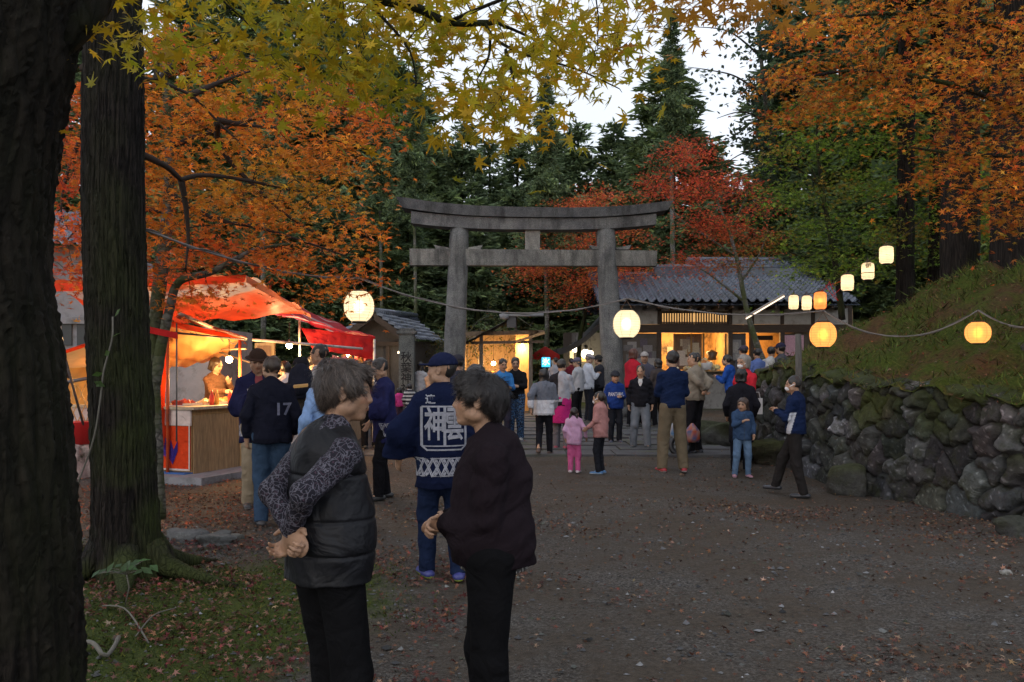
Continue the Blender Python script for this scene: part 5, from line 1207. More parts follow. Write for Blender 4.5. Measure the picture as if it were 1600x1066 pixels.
def lantern(px, py, Y, wpx, hpx, kind, label, group, oblong=False, hang=.12):
    c = P(px, py, Y); r = wpx / F * Y / 2; hh = hpx / F * Y / 2
    o = thing('paper_lantern', label, 'lantern', c, group); n = 97; t = np.linspace(-1, 1, n)
    if oblong: rr = r * np.where(np.abs(t) < .75, 1 - .06 * t ** 2, 1 - .06 * t ** 2 - .38 * ((np.abs(t) - .75) / .25) ** 2)
    else: rr = r * (1 - np.abs(t) ** 2.5 * .62) ** .75
    ribs = .018 * r * (np.abs(np.sin((t + 1) * np.pi * (8 if not oblong else 7))) - .6)
    m = MB(); m.lathe([(a, b) for a, b in zip(rr + ribs, t * hh * .94)], c, 40, W1); m.build('paper_shade', PAP[kind], o)
    re = rr[-1]
    for sg in (1, -1): m = MB(); m.lathe([(re * .9, hh * .93 * sg), (re * 1.06, hh * .93 * sg), (re * 1.06, hh * 1.04 * sg), (re * .85, hh * 1.04 * sg), (re * .85, hh * .93 * sg)], c, 24, (.015, .012, .010)); m.build('rim', M['plastic'], o)
    m = MB(); 
    if not oblong:
        for k in range(8):
            a = k * math.pi / 4 + .2; m.tube([c + np.array([math.cos(a) * q * 1.004, math.sin(a) * q * 1.004, z]) for q, z in zip((rr + .004)[4:-4:6], (t * hh * .94)[4:-4:6])], .0016, 4, (.25, .16, .07))
    m.tube([c + (re * .9, 0, hh), c + (0, 0, hh + hang), c + (-re * .9, 0, hh)], .0045, 5, (.12, .06, .03)); m.tube([c + (0, 0, hh + hang), c + (0, 0, hh + hang + .03)], .010, 6, (.04, .03, .03)); m.build('hanger', M['leather'], o)
    m = MB(); a = np.linspace(0, np.pi, 9); R = r * .30; m.lathe([(max(R * math.sin(v), .0004), -R * 1.3 * math.cos(v)) for v in a], c, 16, W1); m.build('bulb', GLOW[kind], o)
    return c + np.array([0, 0, hh + hang + .02])
R_ = 'round paper lanterns along the cable'; O_ = 'tall paper lanterns by the shop'
h1 = lantern(561, 479, 9.6, 46, 50, 'white', 'round white glowing lantern hanging left, above the red awning', R_)
h2 = lantern(979, 506.5, 10.6, 42, 45, 'white', 'round cream glowing lantern in front of the right gate pillar', R_)
h3 = lantern(1286, 523, 10.9, 40, 41, 'amber', 'round amber glowing lantern above the left end of the stone wall', R_)
h4 = lantern(1528, 520, 10.6, 37, 35, 'amber', 'round amber glowing lantern hanging low over the mossy bank at the right', R_)
for px, py, Y, w_, h_, k, lab in ((1240, 472.5, 17.5, 15, 24, 'cream', 'leftmost of the three small tall lanterns under the shop eave'), (1260.5, 473.5, 17.5, 15, 24, 'cream', 'middle one of the three small tall lanterns under the shop eave'), (1281.5, 470, 17.3, 19, 29, 'red', 'orange tall lantern right of the two cream ones'),
        (1324, 442, 16.8, 19, 27, 'cream', 'lowest of the three tall lanterns rising up the bank'), (1356, 424, 16.2, 19, 28, 'cream', 'white tall lantern with a black band, middle of the rising three'), (1385, 398.5, 15.6, 21, 29, 'cream', 'topmost tall lantern, highest up the bank')):
    c = lantern(px, py, Y, w_, h_, k, lab, O_, True, .05)
    if px == 1356:
        o = bpy.data.objects[[x.name for x in bpy.data.objects if x.get('label') == lab][0]]; r = 9.6 / F * Y; q = P(px, py, Y); m = MB(); m.lathe([(r * 1.0, -.045), (r * 1.02, -.045), (r * 1.02, -.03), (r * 1.0, -.03)], q, 30, (.02, .02, .02)); m.build('black_band', M['plastic'], o)
        V, T = text_mesh('御', .10, .002); m = MB(); a = V[:, 0] / r - 1.9; m.add(np.stack([q[0] + (r * 1.03) * np.cos(a), q[1] + r * 1.03 * np.sin(a), q[2] + .09 + V[:, 1]], 1), T, (.02, .02, .02)); m.build('mark', M['print'], o)
def cable(name, label, pts, sag, r=.0085, col=(.22, .20, .19), twist=True):
    m = MB(); pts = [np.asarray(p, float) for p in pts]
    for a, b, s_ in zip(pts[:-1], pts[1:], sag):
        t = np.linspace(0, 1, 26)[:, None]; q = a + (b - a) * t; q[:, 2] -= s_ * 4 * t[:, 0] * (1 - t[:, 0])
        m.tube(q, r, 6, col)
        if twist:
            w = np.linspace(0, 1, 120)[:, None]; q2 = a + (b - a) * w; q2[:, 2] -= s_ * 4 * w[:, 0] * (1 - w[:, 0]); L_ = np.linalg.norm(b - a); q2[:, 0] += .011 * np.cos(w[:, 0] * L_ * 9); q2[:, 2] += .014 * np.sin(w[:, 0] * L_ * 9 + .6 * np.sin(w[:, 0] * 40)); m.tube(q2, r * .7, 5, np.array(col) * .6)
    return tag(m.build(name, M['cloth']), label, 'cable')
cable('lantern_cable', 'pale twisted cable from the left tree to the lantern at the gate and on', [P(128, 352, 6.0), P(224, 358, 6.2), h1, h2, h3], [.02, .10, .28, .12])
cable('lantern_cable', 'pale twisted cable looping over the mossy bank between two amber lanterns', [h3, h4, P(1640, 508, 9.8)], [.33, .10])
cable('lantern_cable', 'thin dark cord carrying the tall lanterns up the bank', [P(1225, 462, 17.5), P(1260, 459, 17.5), P(1283, 452, 17.3), P(1324, 426, 16.8), P(1356, 408, 16.2), P(1387, 382, 15.6), P(1440, 345, 14.6)], [.03] * 6, .006, (.06, .05, .05), False)
cable('red_rope', 'tangle of thin red cord above the orange lantern', [P(1283, 455, 17.2), P(1296, 440, 16.9), P(1310, 470, 17), P(1290, 446, 17), P(1330, 430, 16.8), P(1300, 462, 16.9)], [.04] * 5, .006, (.45, .03, .02), False)
tl = thing('tube_light', 'bare fluorescent tube hung slantwise before the shop eave', 'light', P(1195, 480, 16)); m = MB(); a, b = P(1166, 498, 16), P(1225, 463, 17.0); m.tube([a, b], .012, 10, W1); m.build('glass_tube', emat('tube_glow', (1, .74, .50), 1.1), tl)
m = MB(); m.bar(a + (0, .03, .035), b + (0, .03, .035), .035, .025, (.22, .2, .18)); m.build('fitting', M['plastic'], tl)
# clutter by the crowd
q = at_ground(1103, 690); cr = thing('blue_crate', 'small blue plastic cool box with white lettering on the ground', 'crate', q); m = MB(); m.box(q + (-.15, -.12, 0), q + (.17, .16, .24), (.03, .13, .34)); m.build('box', M['plastic'], cr); m = MB(); m.box(q + (-.165, -.135, .24), q + (.185, .175, .28), (.05, .18, .42)); m.build('lid', M['plastic'], cr)
V, T = text_mesh('ひかり', .085, .002); m = MB(); m.add(np.stack([q[0] + V[:, 0], np.full(len(V), q[1] - .124), q[2] + .12 + V[:, 1]], 1), T, (.5, .55, .6)); m.build('lettering', M['print'], cr)
for lab, px, py, Y, c1, c2, c3, nm in (('blue and white patterned plastic bag behind the navy sweater man', 1057, 668, 14.2, (.36, .4, .44), (.06, .16, .32), (.3, .3, .32), 'shopping_bag'), ('red and orange printed shopping bag hanging by the beige jacket man', 1082, 676, 14.6, (.36, .07, .03), (.34, .18, .14), (.07, .09, .2), 'shopping_bag')):
    q = P(px, py, Y); m = MB(); a = np.linspace(0, 2 * np.pi, 17)[:-1]; V, Cc_ = [], []
    for k, (rr, z) in enumerate(((.02, -.17), (.10, -.165), (.12, -.10), (.115, .02), (.09, .07), (.02, .16))):
        for t in a: V.append(q + (rr * math.cos(t) * (1 + .15 * math.sin(t * 3 + k)), rr * .6 * math.sin(t), z)); Cc_.append([c1, c2, c3][int((k + t * 1.3)) % 3])
    i = np.arange(5)[:, None] * 16; j = np.arange(16)[None]; k2 = (j + 1) % 16; m.add(V, np.stack([i + j, i + k2, i + 16 + k2, i + 16 + j], -1).reshape(-1, 4), np.array(Cc_), True); tag(m.build(nm, M['plastic']), lab, 'bag', 'shopping bags in the crowd')
m = MB(); q = at_ground(1062, 712, .17); a = np.linspace(0, 2 * np.pi, 25); m.tube([q + (.15 * math.cos(t), .05 * math.sin(t), .15 * math.sin(t)) for t in a], .045, 10, (.012, .012, .014)); tag(m.build('folded_bag', M['leather']), 'round black bag set down behind the navy sweater man', 'bag')
m = MB(); q = P(1181, 632, 14); m.box(q + (-.07, -.04, -.16), q + (.1, .06, .1), (.6, .58, .58)); m.tube([q + (-.05, 0, .1), q + (-.03, 0, .2), q + (.05, 0, .2), q + (.07, 0, .1)], .008, 6, (.6, .58, .58)); tag(m.build('paper_bag', M['plastic']), 'white paper bag carried by the woman in red', 'bag')
m = MB(); q = P(470, 596, 9.4); SB = SDF(); SB.ell(q + (0, -.0, .0), (.14, .09, .2), .03); SB.ell(q + (0, -.07, -.06), (.10, .05, .09), .03); V, Qd = SB.mesh(.012); tag(link('backpack', new_mesh('backpack', V, [Qd], True, np.broadcast_to((.02, .022, .035), (len(V), 3)), [M['cloth']])), 'dark blue backpack worn by the customer at the second stall', 'backpack')
m = MB(); q = P(467, 598, 9.2); m.obox(P(470, 603, 9.15), (.075, .06, .012), rotm(.2, .1, -.1), (.6, .35, .12)); tag(m.build('snack_box', M['plastic']), 'open carton of food held by the backpack customer', 'carton')
p0 = P(878, 600, 14.7)
# wooden stake on the wall
m = MB(); a, b = P(1248, 600, 13.2), P(1247, 522, 13.2); m.tube([a - (0, 0, .3), a, b], [.05, .048, .045], 10, (.10, .09, .08), noise=.05); tag(m.build('wooden_stake', M['wood']), 'grey weathered post standing at the edge of the stone wall', 'post')
# ------------------------------------------------------------------ trees
def bark(name, a, b_, sc=(14, 14, 1.6), bump=1.0, moss=None):
    m, nt, b, N, L = nodes(name); tc = N('ShaderNodeTexCoord'); O = tc.outputs['Object']
    mp = N('ShaderNodeMapping'); mp.inputs['Scale'].default_value = sc; L(O, mp.inputs[0])
    n1 = N('ShaderNodeTexNoise', i_Scale=2.0, i_Detail=8.0, i_Roughness=.7); L(mp.outputs[0], n1.inputs['Vector'])
    v = N('ShaderNodeTexVoronoi', feature='DISTANCE_TO_EDGE', i_Scale=1.7); L(mp.outputs[0], v.inputs['Vector'])
    r = ramp(N, [(.3, a), (.7, b_)]); L(n1.outputs[0], r.inputs[0]); c = r.outputs[0]
    rv = ramp(N, [(0, (.4, .4, .4)), (.18, (1, 1, 1))]); L(v.outputs[0], rv.inputs[0]); c = mixc(N, L, 1.0, c, rv.outputs[0], 'MULTIPLY')
    if moss:
        n3 = N('ShaderNodeTexNoise', i_Scale=2.2, i_Detail=7.0); L(O, n3.inputs['Vector']); at = N('ShaderNodeVertexColor', layer_name='Col'); sp = N('ShaderNodeSeparateColor'); L(at.outputs[0], sp.inputs[0])
        ad = N('ShaderNodeMath', operation='MULTIPLY'); L(sp.outputs[0], ad.inputs[0]); rr = ramp(N, [(.4, (0, 0, 0)), (.58, (1, 1, 1))]); L(n3.outputs[0], rr.inputs[0]); L(rr.outputs[0], ad.inputs[1]); c = mixc(N, L, ad.outputs[0], c, moss)
    L(c, b.inputs['Base Color']); b.inputs['Roughness'].default_value = .9; b.inputs['Specular IOR Level'].default_value = .2
    h = N('ShaderNodeMath', operation='ADD'); L(n1.outputs[0], h.inputs[0]); L(rv.outputs[0], h.inputs[1])
    bn = N('ShaderNodeBump', i_Strength=bump, i_Distance=.025); L(h.outputs[0], bn.inputs['Height']); L(bn.outputs[0], b.inputs['Normal'])
    return m
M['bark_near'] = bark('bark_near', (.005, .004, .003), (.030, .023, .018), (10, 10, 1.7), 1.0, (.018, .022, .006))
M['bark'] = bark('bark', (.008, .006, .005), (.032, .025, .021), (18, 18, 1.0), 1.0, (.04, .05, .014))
M['bark_grey'] = bark('bark_grey', (.09, .085, .08), (.22, .21, .19), (5, 5, 9), .4, (.06, .07, .03))
M['twig'] = pmat('twig', base=(.035, .024, .018), rough=.85, bump=0)
M['twig_pale'] = pmat('twig_pale', base=(.13, .12, .10), rough=.85, bump=0)

def crom(pts, n):
    return resample(np.asarray(pts, float), np.linalg.norm(np.diff(np.asarray(pts, float), axis=0), axis=1).sum() / n)[0]

def trunk_mesh(pts, rad, n=96, m=120, amp=.012, lobes=22, roots=0.0, seed=0, mossside=0.0):
    """bark-ridged trunk; roots>0 flares the base into buttresses"""
    r = np.random.default_rng(seed); pts = crom(np.c_[np.asarray(pts, float), np.asarray(rad, float)], m); rad = pts[:, 3]; pts = pts[:, :3]; m = len(pts)
    a = np.linspace(0, 2 * np.pi, n, endpoint=False)[None]; z = pts[:, 2][:, None]; z0 = z - z.min()
    ph = r.uniform(0, 6, 8)
    wob = a + .10 * np.sin(z * 2.3 + ph[0]) + .05 * np.sin(z * 7.1 + ph[1])
    d = amp * (np.abs(np.sin(lobes / 2 * wob + 1.2 * np.sin(z * 1.7 + a * 2))) ** .6 - .6) + amp * .7 * np.sin(lobes * 1.7 * wob + 2 * np.sin(z * 5)) * np.sin(z * 9 + a * 5) + amp * .35 * r.normal(size=(m, n))
    d = d + rad[:, None] * (.05 * np.sin(2 * a + ph[2] + z) + .04 * np.sin(3 * a + ph[3] - z * .6))
    if roots: d = d + roots * np.exp(-z0 / .22) * (.55 + .45 * np.sin(5 * a + ph[4]) + .25 * np.sin(3 * a + ph[5]))
    R = rad[:, None] + d
    V = pts[:, None, :] + np.stack([R * np.cos(a), R * np.sin(a), 0 * R], -1)
    i = np.arange(m - 1)[:, None] * n; j = np.arange(n)[None]; k = (j + 1) % n
    mo = np.clip(.5 + .6 * np.cos(a - mossside) + 0 * z, 0, 1) * np.exp(-z0 / 2.2) * 1.2
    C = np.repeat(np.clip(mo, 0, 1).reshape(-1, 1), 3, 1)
    return V.reshape(-1, 3), np.stack([i + j, i + k, i + n + k, i + n + j], -1).reshape(-1, 4), C

from_poly = lambda poly: np.asarray(poly, float)
def inpoly(poly, x, y):
    p = np.asarray(poly, float); c = np.zeros(len(x), bool); j = len(p) - 1
    for i in range(len(p)):
        t = ((p[i, 1] > y) != (p[j, 1] > y)) & (x < (p[j, 0] - p[i, 0]) * (y - p[i, 1]) / (p[j, 1] - p[i, 1] + 1e-9) + p[i, 0]); c ^= t; j = i
    return c
def clumps(poly, Yr, n, r=rng, dens=None):
    p = np.asarray(poly, float); out = []
    lo, hi = p.min(0), p.max(0); x = r.uniform(lo[0], hi[0], n * 12); y = r.uniform(lo[1], hi[1], n * 12); k = inpoly(p, x, y)
    if dens is not None: k &= r.uniform(0, 1, len(x)) < dens(x, y)
    x, y = x[k][:n], y[k][:n]; Y = r.uniform(*Yr, len(x))
    return np.stack([(x - 800) / F * Y, Y, CAMZ + (HZ - y) / F * Y], 1), x, y

def grow(skel, cl, mb, r0=.006, col=(.035, .024, .018), jit=.06):
    """twigs join every leaf clump to the nearest limb or twig"""
    nodes_ = [np.asarray(s) for s in skel]; P_ = np.vstack(nodes_); base = len(P_)
    d = np.array([np.linalg.norm(P_ - c, axis=1).min() for c in cl]); order = np.argsort(d); pts = P_
    for o in order:
        c = cl[o]; dd = np.linalg.norm(pts - c, axis=1) ; i = dd.argmin(); a = pts[i]; L_ = dd[i]
        if L_ < .02 or L_ > 3.5: continue
        mid = (a + c) / 2 + rng.normal(size=3) * jit * L_ + (0, 0, .08 * L_)
        rr = r0 * (1.0 if i < base else .6); mb.tube([a, (a * .6 + mid * .4), mid, c], [rr, rr * .85, rr * .7, rr * .35], 5, col, caps=False)
        pts = np.vstack([pts, mid[None], c[None]])
    return mb

def crown(lv, tw, mat, parent):
    parts = list(lv)
    if tw is not None and tw.n:
        q4 = np.vstack([q for q in tw.F if q.shape[1] == 4]); parts.append((np.vstack(tw.V), q4, np.vstack(tw.C) * .03))
    return cat(parts, 'crown', mat, parent)

def foliage(cl, npl, spread, flat, size, cols, k, jit=.45, layer_tilt=.15, r=rng):
    n = len(cl) * npl; idx = np.repeat(np.arange(len(cl)), npl)
    off = r.normal(size=(n, 3)) * np.array([spread, spread, flat]); t = (r.normal(size=(len(cl), 2)) * layer_tilt)[idx]
    off[:, 2] += off[:, 0] * t[:, 0] + off[:, 1] * t[:, 1] - .25 * (off[:, 0] ** 2 + off[:, 1] ** 2) / max(spread, .01)
    pos = cl[idx] + off; cc = cols(idx, n)
    return leaves(pos, r.uniform(size * .7, size * 1.2, n), jit, cc, k)

# --- dark near tree at the left edge, bearing the yellow leaves overhead
t1 = thing('maple_tree', 'massive dark trunk at the left edge with yellow leaves hanging overhead', 'tree', (-1.6, 2.7, float(G(-1.6, 2.7))))
Y1 = 2.7; ed = ((1200, 130), (1066, 126), (900, 123), (750, 119), (600, 108), (500, 96), (400, 86), (300, 92), (200, 108), (100, 128), (0, 146), (-160, 190), (-420, 260))
pp, rr = [], []
for py, ex in ed:
    q = P(ex - 20, py, Y1); r_ = .285 if py > 300 else .285 - .03 * (300 - py) / 400; pp.append((q[0] - r_, Y1, q[2])); rr.append(r_)
pp = [(pp[0][0], Y1, -.1)] + pp[1:]
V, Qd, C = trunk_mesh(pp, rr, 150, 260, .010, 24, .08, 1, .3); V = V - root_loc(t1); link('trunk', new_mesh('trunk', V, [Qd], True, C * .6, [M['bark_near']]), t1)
lim1 = [crom([P(60, 90, 2.7), P(135, 20, 2.75), P(190, -50, 2.9), P(300, -90, 3.0), P(440, -40, 3.1), P(560, -6, 3.1), P(640, 8, 3.1), P(700, 34, 3.15), P(755, 36, 3.2), P(782, 33, 3.25)], 60)]
lim1 += [crom(q, 24) for q in ([P(758, 37, 3.2), P(775, 62, 3.2), P(820, 85, 3.2), P(900, 108, 3.2), P(960, 135, 3.2)], [P(775, 35, 3.2), P(830, 60, 3.3), P(880, 95, 3.3)], [P(766, 55, 3.2), P(763, 90, 3.2), P(745, 125, 3.2)], [P(790, 78, 3.2), P(800, 115, 3.15), P(815, 170, 3.1)], [P(560, -6, 3.1), P(600, 30, 3.0), P(640, 80, 2.9), P(650, 130, 2.9)],
                                [P(440, -40, 3.1), P(455, 20, 3.2), P(490, 70, 3.2), P(540, 110, 3.2)], [P(300, -90, 3.0), P(330, -20, 2.9), P(380, 30, 2.9)], [P(700, 34, 3.1), P(850, -20, 2.7), P(1000, -8, 2.5), P(1150, -4, 2.4)])]
m = MB(); m.tube(lim1[0], np.linspace(.058, .012, len(lim1[0])) * np.linspace(1, .8, len(lim1[0])), 10, W1, noise=.05)
for q in lim1[1:]: m.tube(q, np.linspace(.007, .0025, len(q)), 6, W1)
m.build('limb', M['bark_near'], t1)
YEL = [(180, -60), (196, 70), (250, 88), (330, 78), (400, 92), (440, 125), (470, 118), (520, 158), (580, 152), (640, 172), (690, 150), (700, 186), (780, 206), (830, 200), (850, 176), (870, 142), (930, 142), (990, 158), (1022, 152), (1008, 132), (960, 98), (1000, 45), (1060, 40), (1100, 15), (1250, 8), (1260, -60)]
cy, px_, py_ = clumps(YEL, (2.7, 3.9), 430, dens=lambda x, y: np.clip(.55 + .6 * np.sin(x * .03 + 2 * np.sin(y * .02)) * np.sin(y * .05 + x * .02), .22, 1))
fcol = lambda cs, jit=.2, cj=.18: (lambda idx, n: palette(cs, n, jit) * np.exp(rng.normal(size=(idx.max() + 1, 1)) * cj)[idx])
def ycol(idx, n):
    c = palette([(.50, .36, .02), (.43, .34, .024), (.55, .34, .02), (.38, .33, .026)], n, .15); g = np.array((.20, .235, .02)); x, y = px_[idx], py_[idx]
    w = (sstep(520, 600, x) * sstep(700, 640, x) * sstep(60, 100, y) * .75 + sstep(330, 380, x) * sstep(560, 460, x) * sstep(60, 20, y) * .4)[:, None]; c = c * (1 - w) + g * w
    b = (sstep(930, 1060, x) * sstep(60, 10, y))[:, None]; return c * (1 - b) + np.array((.40, .18, .025)) * b
mt = MB(); grow(lim1, cy, mt, .0028, W1)
LV = [foliage(cy, 6, .085, .04, .076, ycol, 7, .7)]; crown(LV, mt, M['leaf'], t1)
# --- tall straight trunk beside it
t2 = thing('cedar_tree', 'tall straight dark trunk with a flared mossy base, second from the left', 'tree', P(195, 916, 6.1)); b = P(200, 916, 6.1); gz_ = float(G(b[0], 6.1))
pp, rr = [], []
for py, xl, xr in ((930, 148, 258), (860, 146, 247), (760, 146, 240), (640, 143, 234), (500, 138, 226), (300, 133, 221), (100, 134, 222), (-100, 137, 219), (-500, 140, 214), (-1300, 150, 205)):
    q = P((xl + xr) / 2, py, 6.1); pp.append((q[0], 6.1, q[2])); rr.append((xr - xl) / 2 / F * 6.1 * .97)
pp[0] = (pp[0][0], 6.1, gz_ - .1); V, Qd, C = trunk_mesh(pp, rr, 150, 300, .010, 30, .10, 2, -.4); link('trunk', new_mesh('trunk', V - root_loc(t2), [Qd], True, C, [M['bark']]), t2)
m = MB()
for q in ([P(210, 880, 5.9), P(300, 905, 5.8), P(262, 918, 5.7)], ): pass
for a_, ln in ((-.2, .55), (.9, .45), (-1.2, .5), (-2.4, .5), (2.2, .5)):
    d = np.array([math.cos(a_), math.sin(a_), 0]); c0 = np.array([b[0], 6.1, gz_]); m.tube([c0 + d * .18 + (0, 0, .22), c0 + d * .30 + (0, 0, .08), c0 + d * (.3 + ln * .4) + (0, 0, .025), c0 + d * (.3 + ln) + (0, 0, -.04)], [.09, .075, .05, .02], 10, W1, noise=.06)
m.build('root', M['bark'], t2)
vn = thing('climbing_vine', 'thin green vine climbing the straight trunk with a few leaves', 'vine', P(178, 700, 5.86)); m = MB(); pv = [P(120, 760, 5.9), P(145, 690, 5.83), P(156, 630, 5.80), P(162, 580, 5.79), P(175, 530, 5.79), P(176, 495, 5.8)]; m.tube(crom(pv, 40), .006, 6, (.05, .06, .03)); m.build('stem', M['twig_pale'], vn)
cv = np.array([P(184, 488, 5.78), P(181, 524, 5.78), P(155, 600, 5.78), P(152, 585, 5.78), P(168, 552, 5.78), P(153, 600, 5.77)]); cat([leaves(cv, .07, .8, np.broadcast_to((.07, .12, .03), (6, 3)), 1, (0, -1, .3))], 'leaf', M['leaf'], vn)

def limbs_px(lst, n=24): return [crom([P(*q) for q in l], n) for l in lst]
# --- orange maple: slim forked grey trunk before the stall
t3 = thing('maple_tree', 'orange maple with a slim forked grey trunk in front of the food stall', 'tree', P(244, 790, 8.6)); g3 = float(G(*P(244, 790, 8.6)[:2]))
l3 = limbs_px([[(243, 812, 8.6), (241, 700, 8.6), (238, 600, 8.6), (240, 520, 8.6), (250, 440, 8.6), (262, 330, 8.7), (265, 230, 8.8), (258, 120, 8.8), (262, 20, 8.9)], [(242, 600, 8.6), (252, 540, 8.55), (266, 480, 8.5), (280, 440, 8.4), (330, 425, 8.3), (400, 390, 8.2), (470, 380, 8.2)]], 40)
m = MB(); m.tube(l3[0], np.interp(np.linspace(0, 1, len(l3[0])), [0, .1, .5, 1], [.105, .085, .065, .02]), 14, W1, noise=.03); m.tube(l3[1], np.linspace(.062, .012, len(l3[1])), 12, W1, noise=.03); m.build('trunk', M['bark_grey'], t3)
l3b = limbs_px([[(130, 106, 6.0), (165, 128, 6.6), (200, 120, 7.0), (240, 126, 7.3), (300, 150, 7.5), (340, 190, 7.6), (395, 242, 7.7)], [(245, 126, 7.3), (246, 95, 7.3), (255, 78, 7.3)], [(250, 124, 7.3), (272, 98, 7.3), (275, 75, 7.4)], [(300, 148, 7.5), (340, 130, 7.6), (390, 112, 7.7)], [(340, 188, 7.6), (380, 195, 7.8), (430, 200, 8)],
                [(220, 240, 6.6), (262, 262, 7.0), (285, 282, 7.2), (300, 275, 7.2), (340, 275, 7.4), (400, 285, 7.6), (470, 300, 8)], [(283, 282, 7.2), (290, 320, 7.3), (294, 370, 7.4), (290, 420, 7.4)], [(340, 190, 7.6), (350, 240, 8), (440, 330, 8.2), (520, 380, 8.3)], [(262, 300, 8.7), (330, 340, 8.6), (420, 360, 8.6), (540, 400, 8.6)], [(264, 230, 8.8), (350, 200, 8.9), (470, 170, 9), (580, 190, 9)], [(258, 120, 8.8), (350, 90, 9), (450, 110, 9.2), (560, 150, 9.2)], [(150, 180, 8.5), (120, 230, 8.6), (100, 290, 8.6), (95, 340, 8.6)], [(262, 330, 8.7), (160, 330, 8.8), (100, 380, 8.8)]])
m = MB(); 
for q in l3b: m.tube(q, np.linspace(.030 if len(q) > 2 else .02, .007, len(q)), 8, W1, noise=.05)
m.build('limb', M['twig'], t3)
ORP = [(222, 60), (300, 40), (440, 110), (600, 150), (618, 205), (592, 255), (602, 300), (560, 330), (602, 382), (576, 432), (540, 470), (500, 455), (470, 420), (440, 415), (380, 432), (300, 470), (240, 450), (84, 430), (80, 330), (84, 200), (130, 120)]
hole = lambda x, y: (np.hypot(x - 561, y - 479) > 42) * np.clip(1 - .65 * np.exp(-((x - 520) ** 2 / 70 ** 2 + (y - 330) ** 2 / 40 ** 2)) - .5 * np.exp(-((x - 330) ** 2 / 60 ** 2 + (y - 90) ** 2 / 40 ** 2)) - .45 * np.exp(-((x - 540) ** 2 / 60 ** 2 + (y - 440) ** 2 / 30 ** 2)), .05, 1) * np.clip(.5 + .75 * np.sin((y + .18 * x) * .085 + 1.7 * np.sin(x * .023) + .7 * np.sin(x * .06 + y * .02)) + .3 * np.sin(x * .05 + 2 * np.sin(y * .03)), .06, 1)
co_, ox, oy = clumps(ORP, (7.4, 9.8), 740, dens=hole)
def ocol(idx, n):
    o1 = palette([(.66, .205, .028), (.58, .165, .026), (.70, .255, .032)], n, .2); ye = palette([(.58, .33, .035), (.50, .34, .04)], n, .2); re = palette([(.58, .08, .026), (.54, .065, .026), (.62, .11, .03)], n, .2)
    x, y = ox[idx], oy[idx]; wy = (np.exp(-((x - 420) ** 2 / 150 ** 2 + (y - 275) ** 2 / 45 ** 2)) * .9 + .3 * (np.sin(x * .05) * np.sin(y * .07) > .3)).clip(0, 1)[:, None]
    wr = (sstep(170, 120, x) * .75 + np.exp(-((x - 350) ** 2 / 90 ** 2 + (y - 420) ** 2 / 50 ** 2)) * .9 + np.exp(-((x - 560) ** 2 / 60 ** 2 + (y - 100) ** 2 / 60 ** 2)) * .7 + .35 * (np.sin(x * .04 + 1) * np.sin(y * .05 + 2) > .35)).clip(0, 1)[:, None]
    c = o1 * (1 - wy) + ye * wy; c = c * (1 - wr) + re * wr; return c * np.exp(rng.normal(size=(idx.max() + 1, 1)) * .2)[idx]
m = MB(); grow(l3b + l3, co_, m, .0055, W1)
crown([foliage(co_, 16, .17, .05, .084, ocol, 5, .45)], m, M['leaf'], t3)
m = MB(); 
for q in (P(243, 516, 8.6), P(266, 520, 8.5)): pass
a, b2 = P(231, 512, 8.52), P(283, 522, 8.42); m.tube([a, (a + b2) / 2 + (0, -.03, -.01), b2], .0, 4); 
m.sheet(P(231, 510, 8.52), P(278, 520, 8.40), P(278, 530, 8.40), P(231, 520, 8.52), 6, 3, .006, 0, .004, (.45, .02, .02)); tag(m.build('red_band', M['cloth']), 'red cloth band tied round the forked grey trunk', 'band')

# --- right-hand maples
def maple(label, base, trunk, limbs, poly, Yr, n, npl, spread, flat, size, cols, k, tr=.07, twig=.005, mat='bark', dens=None, jit=.45):
    t = thing('maple_tree', label, 'tree', base); tk = limbs_px([trunk], 40); m = MB(); m.tube(tk[0], np.linspace(tr, tr * .25, len(tk[0])), 12, W1, noise=.04); m.build('trunk', M[mat], t)
    lb = limbs_px(limbs); m = MB()
    for q in lb: m.tube(q, np.linspace(tr * .42, tr * .1, len(q)), 7, W1, noise=.05)
    if lb: m.build('limb', M[mat], t)
    c, x, y = clumps(poly, Yr, n, dens=dens); mt = MB(); grow(tk + lb, c, mt, twig, W1)
    crown([foliage(c, npl, spread, flat, size, cols(x, y) if cols.__code__.co_argcount == 2 and cols.__code__.co_varnames[0] == 'x' else cols, k, jit)], mt, M['leaf'], t); return t
lace = lambda x, y: np.clip(.45 + .75 * np.sin((y + .22 * x) * .10 + 1.6 * np.sin(x * .021) + .8 * np.sin(x * .053 + y * .02)) + .35 * np.sin(x * .047 + 2 * np.sin(y * .03)), .05, 1)
ORR = [(1188, 120), (1210, 70), (1265, -40), (1660, -40), (1660, 345), (1600, 350), (1560, 362), (1490, 358), (1480, 335), (1520, 300), (1420, 300), (1400, 262), (1450, 230), (1390, 195), (1330, 165), (1270, 175), (1230, 190), (1195, 160)]
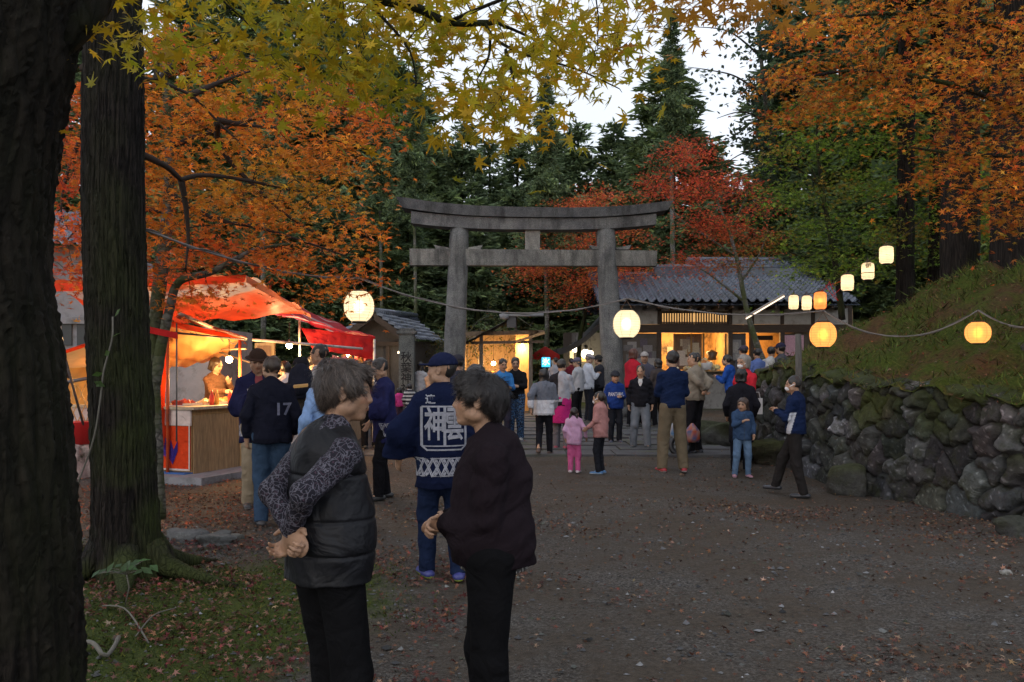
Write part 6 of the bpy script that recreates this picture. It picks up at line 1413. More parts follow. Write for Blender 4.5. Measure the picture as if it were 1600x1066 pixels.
maple('orange maple reaching in from the right edge above the bank', P(1700, 640, 9.5), [(1730, 620, 9.5), (1715, 400, 9.5), (1690, 200, 9.4), (1650, 60, 9.3), (1560, -60, 9.2)], [[(1700, 260, 9.4), (1600, 180, 9.2), (1480, 130, 9), (1340, 110, 8.8), (1220, 130, 8.7)], [(1715, 380, 9.5), (1620, 320, 9.2), (1540, 300, 9), (1470, 290, 8.9)], [(1660, 90, 9.3), (1560, 40, 9.1), (1420, 20, 9), (1290, 30, 8.9)], [(1690, 200, 9.4), (1620, 240, 9), (1500, 240, 8.8), (1420, 230, 8.7)]],
      ORR, (8.2, 10.2), 560, 16, .19, .03, .080, lambda x, y: (lambda idx, n: palette([(.56, .20, .025), (.52, .17, .025), (.60, .24, .03), (.50, .11, .025), (.46, .27, .04)], n, .22) * (1 + .25 * np.sin(x[idx] * .02 + y[idx] * .03))[:, None] * np.array([1, 1, 1]) * np.exp(rng.normal(size=(idx.max() + 1, 1)) * .22)[idx]), 5, .10, .0055, dens=lace)
GRP = [(1180, 330), (1205, 240), (1225, 170), (1300, 130), (1420, 160), (1560, 200), (1640, 260), (1640, 390), (1560, 395), (1500, 420), (1440, 400), (1390, 390), (1350, 440), (1300, 450), (1250, 440), (1225, 400), (1190, 390), (1170, 360)]
maple('green-leaved maple with a slim dark trunk rising beside the rising lanterns', P(1315, 500, 18.5), [(1316, 500, 18.6), (1308, 430, 18.5), (1296, 360, 18.4), (1284, 290, 18.3), (1277, 220, 18.2), (1280, 140, 18.0)], [[(1296, 360, 18.4), (1350, 320, 18.0), (1420, 300, 17.6), (1500, 290, 17.2)], [(1284, 290, 18.3), (1240, 260, 18.0), (1210, 250, 18.0)], [(1284, 300, 18.3), (1262, 250, 18.4), (1256, 235, 18.4)], [(1300, 390, 18.4), (1250, 400, 18.2), (1200, 370, 18.0)], [(1280, 240, 18.2), (1340, 200, 18.0), (1430, 190, 17.8)]],
      GRP, (17.2, 20), 640, 18, .34, .05, .115, lambda x, y: (lambda idx, n: (lambda w: palette([(.15, .235, .03), (.125, .20, .03), (.20, .26, .036)], n, .2) * (1 - w) + palette([(.22, .19, .025), (.28, .15, .03)], n, .2) * w)(((np.sin(x[idx] * .03) * np.sin(y[idx] * .045 + 1) > .55) * .8)[:, None]) * np.exp(rng.normal(size=(idx.max() + 1, 1)) * .25)[idx]), 5, .075, .006, dens=lace)
REDR = [(1000, 298), (1020, 245), (1050, 215), (1085, 208), (1120, 240), (1155, 262), (1190, 290), (1212, 330), (1200, 380), (1180, 420), (1140, 425), (1100, 412), (1062, 425), (1052, 385), (1085, 355), (1050, 325), (1010, 318)]
rcol = lambda cs: (lambda x, y: (lambda idx, n: (lambda w: palette(cs, n, .2) * (1 - w) + palette([(.34, .12, .03), (.30, .14, .03), (.16, .14, .03)], n, .2) * w)((sstep(330, 400, y[idx]) * sstep(1060, 1150, x[idx]) * .8)[:, None]) * np.exp(rng.normal(size=(idx.max() + 1, 1)) * .22)[idx]))
maple('red maple with a curved slim trunk in front of the shop roof', P(1192, 565, 24.8), [(1195, 572, 24.8), (1180, 530, 24.8), (1168, 490, 24.8), (1158, 440, 24.9), (1150, 400, 25.0), (1135, 350, 25.1), (1110, 290, 25.3)], [[(1158, 440, 24.9), (1185, 400, 24.7), (1200, 360, 24.5)], [(1150, 400, 25.0), (1105, 370, 25.1), (1060, 340, 25.3), (1030, 290, 25.3)], [(1140, 360, 25.1), (1165, 310, 24.9), (1170, 290, 24.8)], [(1160, 470, 24.9), (1110, 430, 24.9), (1075, 410, 24.9)]],
      REDR, (24.2, 26.8), 430, 20, .36, .06, .10, rcol([(.58, .09, .045), (.62, .12, .045), (.52, .08, .05), (.60, .17, .05)]), 5, .10, .009, 'bark_grey', dens=lace)
REDC = [(788, 392), (840, 352), (845, 310), (880, 285), (915, 278), (960, 300), (985, 330), (1010, 370), (1005, 430), (950, 462), (880, 468), (800, 452), (820, 425), (800, 405)]
maple('red maple seen through the gate below and above its tie beam', P(905, 600, 31), [(906, 620, 31), (905, 540, 31), (915, 480, 31), (908, 430, 31), (900, 360, 31)], [[(915, 480, 31), (940, 430, 30.8), (960, 380, 30.6)], [(910, 450, 31), (870, 420, 30.8), (830, 400, 30.6)]],
      REDC, (28.5, 31.5), 560, 22, .40, .07, .12, rcol([(.66, .13, .055), (.70, .19, .055), (.58, .10, .055), (.64, .25, .06)]), 3, .11, .011, dens=lace)

# --- conifers of the wood behind
def conifer_parts(seed, h=20.0, rad=3.2, base=.12, dens=1.0, droop=.25, card=.5, col=((.14, .195, .095), (.17, .225, .095), (.115, .165, .09)), thin=1.0):
    r = np.random.default_rng(seed); tk = MB(); z = np.linspace(0, h, 12); x = np.cumsum(r.normal(size=12) * .05); yv = np.cumsum(r.normal(size=12) * .05); sp_ = np.stack([x - x[0], yv - yv[0], z], 1); tk.tube(sp_, np.linspace(.26, .03, 12) * h / 20, 9, W1)
    nb = int(330 * dens); P0, D, L_, Cc_ = [], [], [], []
    for b_ in range(nb):
        t = base + (1 - base) * r.uniform(0, 1) ** .85; zz = t * h; prof = rad * (1 - t) ** .85 * (.45 + .7 * r.uniform()) * (1 + .25 * math.sin(zz * 1.3 + seed)) + .25
        a = r.uniform(0, 6.283); d = np.array([math.cos(a), math.sin(a), .25 - droop * 2 * (1 - t)]); d /= np.linalg.norm(d); c = np.array([np.interp(zz, z, sp_[:, 0]), np.interp(zz, z, sp_[:, 1]), zz])
        if r.uniform() < .30: tk.tube([c, c + d * prof * .5, c + d * prof * .95 - (0, 0, .1)], [.03, .02, .008], 4, W1, caps=False)
        ns = max(4, int(prof * 13 * thin)); s_ = r.uniform(.2, 1, ns) ** .7
        pos = c + d * (s_ * prof)[:, None] + r.normal(size=(ns, 3)) * np.array([.16, .16, .12]) * (1 + prof * .12); pos[:, 2] -= .12 * (s_ * prof) ** 1.4
        sd = d + r.normal(size=(ns, 3)) * .55; sd[:, 2] -= .25; P0.append(pos); D.append(sd); L_.append(card * r.uniform(.6, 1.25, ns)); Cc_.append(np.array(col)[r.integers(0, len(col), ns)] * np.exp(r.normal() * .25 + r.normal(size=(ns, 1)) * .2))
    P0, D, L_, Cc_ = np.vstack(P0), np.vstack(D), np.concatenate(L_), np.vstack(Cc_); n = len(P0); D /= np.linalg.norm(D, axis=1)[:, None]
    VV, QQ, CC, o = [], [], [], 0
    for f in range(4):
        e = D + r.normal(size=(n, 3)) * .45; e /= np.linalg.norm(e, axis=1)[:, None]; w = np.cross(e, r.normal(size=(n, 3))); w /= np.linalg.norm(w, axis=1)[:, None]; l = (L_ * r.uniform(.6, 1.1, n))[:, None]; wd = l * .16
        st = P0 + D * l * (f - 1.5) * .15
        VV.append(np.stack([st, st + e * l * .45 + w * wd, st + e * l, st + e * l * .45 - w * wd], 1).reshape(-1, 3)); QQ.append(np.arange(n * 4).reshape(-1, 4) + o); CC.append(np.repeat(Cc_ * r.uniform(.8, 1.2, (n, 1)), 4, 0)); o += n * 4
    return tk, new_mesh('crown', np.vstack(VV), QQ, False, np.vstack(CC), [M['needle']])
protos = []
for k, (sd, rad, dn, th, cc) in enumerate(((1, 3.4, 1.0, 1.0, None), (2, 2.6, .9, 1.0, None), (3, 4.0, 1.15, 1.0, ((.105, .15, .06), (.14, .185, .065), (.09, .13, .06))), (4, 3.0, .8, .8, None))):
    tk, cm = conifer_parts(sd, 20, rad, .10, dn, thin=th, **({'col': cc} if cc else {})); protos.append((tk, cm))
tkm = []
for tk, cm in protos: tkm.append(new_mesh('trunk', np.vstack(tk.V), [f for f in [np.vstack([q for q in tk.F if q.shape[1] == 3]), np.vstack([q for q in tk.F if q.shape[1] == 4])]], True, np.vstack(tk.C), [M['bark']]))
CONI = [  # px, py of the tip, distance, variant, description
 (655, 150, 50, 0, 'pointed conifer just left of the sky gap'), (610, 95, 47, 2, 'tall conifer behind the tips of the orange maple'), (722, 196, 46, 1, 'slender conifer above the left gate pillar'), (765, 222, 50, 3, 'short loose conifer above the gate, left of its middle'), (812, 214, 54, 0, 'dark conifer right above the middle of the gate'), (862, 205, 52, 2, 'broad conifer over the right half of the gate'),
 (905, 196, 49, 1, 'narrow conifer with its tip in the sky gap over the right gate pillar'), (962, 196, 50, 0, 'pointed conifer in the sky gap right of the gate top'), (1003, 215, 46, 3, 'short conifer just left of the broad tall one'), (1045, 92, 45, 2, 'broad tall tree standing up into the sky gap'), (1112, 235, 47, 0, 'conifer between the tall tree and the red maple top'),
 (560, 40, 44, 1, 'conifer behind the orange leaves, upper middle left'), (505, 10, 42, 0, 'conifer behind the left orange maple, third from its fringe'), (440, -10, 44, 3, 'conifer glimpsed through gaps of the orange maple'), (370, -30, 40, 2, 'broad dark conifer deep behind the orange maple'), (290, -30, 43, 0, 'conifer behind the fork of the orange maple'), (150, -40, 40, 1, 'conifer glimpsed between the two dark left trunks'), (60, 0, 45, 3, 'conifer behind the leftmost trunk'),
 (1235, -20, 40, 1, 'tall conifer right of the sky gap behind the green maple'), (1290, -70, 37, 0, 'tall dark conifer behind the green maple trunk'), (1360, -90, 34, 2, 'broad dark conifer above the highest lantern'), (1440, -120, 36, 3, 'dark conifer behind the right maple, middle'), (1520, -120, 33, 0, 'dark conifer behind the right maple, outer'), (1600, -140, 36, 1, 'dark conifer at the right edge')]
LOW = [(585, 300, 38, 2), (640, 318, 37, 0), (690, 300, 40, 2), (745, 330, 38, 3), (800, 300, 41, 0), (850, 322, 40, 2), (935, 330, 42, 0), (990, 300, 40, 2), (1040, 340, 37, 3), (1090, 320, 36, 2), (1140, 300, 38, 0), (1200, 280, 36, 2), (520, 330, 36, 0), (455, 340, 35, 2), (1270, 300, 32, 3), (1340, 290, 30, 2), (1420, 270, 31, 0), (1500, 250, 29, 2), (1590, 260, 30, 0), (390, 330, 34, 3), (320, 330, 33, 0), (100, 300, 33, 2), (200, 320, 34, 0)]
def conifer(px, py, Y, k, label, name, group, wide=1.0):
    X = (px - 800) / F * Y; z0 = .28; H = CAMZ + (HZ - py) / F * Y - z0; s_ = H / 20
    t = thing(name, label, 'tree', (X, Y, z0), group, rng.uniform(0, 6.28)); w = s_ * wide if wide != 1 else s_
    t.scale = (w, w, s_)
    link('trunk', tkm[k], t); link('crown', protos[k][1], t); return t
for px, py, Y, k, lab in CONI: conifer(px, py, Y, k, lab, 'conifer', 'conifers behind the gate', 1.3 if px == 1048 else 1.5)
ref = [('dark young evergreen', p) for p in LOW]
where = ['left of the gate beam end', 'under the left gate beam tip', 'behind the left gate pillar', 'behind the left half of the gate', 'behind the centre of the gate', 'behind the right half of the gate opening', 'behind the right gate pillar', 'right of the gate top beam', 'left of the red maple crown', 'behind the red maple crown', 'right of the red maple crown', 'behind the green maple, left side', 'behind the lower orange leaves', 'behind the white lantern tree gap', 'behind the slim green maple trunk', 'behind the upper tall lanterns', 'behind the big trunks on the bank', 'right of the big trunks on the bank', 'at the far right above the bank', 'over the awning stall, left', 'over the food stall roof', 'between the two left trunks', 'behind the straight left trunk']
for q, w_ in zip(LOW, where): conifer(*q, 'dark bushy young evergreen ' + w_, 'young_evergreen', 'young evergreens in the understorey', 1.9)
# big trunks on the bank
for k, (px, wpx, Y, py, lab) in enumerate(((1414, 24, 18, 470, 'leftmost thick cedar trunk on the bank above the lanterns'), (1500, 50, 15.5, 440, 'thick dark cedar trunk in the middle of the bank'), (1585, 64, 14.5, 420, 'thick cedar trunk at the right edge of the bank'), (1462, 20, 19, 450, 'thinner dark cedar trunk between two thick ones'))):
    q = P(px, py, Y); t = thing('cedar_tree', lab, 'tree', q, 'cedars on the bank'); r_ = wpx / F * Y / 2
    V, Qd, C = trunk_mesh([(q[0], Y, q[2] - .7), (q[0] + .02, Y, q[2] + 2), (q[0] + .05, Y, q[2] + 6), (q[0] + .1, Y, q[2] + 13), (q[0] + .1, Y, q[2] + 20)], [r_ * 1.15, r_, r_ * .92, r_ * .7, r_ * .2], 60, 70, .02, 26, .1, 30 + k, .5); link('trunk', new_mesh('trunk', V - root_loc(t), [Qd], True, C, [M['bark']]), t)
    c = link('crown', protos[k % 4][1], t); c.location = (0, 0, 5.5); c.scale = (.8, .8, .8)
# slim pale far trunks and the bare shrub
for px, pb, pt, Y, w_, lab in ((410, 520, 395, 30, 9, 'slim pale trunk glimpsed under the orange maple'), (1050, 420, 330, 34, 9, 'slim grey trunk just right of the gate beam end'), (853, 640, 470, 30, 8, 'slim dark trunk behind the red parasol'), (595, 500, 420, 34, 6, 'thin trunk behind the white lantern'), (648, 490, 415, 33, 6, 'thin trunk left of the left gate pillar')):
    t = thing('slim_tree', lab, 'tree', P(px, 640, Y), 'slim trunks in the wood'); a, b = P(px, 640, Y), P(px - 1, pt - 90, Y); a[2] = .2; m = MB(); m.tube([a, (a + b) / 2 + (.05, 0, 0), b], [w_ / F * Y / 2, w_ / F * Y / 2.2, w_ / F * Y / 3], 9, W1, noise=.04); m.build('trunk', M['bark_grey'], t)
    c = link('crown', protos[1][1], t); c.location = tuple(b - a - np.array([0, 0, 1.0])); c.scale = (.35,) * 3
sh = thing('bare_shrub', 'spreading half-bare shrub with thin pale twigs behind the left gate pillar', 'shrub', P(730, 600, 26.8)); m = MB(); tips = []
r3 = np.random.default_rng(8)
def twigs(p, d, L_, rad, lv):
    q = [p]
    for s_ in range(4): d = unit(d + r3.normal(size=3) * .28 + (0, 0, .02)); q.append(q[-1] + d * L_ / 4)
    m.tube(q, np.linspace(rad, rad * .6, 5), 5, W1, caps=False)
    if lv == 0: tips.append(q[-1]); tips.append(q[2]); return
    for k in range(3): twigs(q[2 + k % 3], d + r3.normal(size=3) * .75, L_ * r3.uniform(.55, .85), rad * .6, lv - 1)
b0 = P(735, 600, 26.8); b0[2] = .25
for k in range(7): a = k * .9; twigs(b0, np.array([math.cos(a) * .9, math.sin(a) * .5, 1.0]), 1.5, .035, 4)
m.build('branch', M['twig_pale'], sh); tp = np.array(tips); tp = tp[r3.integers(0, len(tp), 2600)] + r3.normal(size=(2600, 3)) * .07
cat([leaves(tp, rng.uniform(.05, .10, len(tp)), 1.0, palette([(.13, .12, .03), (.16, .12, .03), (.09, .10, .03)], len(tp)), 1)], 'foliage', M['leaf'], sh)
# pine with hanging sparse sprays at the upper right of the sky gap
pn = thing('pine_tree', 'sparse tree with drooping grey-green sprays at the right of the sky gap', 'tree', P(1205, 560, 36)); tk = limbs_px([[(1215, 560, 36), (1212, 420, 36), (1205, 250, 36), (1190, 100, 36), (1180, -20, 36)]], 30); lb = limbs_px([[(1195, 150, 36), (1150, 120, 35.6), (1110, 110, 35.4), (1075, 105, 35.2)], [(1205, 230, 36), (1160, 240, 35.8), (1125, 262, 35.6)], [(1200, 190, 36), (1160, 175, 35.6), (1120, 185, 35.4)], [(1190, 90, 36), (1140, 50, 35.6), (1085, 42, 35.2)], [(1207, 280, 36), (1170, 300, 35.8), (1140, 330, 35.6)], [(1190, 110, 36), (1200, 200, 35.4), (1205, 300, 35.2)]])
m = MB(); m.tube(tk[0], np.linspace(.2, .05, len(tk[0])), 10, W1); m.build('trunk', M['bark_grey'], pn); m = MB()
for q in lb: m.tube(q, np.linspace(.05, .012, len(q)), 6, W1)
m.build('limb', M['twig'], pn)
PIN = [(1070, 90), (1110, 40), (1160, 20), (1240, 30), (1250, 200), (1240, 340), (1150, 345), (1120, 300), (1100, 260), (1115, 170)]
c, x, y = clumps(PIN, (34.5, 37), 130, dens=lambda x, y: np.clip(.06 + sstep(1110, 1230, x), 0, 1) * lace(x, y)); m = MB(); grow(tk + lb, c, m, .010, W1)
crown([foliage(c, 24,   .42, .18, .22, fcol([(.06, .085, .05), (.075, .095, .055), (.05, .075, .05)]), 1, 1.0)], m, M['leaf'], pn)
# small plant and fallen twigs at the foot of the straight trunk
pl = thing('seedling', 'small green seedling with flat oval leaves at the foot of the straight trunk', 'plant', P(195, 960, 5.3)); m = MB(); q0 = P(195, 962, 5.3); q0[2] = float(G(q0[0], 5.3)); top = P(198, 898, 5.3); m.tube([q0, q0 * .4 + top * .6 + (.02, 0, 0), top], .004, 6, (.05, .07, .03)); LP = []
for px, py in ((160, 893), (172, 888), (185, 884), (200, 882), (212, 879), (224, 876), (170, 897), (182, 894), (205, 890), (218, 893), (230, 892), (240, 888), (150, 896), (208, 884), (193, 889)): e = P(px, py, 5.3 + rng.uniform(-.1, .1)); m.tube([top, (top + e) / 2 + (0, 0, .012), e], .0022, 4, (.05, .07, .03)); LP.append(e)
m.build('stem', M['twig_pale'], pl); LP = np.array(LP); cat([leaves(LP, rng.uniform(.06, .085, len(LP)), .35, palette([(.07, .13, .05), (.09, .15, .06)], len(LP), .1), 1, (0, -.5, 1))], 'leaf', M['leaf'], pl)
for pts, r_, lab in (([(126, 1010), (146, 1020), (165, 1032), (186, 1010)], .012, 'pale forked dead branch lying on the moss at bottom left'), ([(160, 952), (196, 965), (232, 1010)], .005, 'thin bare twig arching over the moss left of the branch'), ([(212, 1000), (240, 975), (275, 955)], .004, 'thin twig lying on the moss pointing to the stones')):
    m = MB(); q = [at_ground(a, b_, .02 + .03 * (k % 2)) for k, (a, b_) in enumerate(pts)]; m.tube(crom(q, 12), r_, 7, (.20, .17, .14), noise=.08); tag(m.build('fallen_branch', M['twig_pale']), lab, 'branch')
WHITE = (.33, .33, .37)
def hapi_prints(p, back='神雲', front=True, band=True, txtz=1.17, size=.15, bz=.80, bh=.13):
    o = p['jacket']; s = p['s']; r = p['root']
    if back:
        V, T = text_mesh('\n'.join([back]), size * s, .003 * s); V = V * np.array([1.0, 1.75]); V[:, 0] -= V[:, 0].mean()
        decal(o, V, T, flatplace(-1, 0, txtz * s), WHITE, 'back_crest', r)
        w, hh = .165 * s, .145 * s
        fr = [line2((-w, hh), (w, hh), .012), line2((-w, -hh), (-w * .75, -hh * 1.25), .012), line2((-w * .78, -hh * 1.22), (w * .78, -hh * 1.22), .012), line2((w, -hh), (w * .75, -hh * 1.25), .012),
              line2((-w * 1.0, -hh * 1.02), (w, -hh * 1.02), .010), line2((0, hh), (0, -hh), .02), line2((-w, hh), (-w, -hh), .018), line2((w, hh), (w, -hh), .018)]
        V, T = quads2(fr); decal(o, V, T, flatplace(-1, 0, txtz * s), WHITE, 'crest_frame', r)
    if band:
        A = []; a0, a1 = -2.2, 2.2; n = 11; da = (a1 - a0) / n; H = bh * s
        A += [line2((a0, H), (a1, H), .010), line2((a0, -H * .0), (a1, -H * .0), .010)]
        for i in range(n + 1):
            a = a0 + i * da
            for sgn in (1, -1):
                b0, b1 = ((a, 0), (a + da, H)) if sgn > 0 else ((a, H), (a + da, 0))
                A.append(line2(b0, b1, .02)); A.append(line2((b0[0] + da * .18, b0[1]), (b1[0] + da * .18, b1[1]), .012))
            A += [line2((a + da * .42, H * .5), (a + da * .70, H * .68), .022), line2((a + da * .42, H * .5), (a + da * .7, H * .32), .022), line2((a + da * .58, H * .34), (a + da * .58, H * .66), .02)]
            A += [line2((a + da * .35, H * .93), (a + da * .65, H * .80), .02), line2((a + da * .35, H * .07), (a + da * .65, H * .2), .02)]
        V, T = quads2(A); V[:, 0] = np.clip(V[:, 0], a0, a1)
        decal(o, V, T, ringplace(bz * s, 0.0), WHITE, 'hem_pattern', r, L=.05, maxr=.235 * s)

def two_tone(zc, lo, hi):
    def mk(s):
        def f(V, C):
            C[V[:, 2] < zc * s] = lo; C[V[:, 2] >= zc * s] = hi; return C
        return f
    return mk

def strip_tone(cols, per, axis=2):
    def mk(s):
        def f(V, C):
            i = (np.floor(V[:, axis] / (per * s)).astype(int)) % len(cols); C[:] = np.array(cols)[i]; return C
        return f
    return mk

def print_mat(name, dark, light, light2, sc):
    m, nt, b, N, L = nodes(name)
    tc = N('ShaderNodeTexCoord'); ns = N('ShaderNodeTexNoise', i_Scale=sc * .6, i_Detail=2.0); L(tc.outputs['Object'], ns.inputs['Vector'])
    ad = N('ShaderNodeVectorMath', operation='MULTIPLY_ADD'); L(ns.outputs['Color'], ad.inputs[0]); ad.inputs[1].default_value = (.05, .05, .05); L(tc.outputs['Object'], ad.inputs[2])
    v = N('ShaderNodeTexVoronoi', feature='DISTANCE_TO_EDGE', i_Scale=sc); L(ad.outputs[0], v.inputs['Vector'])
    v2 = N('ShaderNodeTexVoronoi', feature='F1', i_Scale=sc * 1.9); L(ad.outputs[0], v2.inputs['Vector'])
    r1 = ramp(N, [(.03, (1, 1, 1)), (.10, (0, 0, 0))]); L(v.outputs['Distance'], r1.inputs[0])
    r2 = ramp(N, [(.22, (1, 1, 1)), (.34, (0, 0, 0))]); L(v2.outputs['Distance'], r2.inputs[0])
    c = mixc(N, L, r2.outputs[0], dark, light2); c = mixc(N, L, r1.outputs[0], c, light)
    L(c, b.inputs['Base Color']); b.inputs['Roughness'].default_value = .8; b.inputs['Specular IOR Level'].default_value = .2
    return m
M['blouse'] = print_mat('blouse_print', (.014, .013, .02), (.105, .10, .125), (.055, .03, .045), 52)
M['blouse_light'] = print_mat('tunic_print', (.05, .05, .05), (.45, .44, .42), (.3, .28, .26), 40)
M['dark_floral'] = print_mat('floral_print', (.01, .015, .03), (.05, .12, .25), (.2, .25, .3), 22)

BLK = (.010, .010, .012); NAVY = (.008, .012, .036); HAIR = (.016, .013, .012); BRN = (.045, .026, .016)
jk = lambda col, **k: dict(name=k.pop('name', 'jacket'), col=col, **k)
tr = lambda col, **k: dict(col=col, **k)
HAPI = dict(sleeve='wide', hem=.70, g=1.10, depth=.74, wr=.009, wf=12, vneck=True, cuff=.145)
SHIRT = dict(name='shirt', g=.9, hem=.9, wr=.004, sg=.62)

# the two women in front
pa = person('grey-haired woman in black padded vest with hands clasped behind her back', 512, 568, Y=3.1, yaw=-46, pose=(((-.125, -.17, -.325), (.2, -.6, -.3)), ((-.20, -.17, -.315), (.35, -.6, -.3))), head=(-38, -4), hunch=.05, w=.94, sw=.152, al=.87,
    hair=('perm', (.055, .042, .036)), res=.0042, legs=tr((.008, .008, .009), w=1.02), shoes=(.02, .02, .02), stance=((.09, .0), (.08, .04)), hs=.98,
    tops=[jk((.1, .1, .1), name='blouse', mat='blouse', g=.90, hem=.9, sg=.88, wr=.006, wf=26), jk((.0085, .009, .012), name='vest', mat='nylon', sleeve='none', hem=.86, g=1.08, flare=.012, depth=.78, belly=.02, wr=.006, wf=12, seams=(1.27, 1.10, .97))])
pb = person('dark-haired woman in a plum black cardigan standing in profile facing left', 771, 585, Y=3.35, yaw=84, pose=('fold', 'fold'), head=(4, 4), hunch=.035, w=1.10, sw=.19,
    hair=('perm', (.017, .014, .014)), res=.0045, legs=tr((.007, .007, .008), w=1.0), shoes=(.02, .02, .02), stance=((.08, .02), (.10, -.07)), hs=.98,
    tops=[jk((.2, .2, .2), name='tunic', mat='blouse_light', g=.74, depth=1.04, hem=.86, sleeve='none', wr=.003), jk((.017, .012, .0155), name='cardigan', hem=.885, g=.84, depth=1.08, belly=.03, sg=1.2, wr=.008, wf=13)])
# festival coats
p = person('man in dark cap and navy festival coat with white crest across the back', 690, 555, 905, yaw=14, pose=('relax', 'side'), head=(62, 2), w=1.05, res=.0075,
    hair=('crop', (.02, .018, .017)), cap=('cap', (.012, .016, .045)), legs=tr((.012, .02, .05), mat='denim'), shoes=((.045, .05, .2), (.42, .55, .06)), stance=((.12, -.06), (.10, .08)),
    tops=[jk((.5, .5, .55), **SHIRT), jk(NAVY, slen=.62, **HAPI)])
hapi_prints(p)
V, T = text_mesh('連', .07, .002); decal(p['jacket'], V, T, flatplace(-1, -.10, 1.365 * p['s']), WHITE, 'shoulder_mark', p['root'])
p = person('man in a brown wide-brimmed hat and navy festival coat beside the food stall', 402, 548, 792, yaw=-152, pose=('bent', 'relax'), head=(-10, -14), hair=('short', HAIR), cap=('hat', (.05, .032, .025)),
    legs=tr((.28, .23, .16)), shoes=((.05, .05, .055), (.3, .3, .3)), tops=[jk((.30, .08, .09), **SHIRT), jk((.018, .02, .06), **HAPI)])
V, T = text_mesh('大祭\n若連', .13 * p['s'], .005); decal(p['jacket'], V * (1, 1.25), T, flatplace(1, .0, 1.16 * p['s']), WHITE, 'chest_crest', p['root'])
hapi_prints(p, back=None, bz=.78, bh=.11)
p = person('man with bent head in navy festival coat with a white hem pattern', 601, 561, 781, yaw=112, pose=('relax', 'bent'), head=(6, -26), lean=.05, hair=('short', HAIR),
    legs=tr(BLK), shoes=(.02, .02, .02), stance=((.13, -.05), (.10, .10)), tops=[jk((.42, .42, .46), **SHIRT), jk((.02, .022, .075), slen=.3, **HAPI)])
hapi_prints(p, back=None, bz=.78, bh=.15)
V, T = text_mesh('祭\n礼', .10, .004); decal(p['jacket'], V, T, flatplace(1, -.09, 1.12 * p['s']), WHITE, 'lapel_mark', p['root'])
# at the stalls
p = person('man in black shirt and blue jeans seen from behind near the orange stall', 424, 557, 822, yaw=18, pose=('relax', 'down'), head=(26, 4), hair=('short', (.05, .032, .022)),
    legs=tr((.04, .07, .12), mat='denim', w=1.08), shoes=((.05, .045, .045), (.02, .02, .02)), tops=[jk((.013, .014, .024), name='shirt', hem=.84, g=1.12)])
V, T = text_mesh('17', .16, .004); decal(p['shirt'], V, T, flatplace(-1, .10, 1.17 * p['s']), (.2, .2, .26), 'back_number', p['root'])
person('woman in a brown fleece jacket serving behind the food stall counter', 336, 553, Y=13.5, yaw=-120, pose=('reach', 'phone'), head=(12, -16), sw=.16, hair=('bob', (.03, .018, .012)), legs=tr((.05, .04, .04)),
    tops=[jk((.12, .065, .04), g=1.04), ], H=1.66, skin=(.44, .27, .17), group='stall keepers')
person('man in a light blue shirt half hidden behind the grey-haired woman', 512, 560, Y=8.0, yaw=40, pose=('bent', 'relax'), head=(8, 0), hair=('short', HAIR), legs=tr((.05, .06, .09)), tops=[jk((.22, .34, .58), name='shirt', g=1.1)])
person('person in a dark jacket with a backpack holding a snack at the second stall', 470, 560, Y=9.6, yaw=10, pose=('relax', 'bent'), head=(8, 0), hair=('short', HAIR), cap=('cap', (.02, .02, .025)), legs=tr((.42, .36, .34), kind='skirt', hem=.42, under=1), tops=[jk((.035, .03, .025))])
person('young man with black hair and a white shirt standing tall at the second stall', 502, 532, Y=11.0, yaw=78, pose=('bent', 'bent'), head=(8, -6), H=1.86, hair=('short', HAIR), legs=tr((.05, .05, .06)), tops=[jk((.55, .53, .52), name='shirt')])
person('customer in a white jacket leaning over the second stall counter', 452, 562, Y=12.6, yaw=30, pose=('bent', 'bent'), lean=.3, hair=('short', HAIR), H=1.66, legs=tr(BLK), tops=[jk((.55, .55, .55))])
person('stall keeper in a pale sweater under the red striped awning', 486, 562, Y=15.2, yaw=-60, pose=('bent', 'bent'), hair=('short', HAIR), H=1.68, legs=tr(BLK), tops=[jk((.4, .36, .3))], group='stall keepers')
person('person in a dark purple coat at the far end of the red awning', 578, 566, Y=15.5, yaw=20, hair=('short', HAIR), H=1.62, legs=tr(BLK), tops=[jk((.05, .03, .06))])
# middle distance, left of the gate
person('woman with long dark hair in pale grey vest and pink trousers by the stone pillar', 657, 566, 662, yaw=-20, pose=('relax', 'bent'), hair=('long', HAIR), legs=tr((.42, .24, .24)), shoes=(.4, .35, .33), tops=[jk((.34, .34, .36), hem=.80)])
person('small child in a black and white striped top by the stone pillar', 640, 600, 668, yaw=10, hs=1.2, hair=('short', HAIR), legs=tr((.05, .04, .05)), tops=[jk((.4, .4, .4), colf=strip_tone([(.03, .03, .04), (.5, .5, .5)], .07), hem=.6)])
person('toddler in a bright pink jacket by the stone pillar', 624, 606, 666, yaw=40, hs=1.25, hair=('bob', HAIR), legs=tr((.06, .04, .06)), tops=[jk((.55, .06, .25))])
person('woman in a white knitted hat and beige coat seen past the man in the cap', 676, 566, Y=16.0, yaw=-50, pose=('bent', 'bent'), hair=('bob', BRN), cap=('hat', (.5, .49, .47)), legs=tr((.2, .1, .08)), tops=[jk((.28, .21, .17))])
person('man in a dark cap and navy coat behind the festival coat man', 716, 556, Y=12.5, yaw=30, hair=('short', HAIR), cap=('cap', (.03, .03, .04)), legs=tr(BLK), tops=[jk((.03, .032, .05))])
person('dark-haired person holding a pink bag overhead near the left gate pillar', 695, 545, Y=14.0, yaw=-30, pose=('up', 'bent'), hair=('short', HAIR), H=1.72, legs=tr(BLK), tops=[jk((.05, .045, .05))])
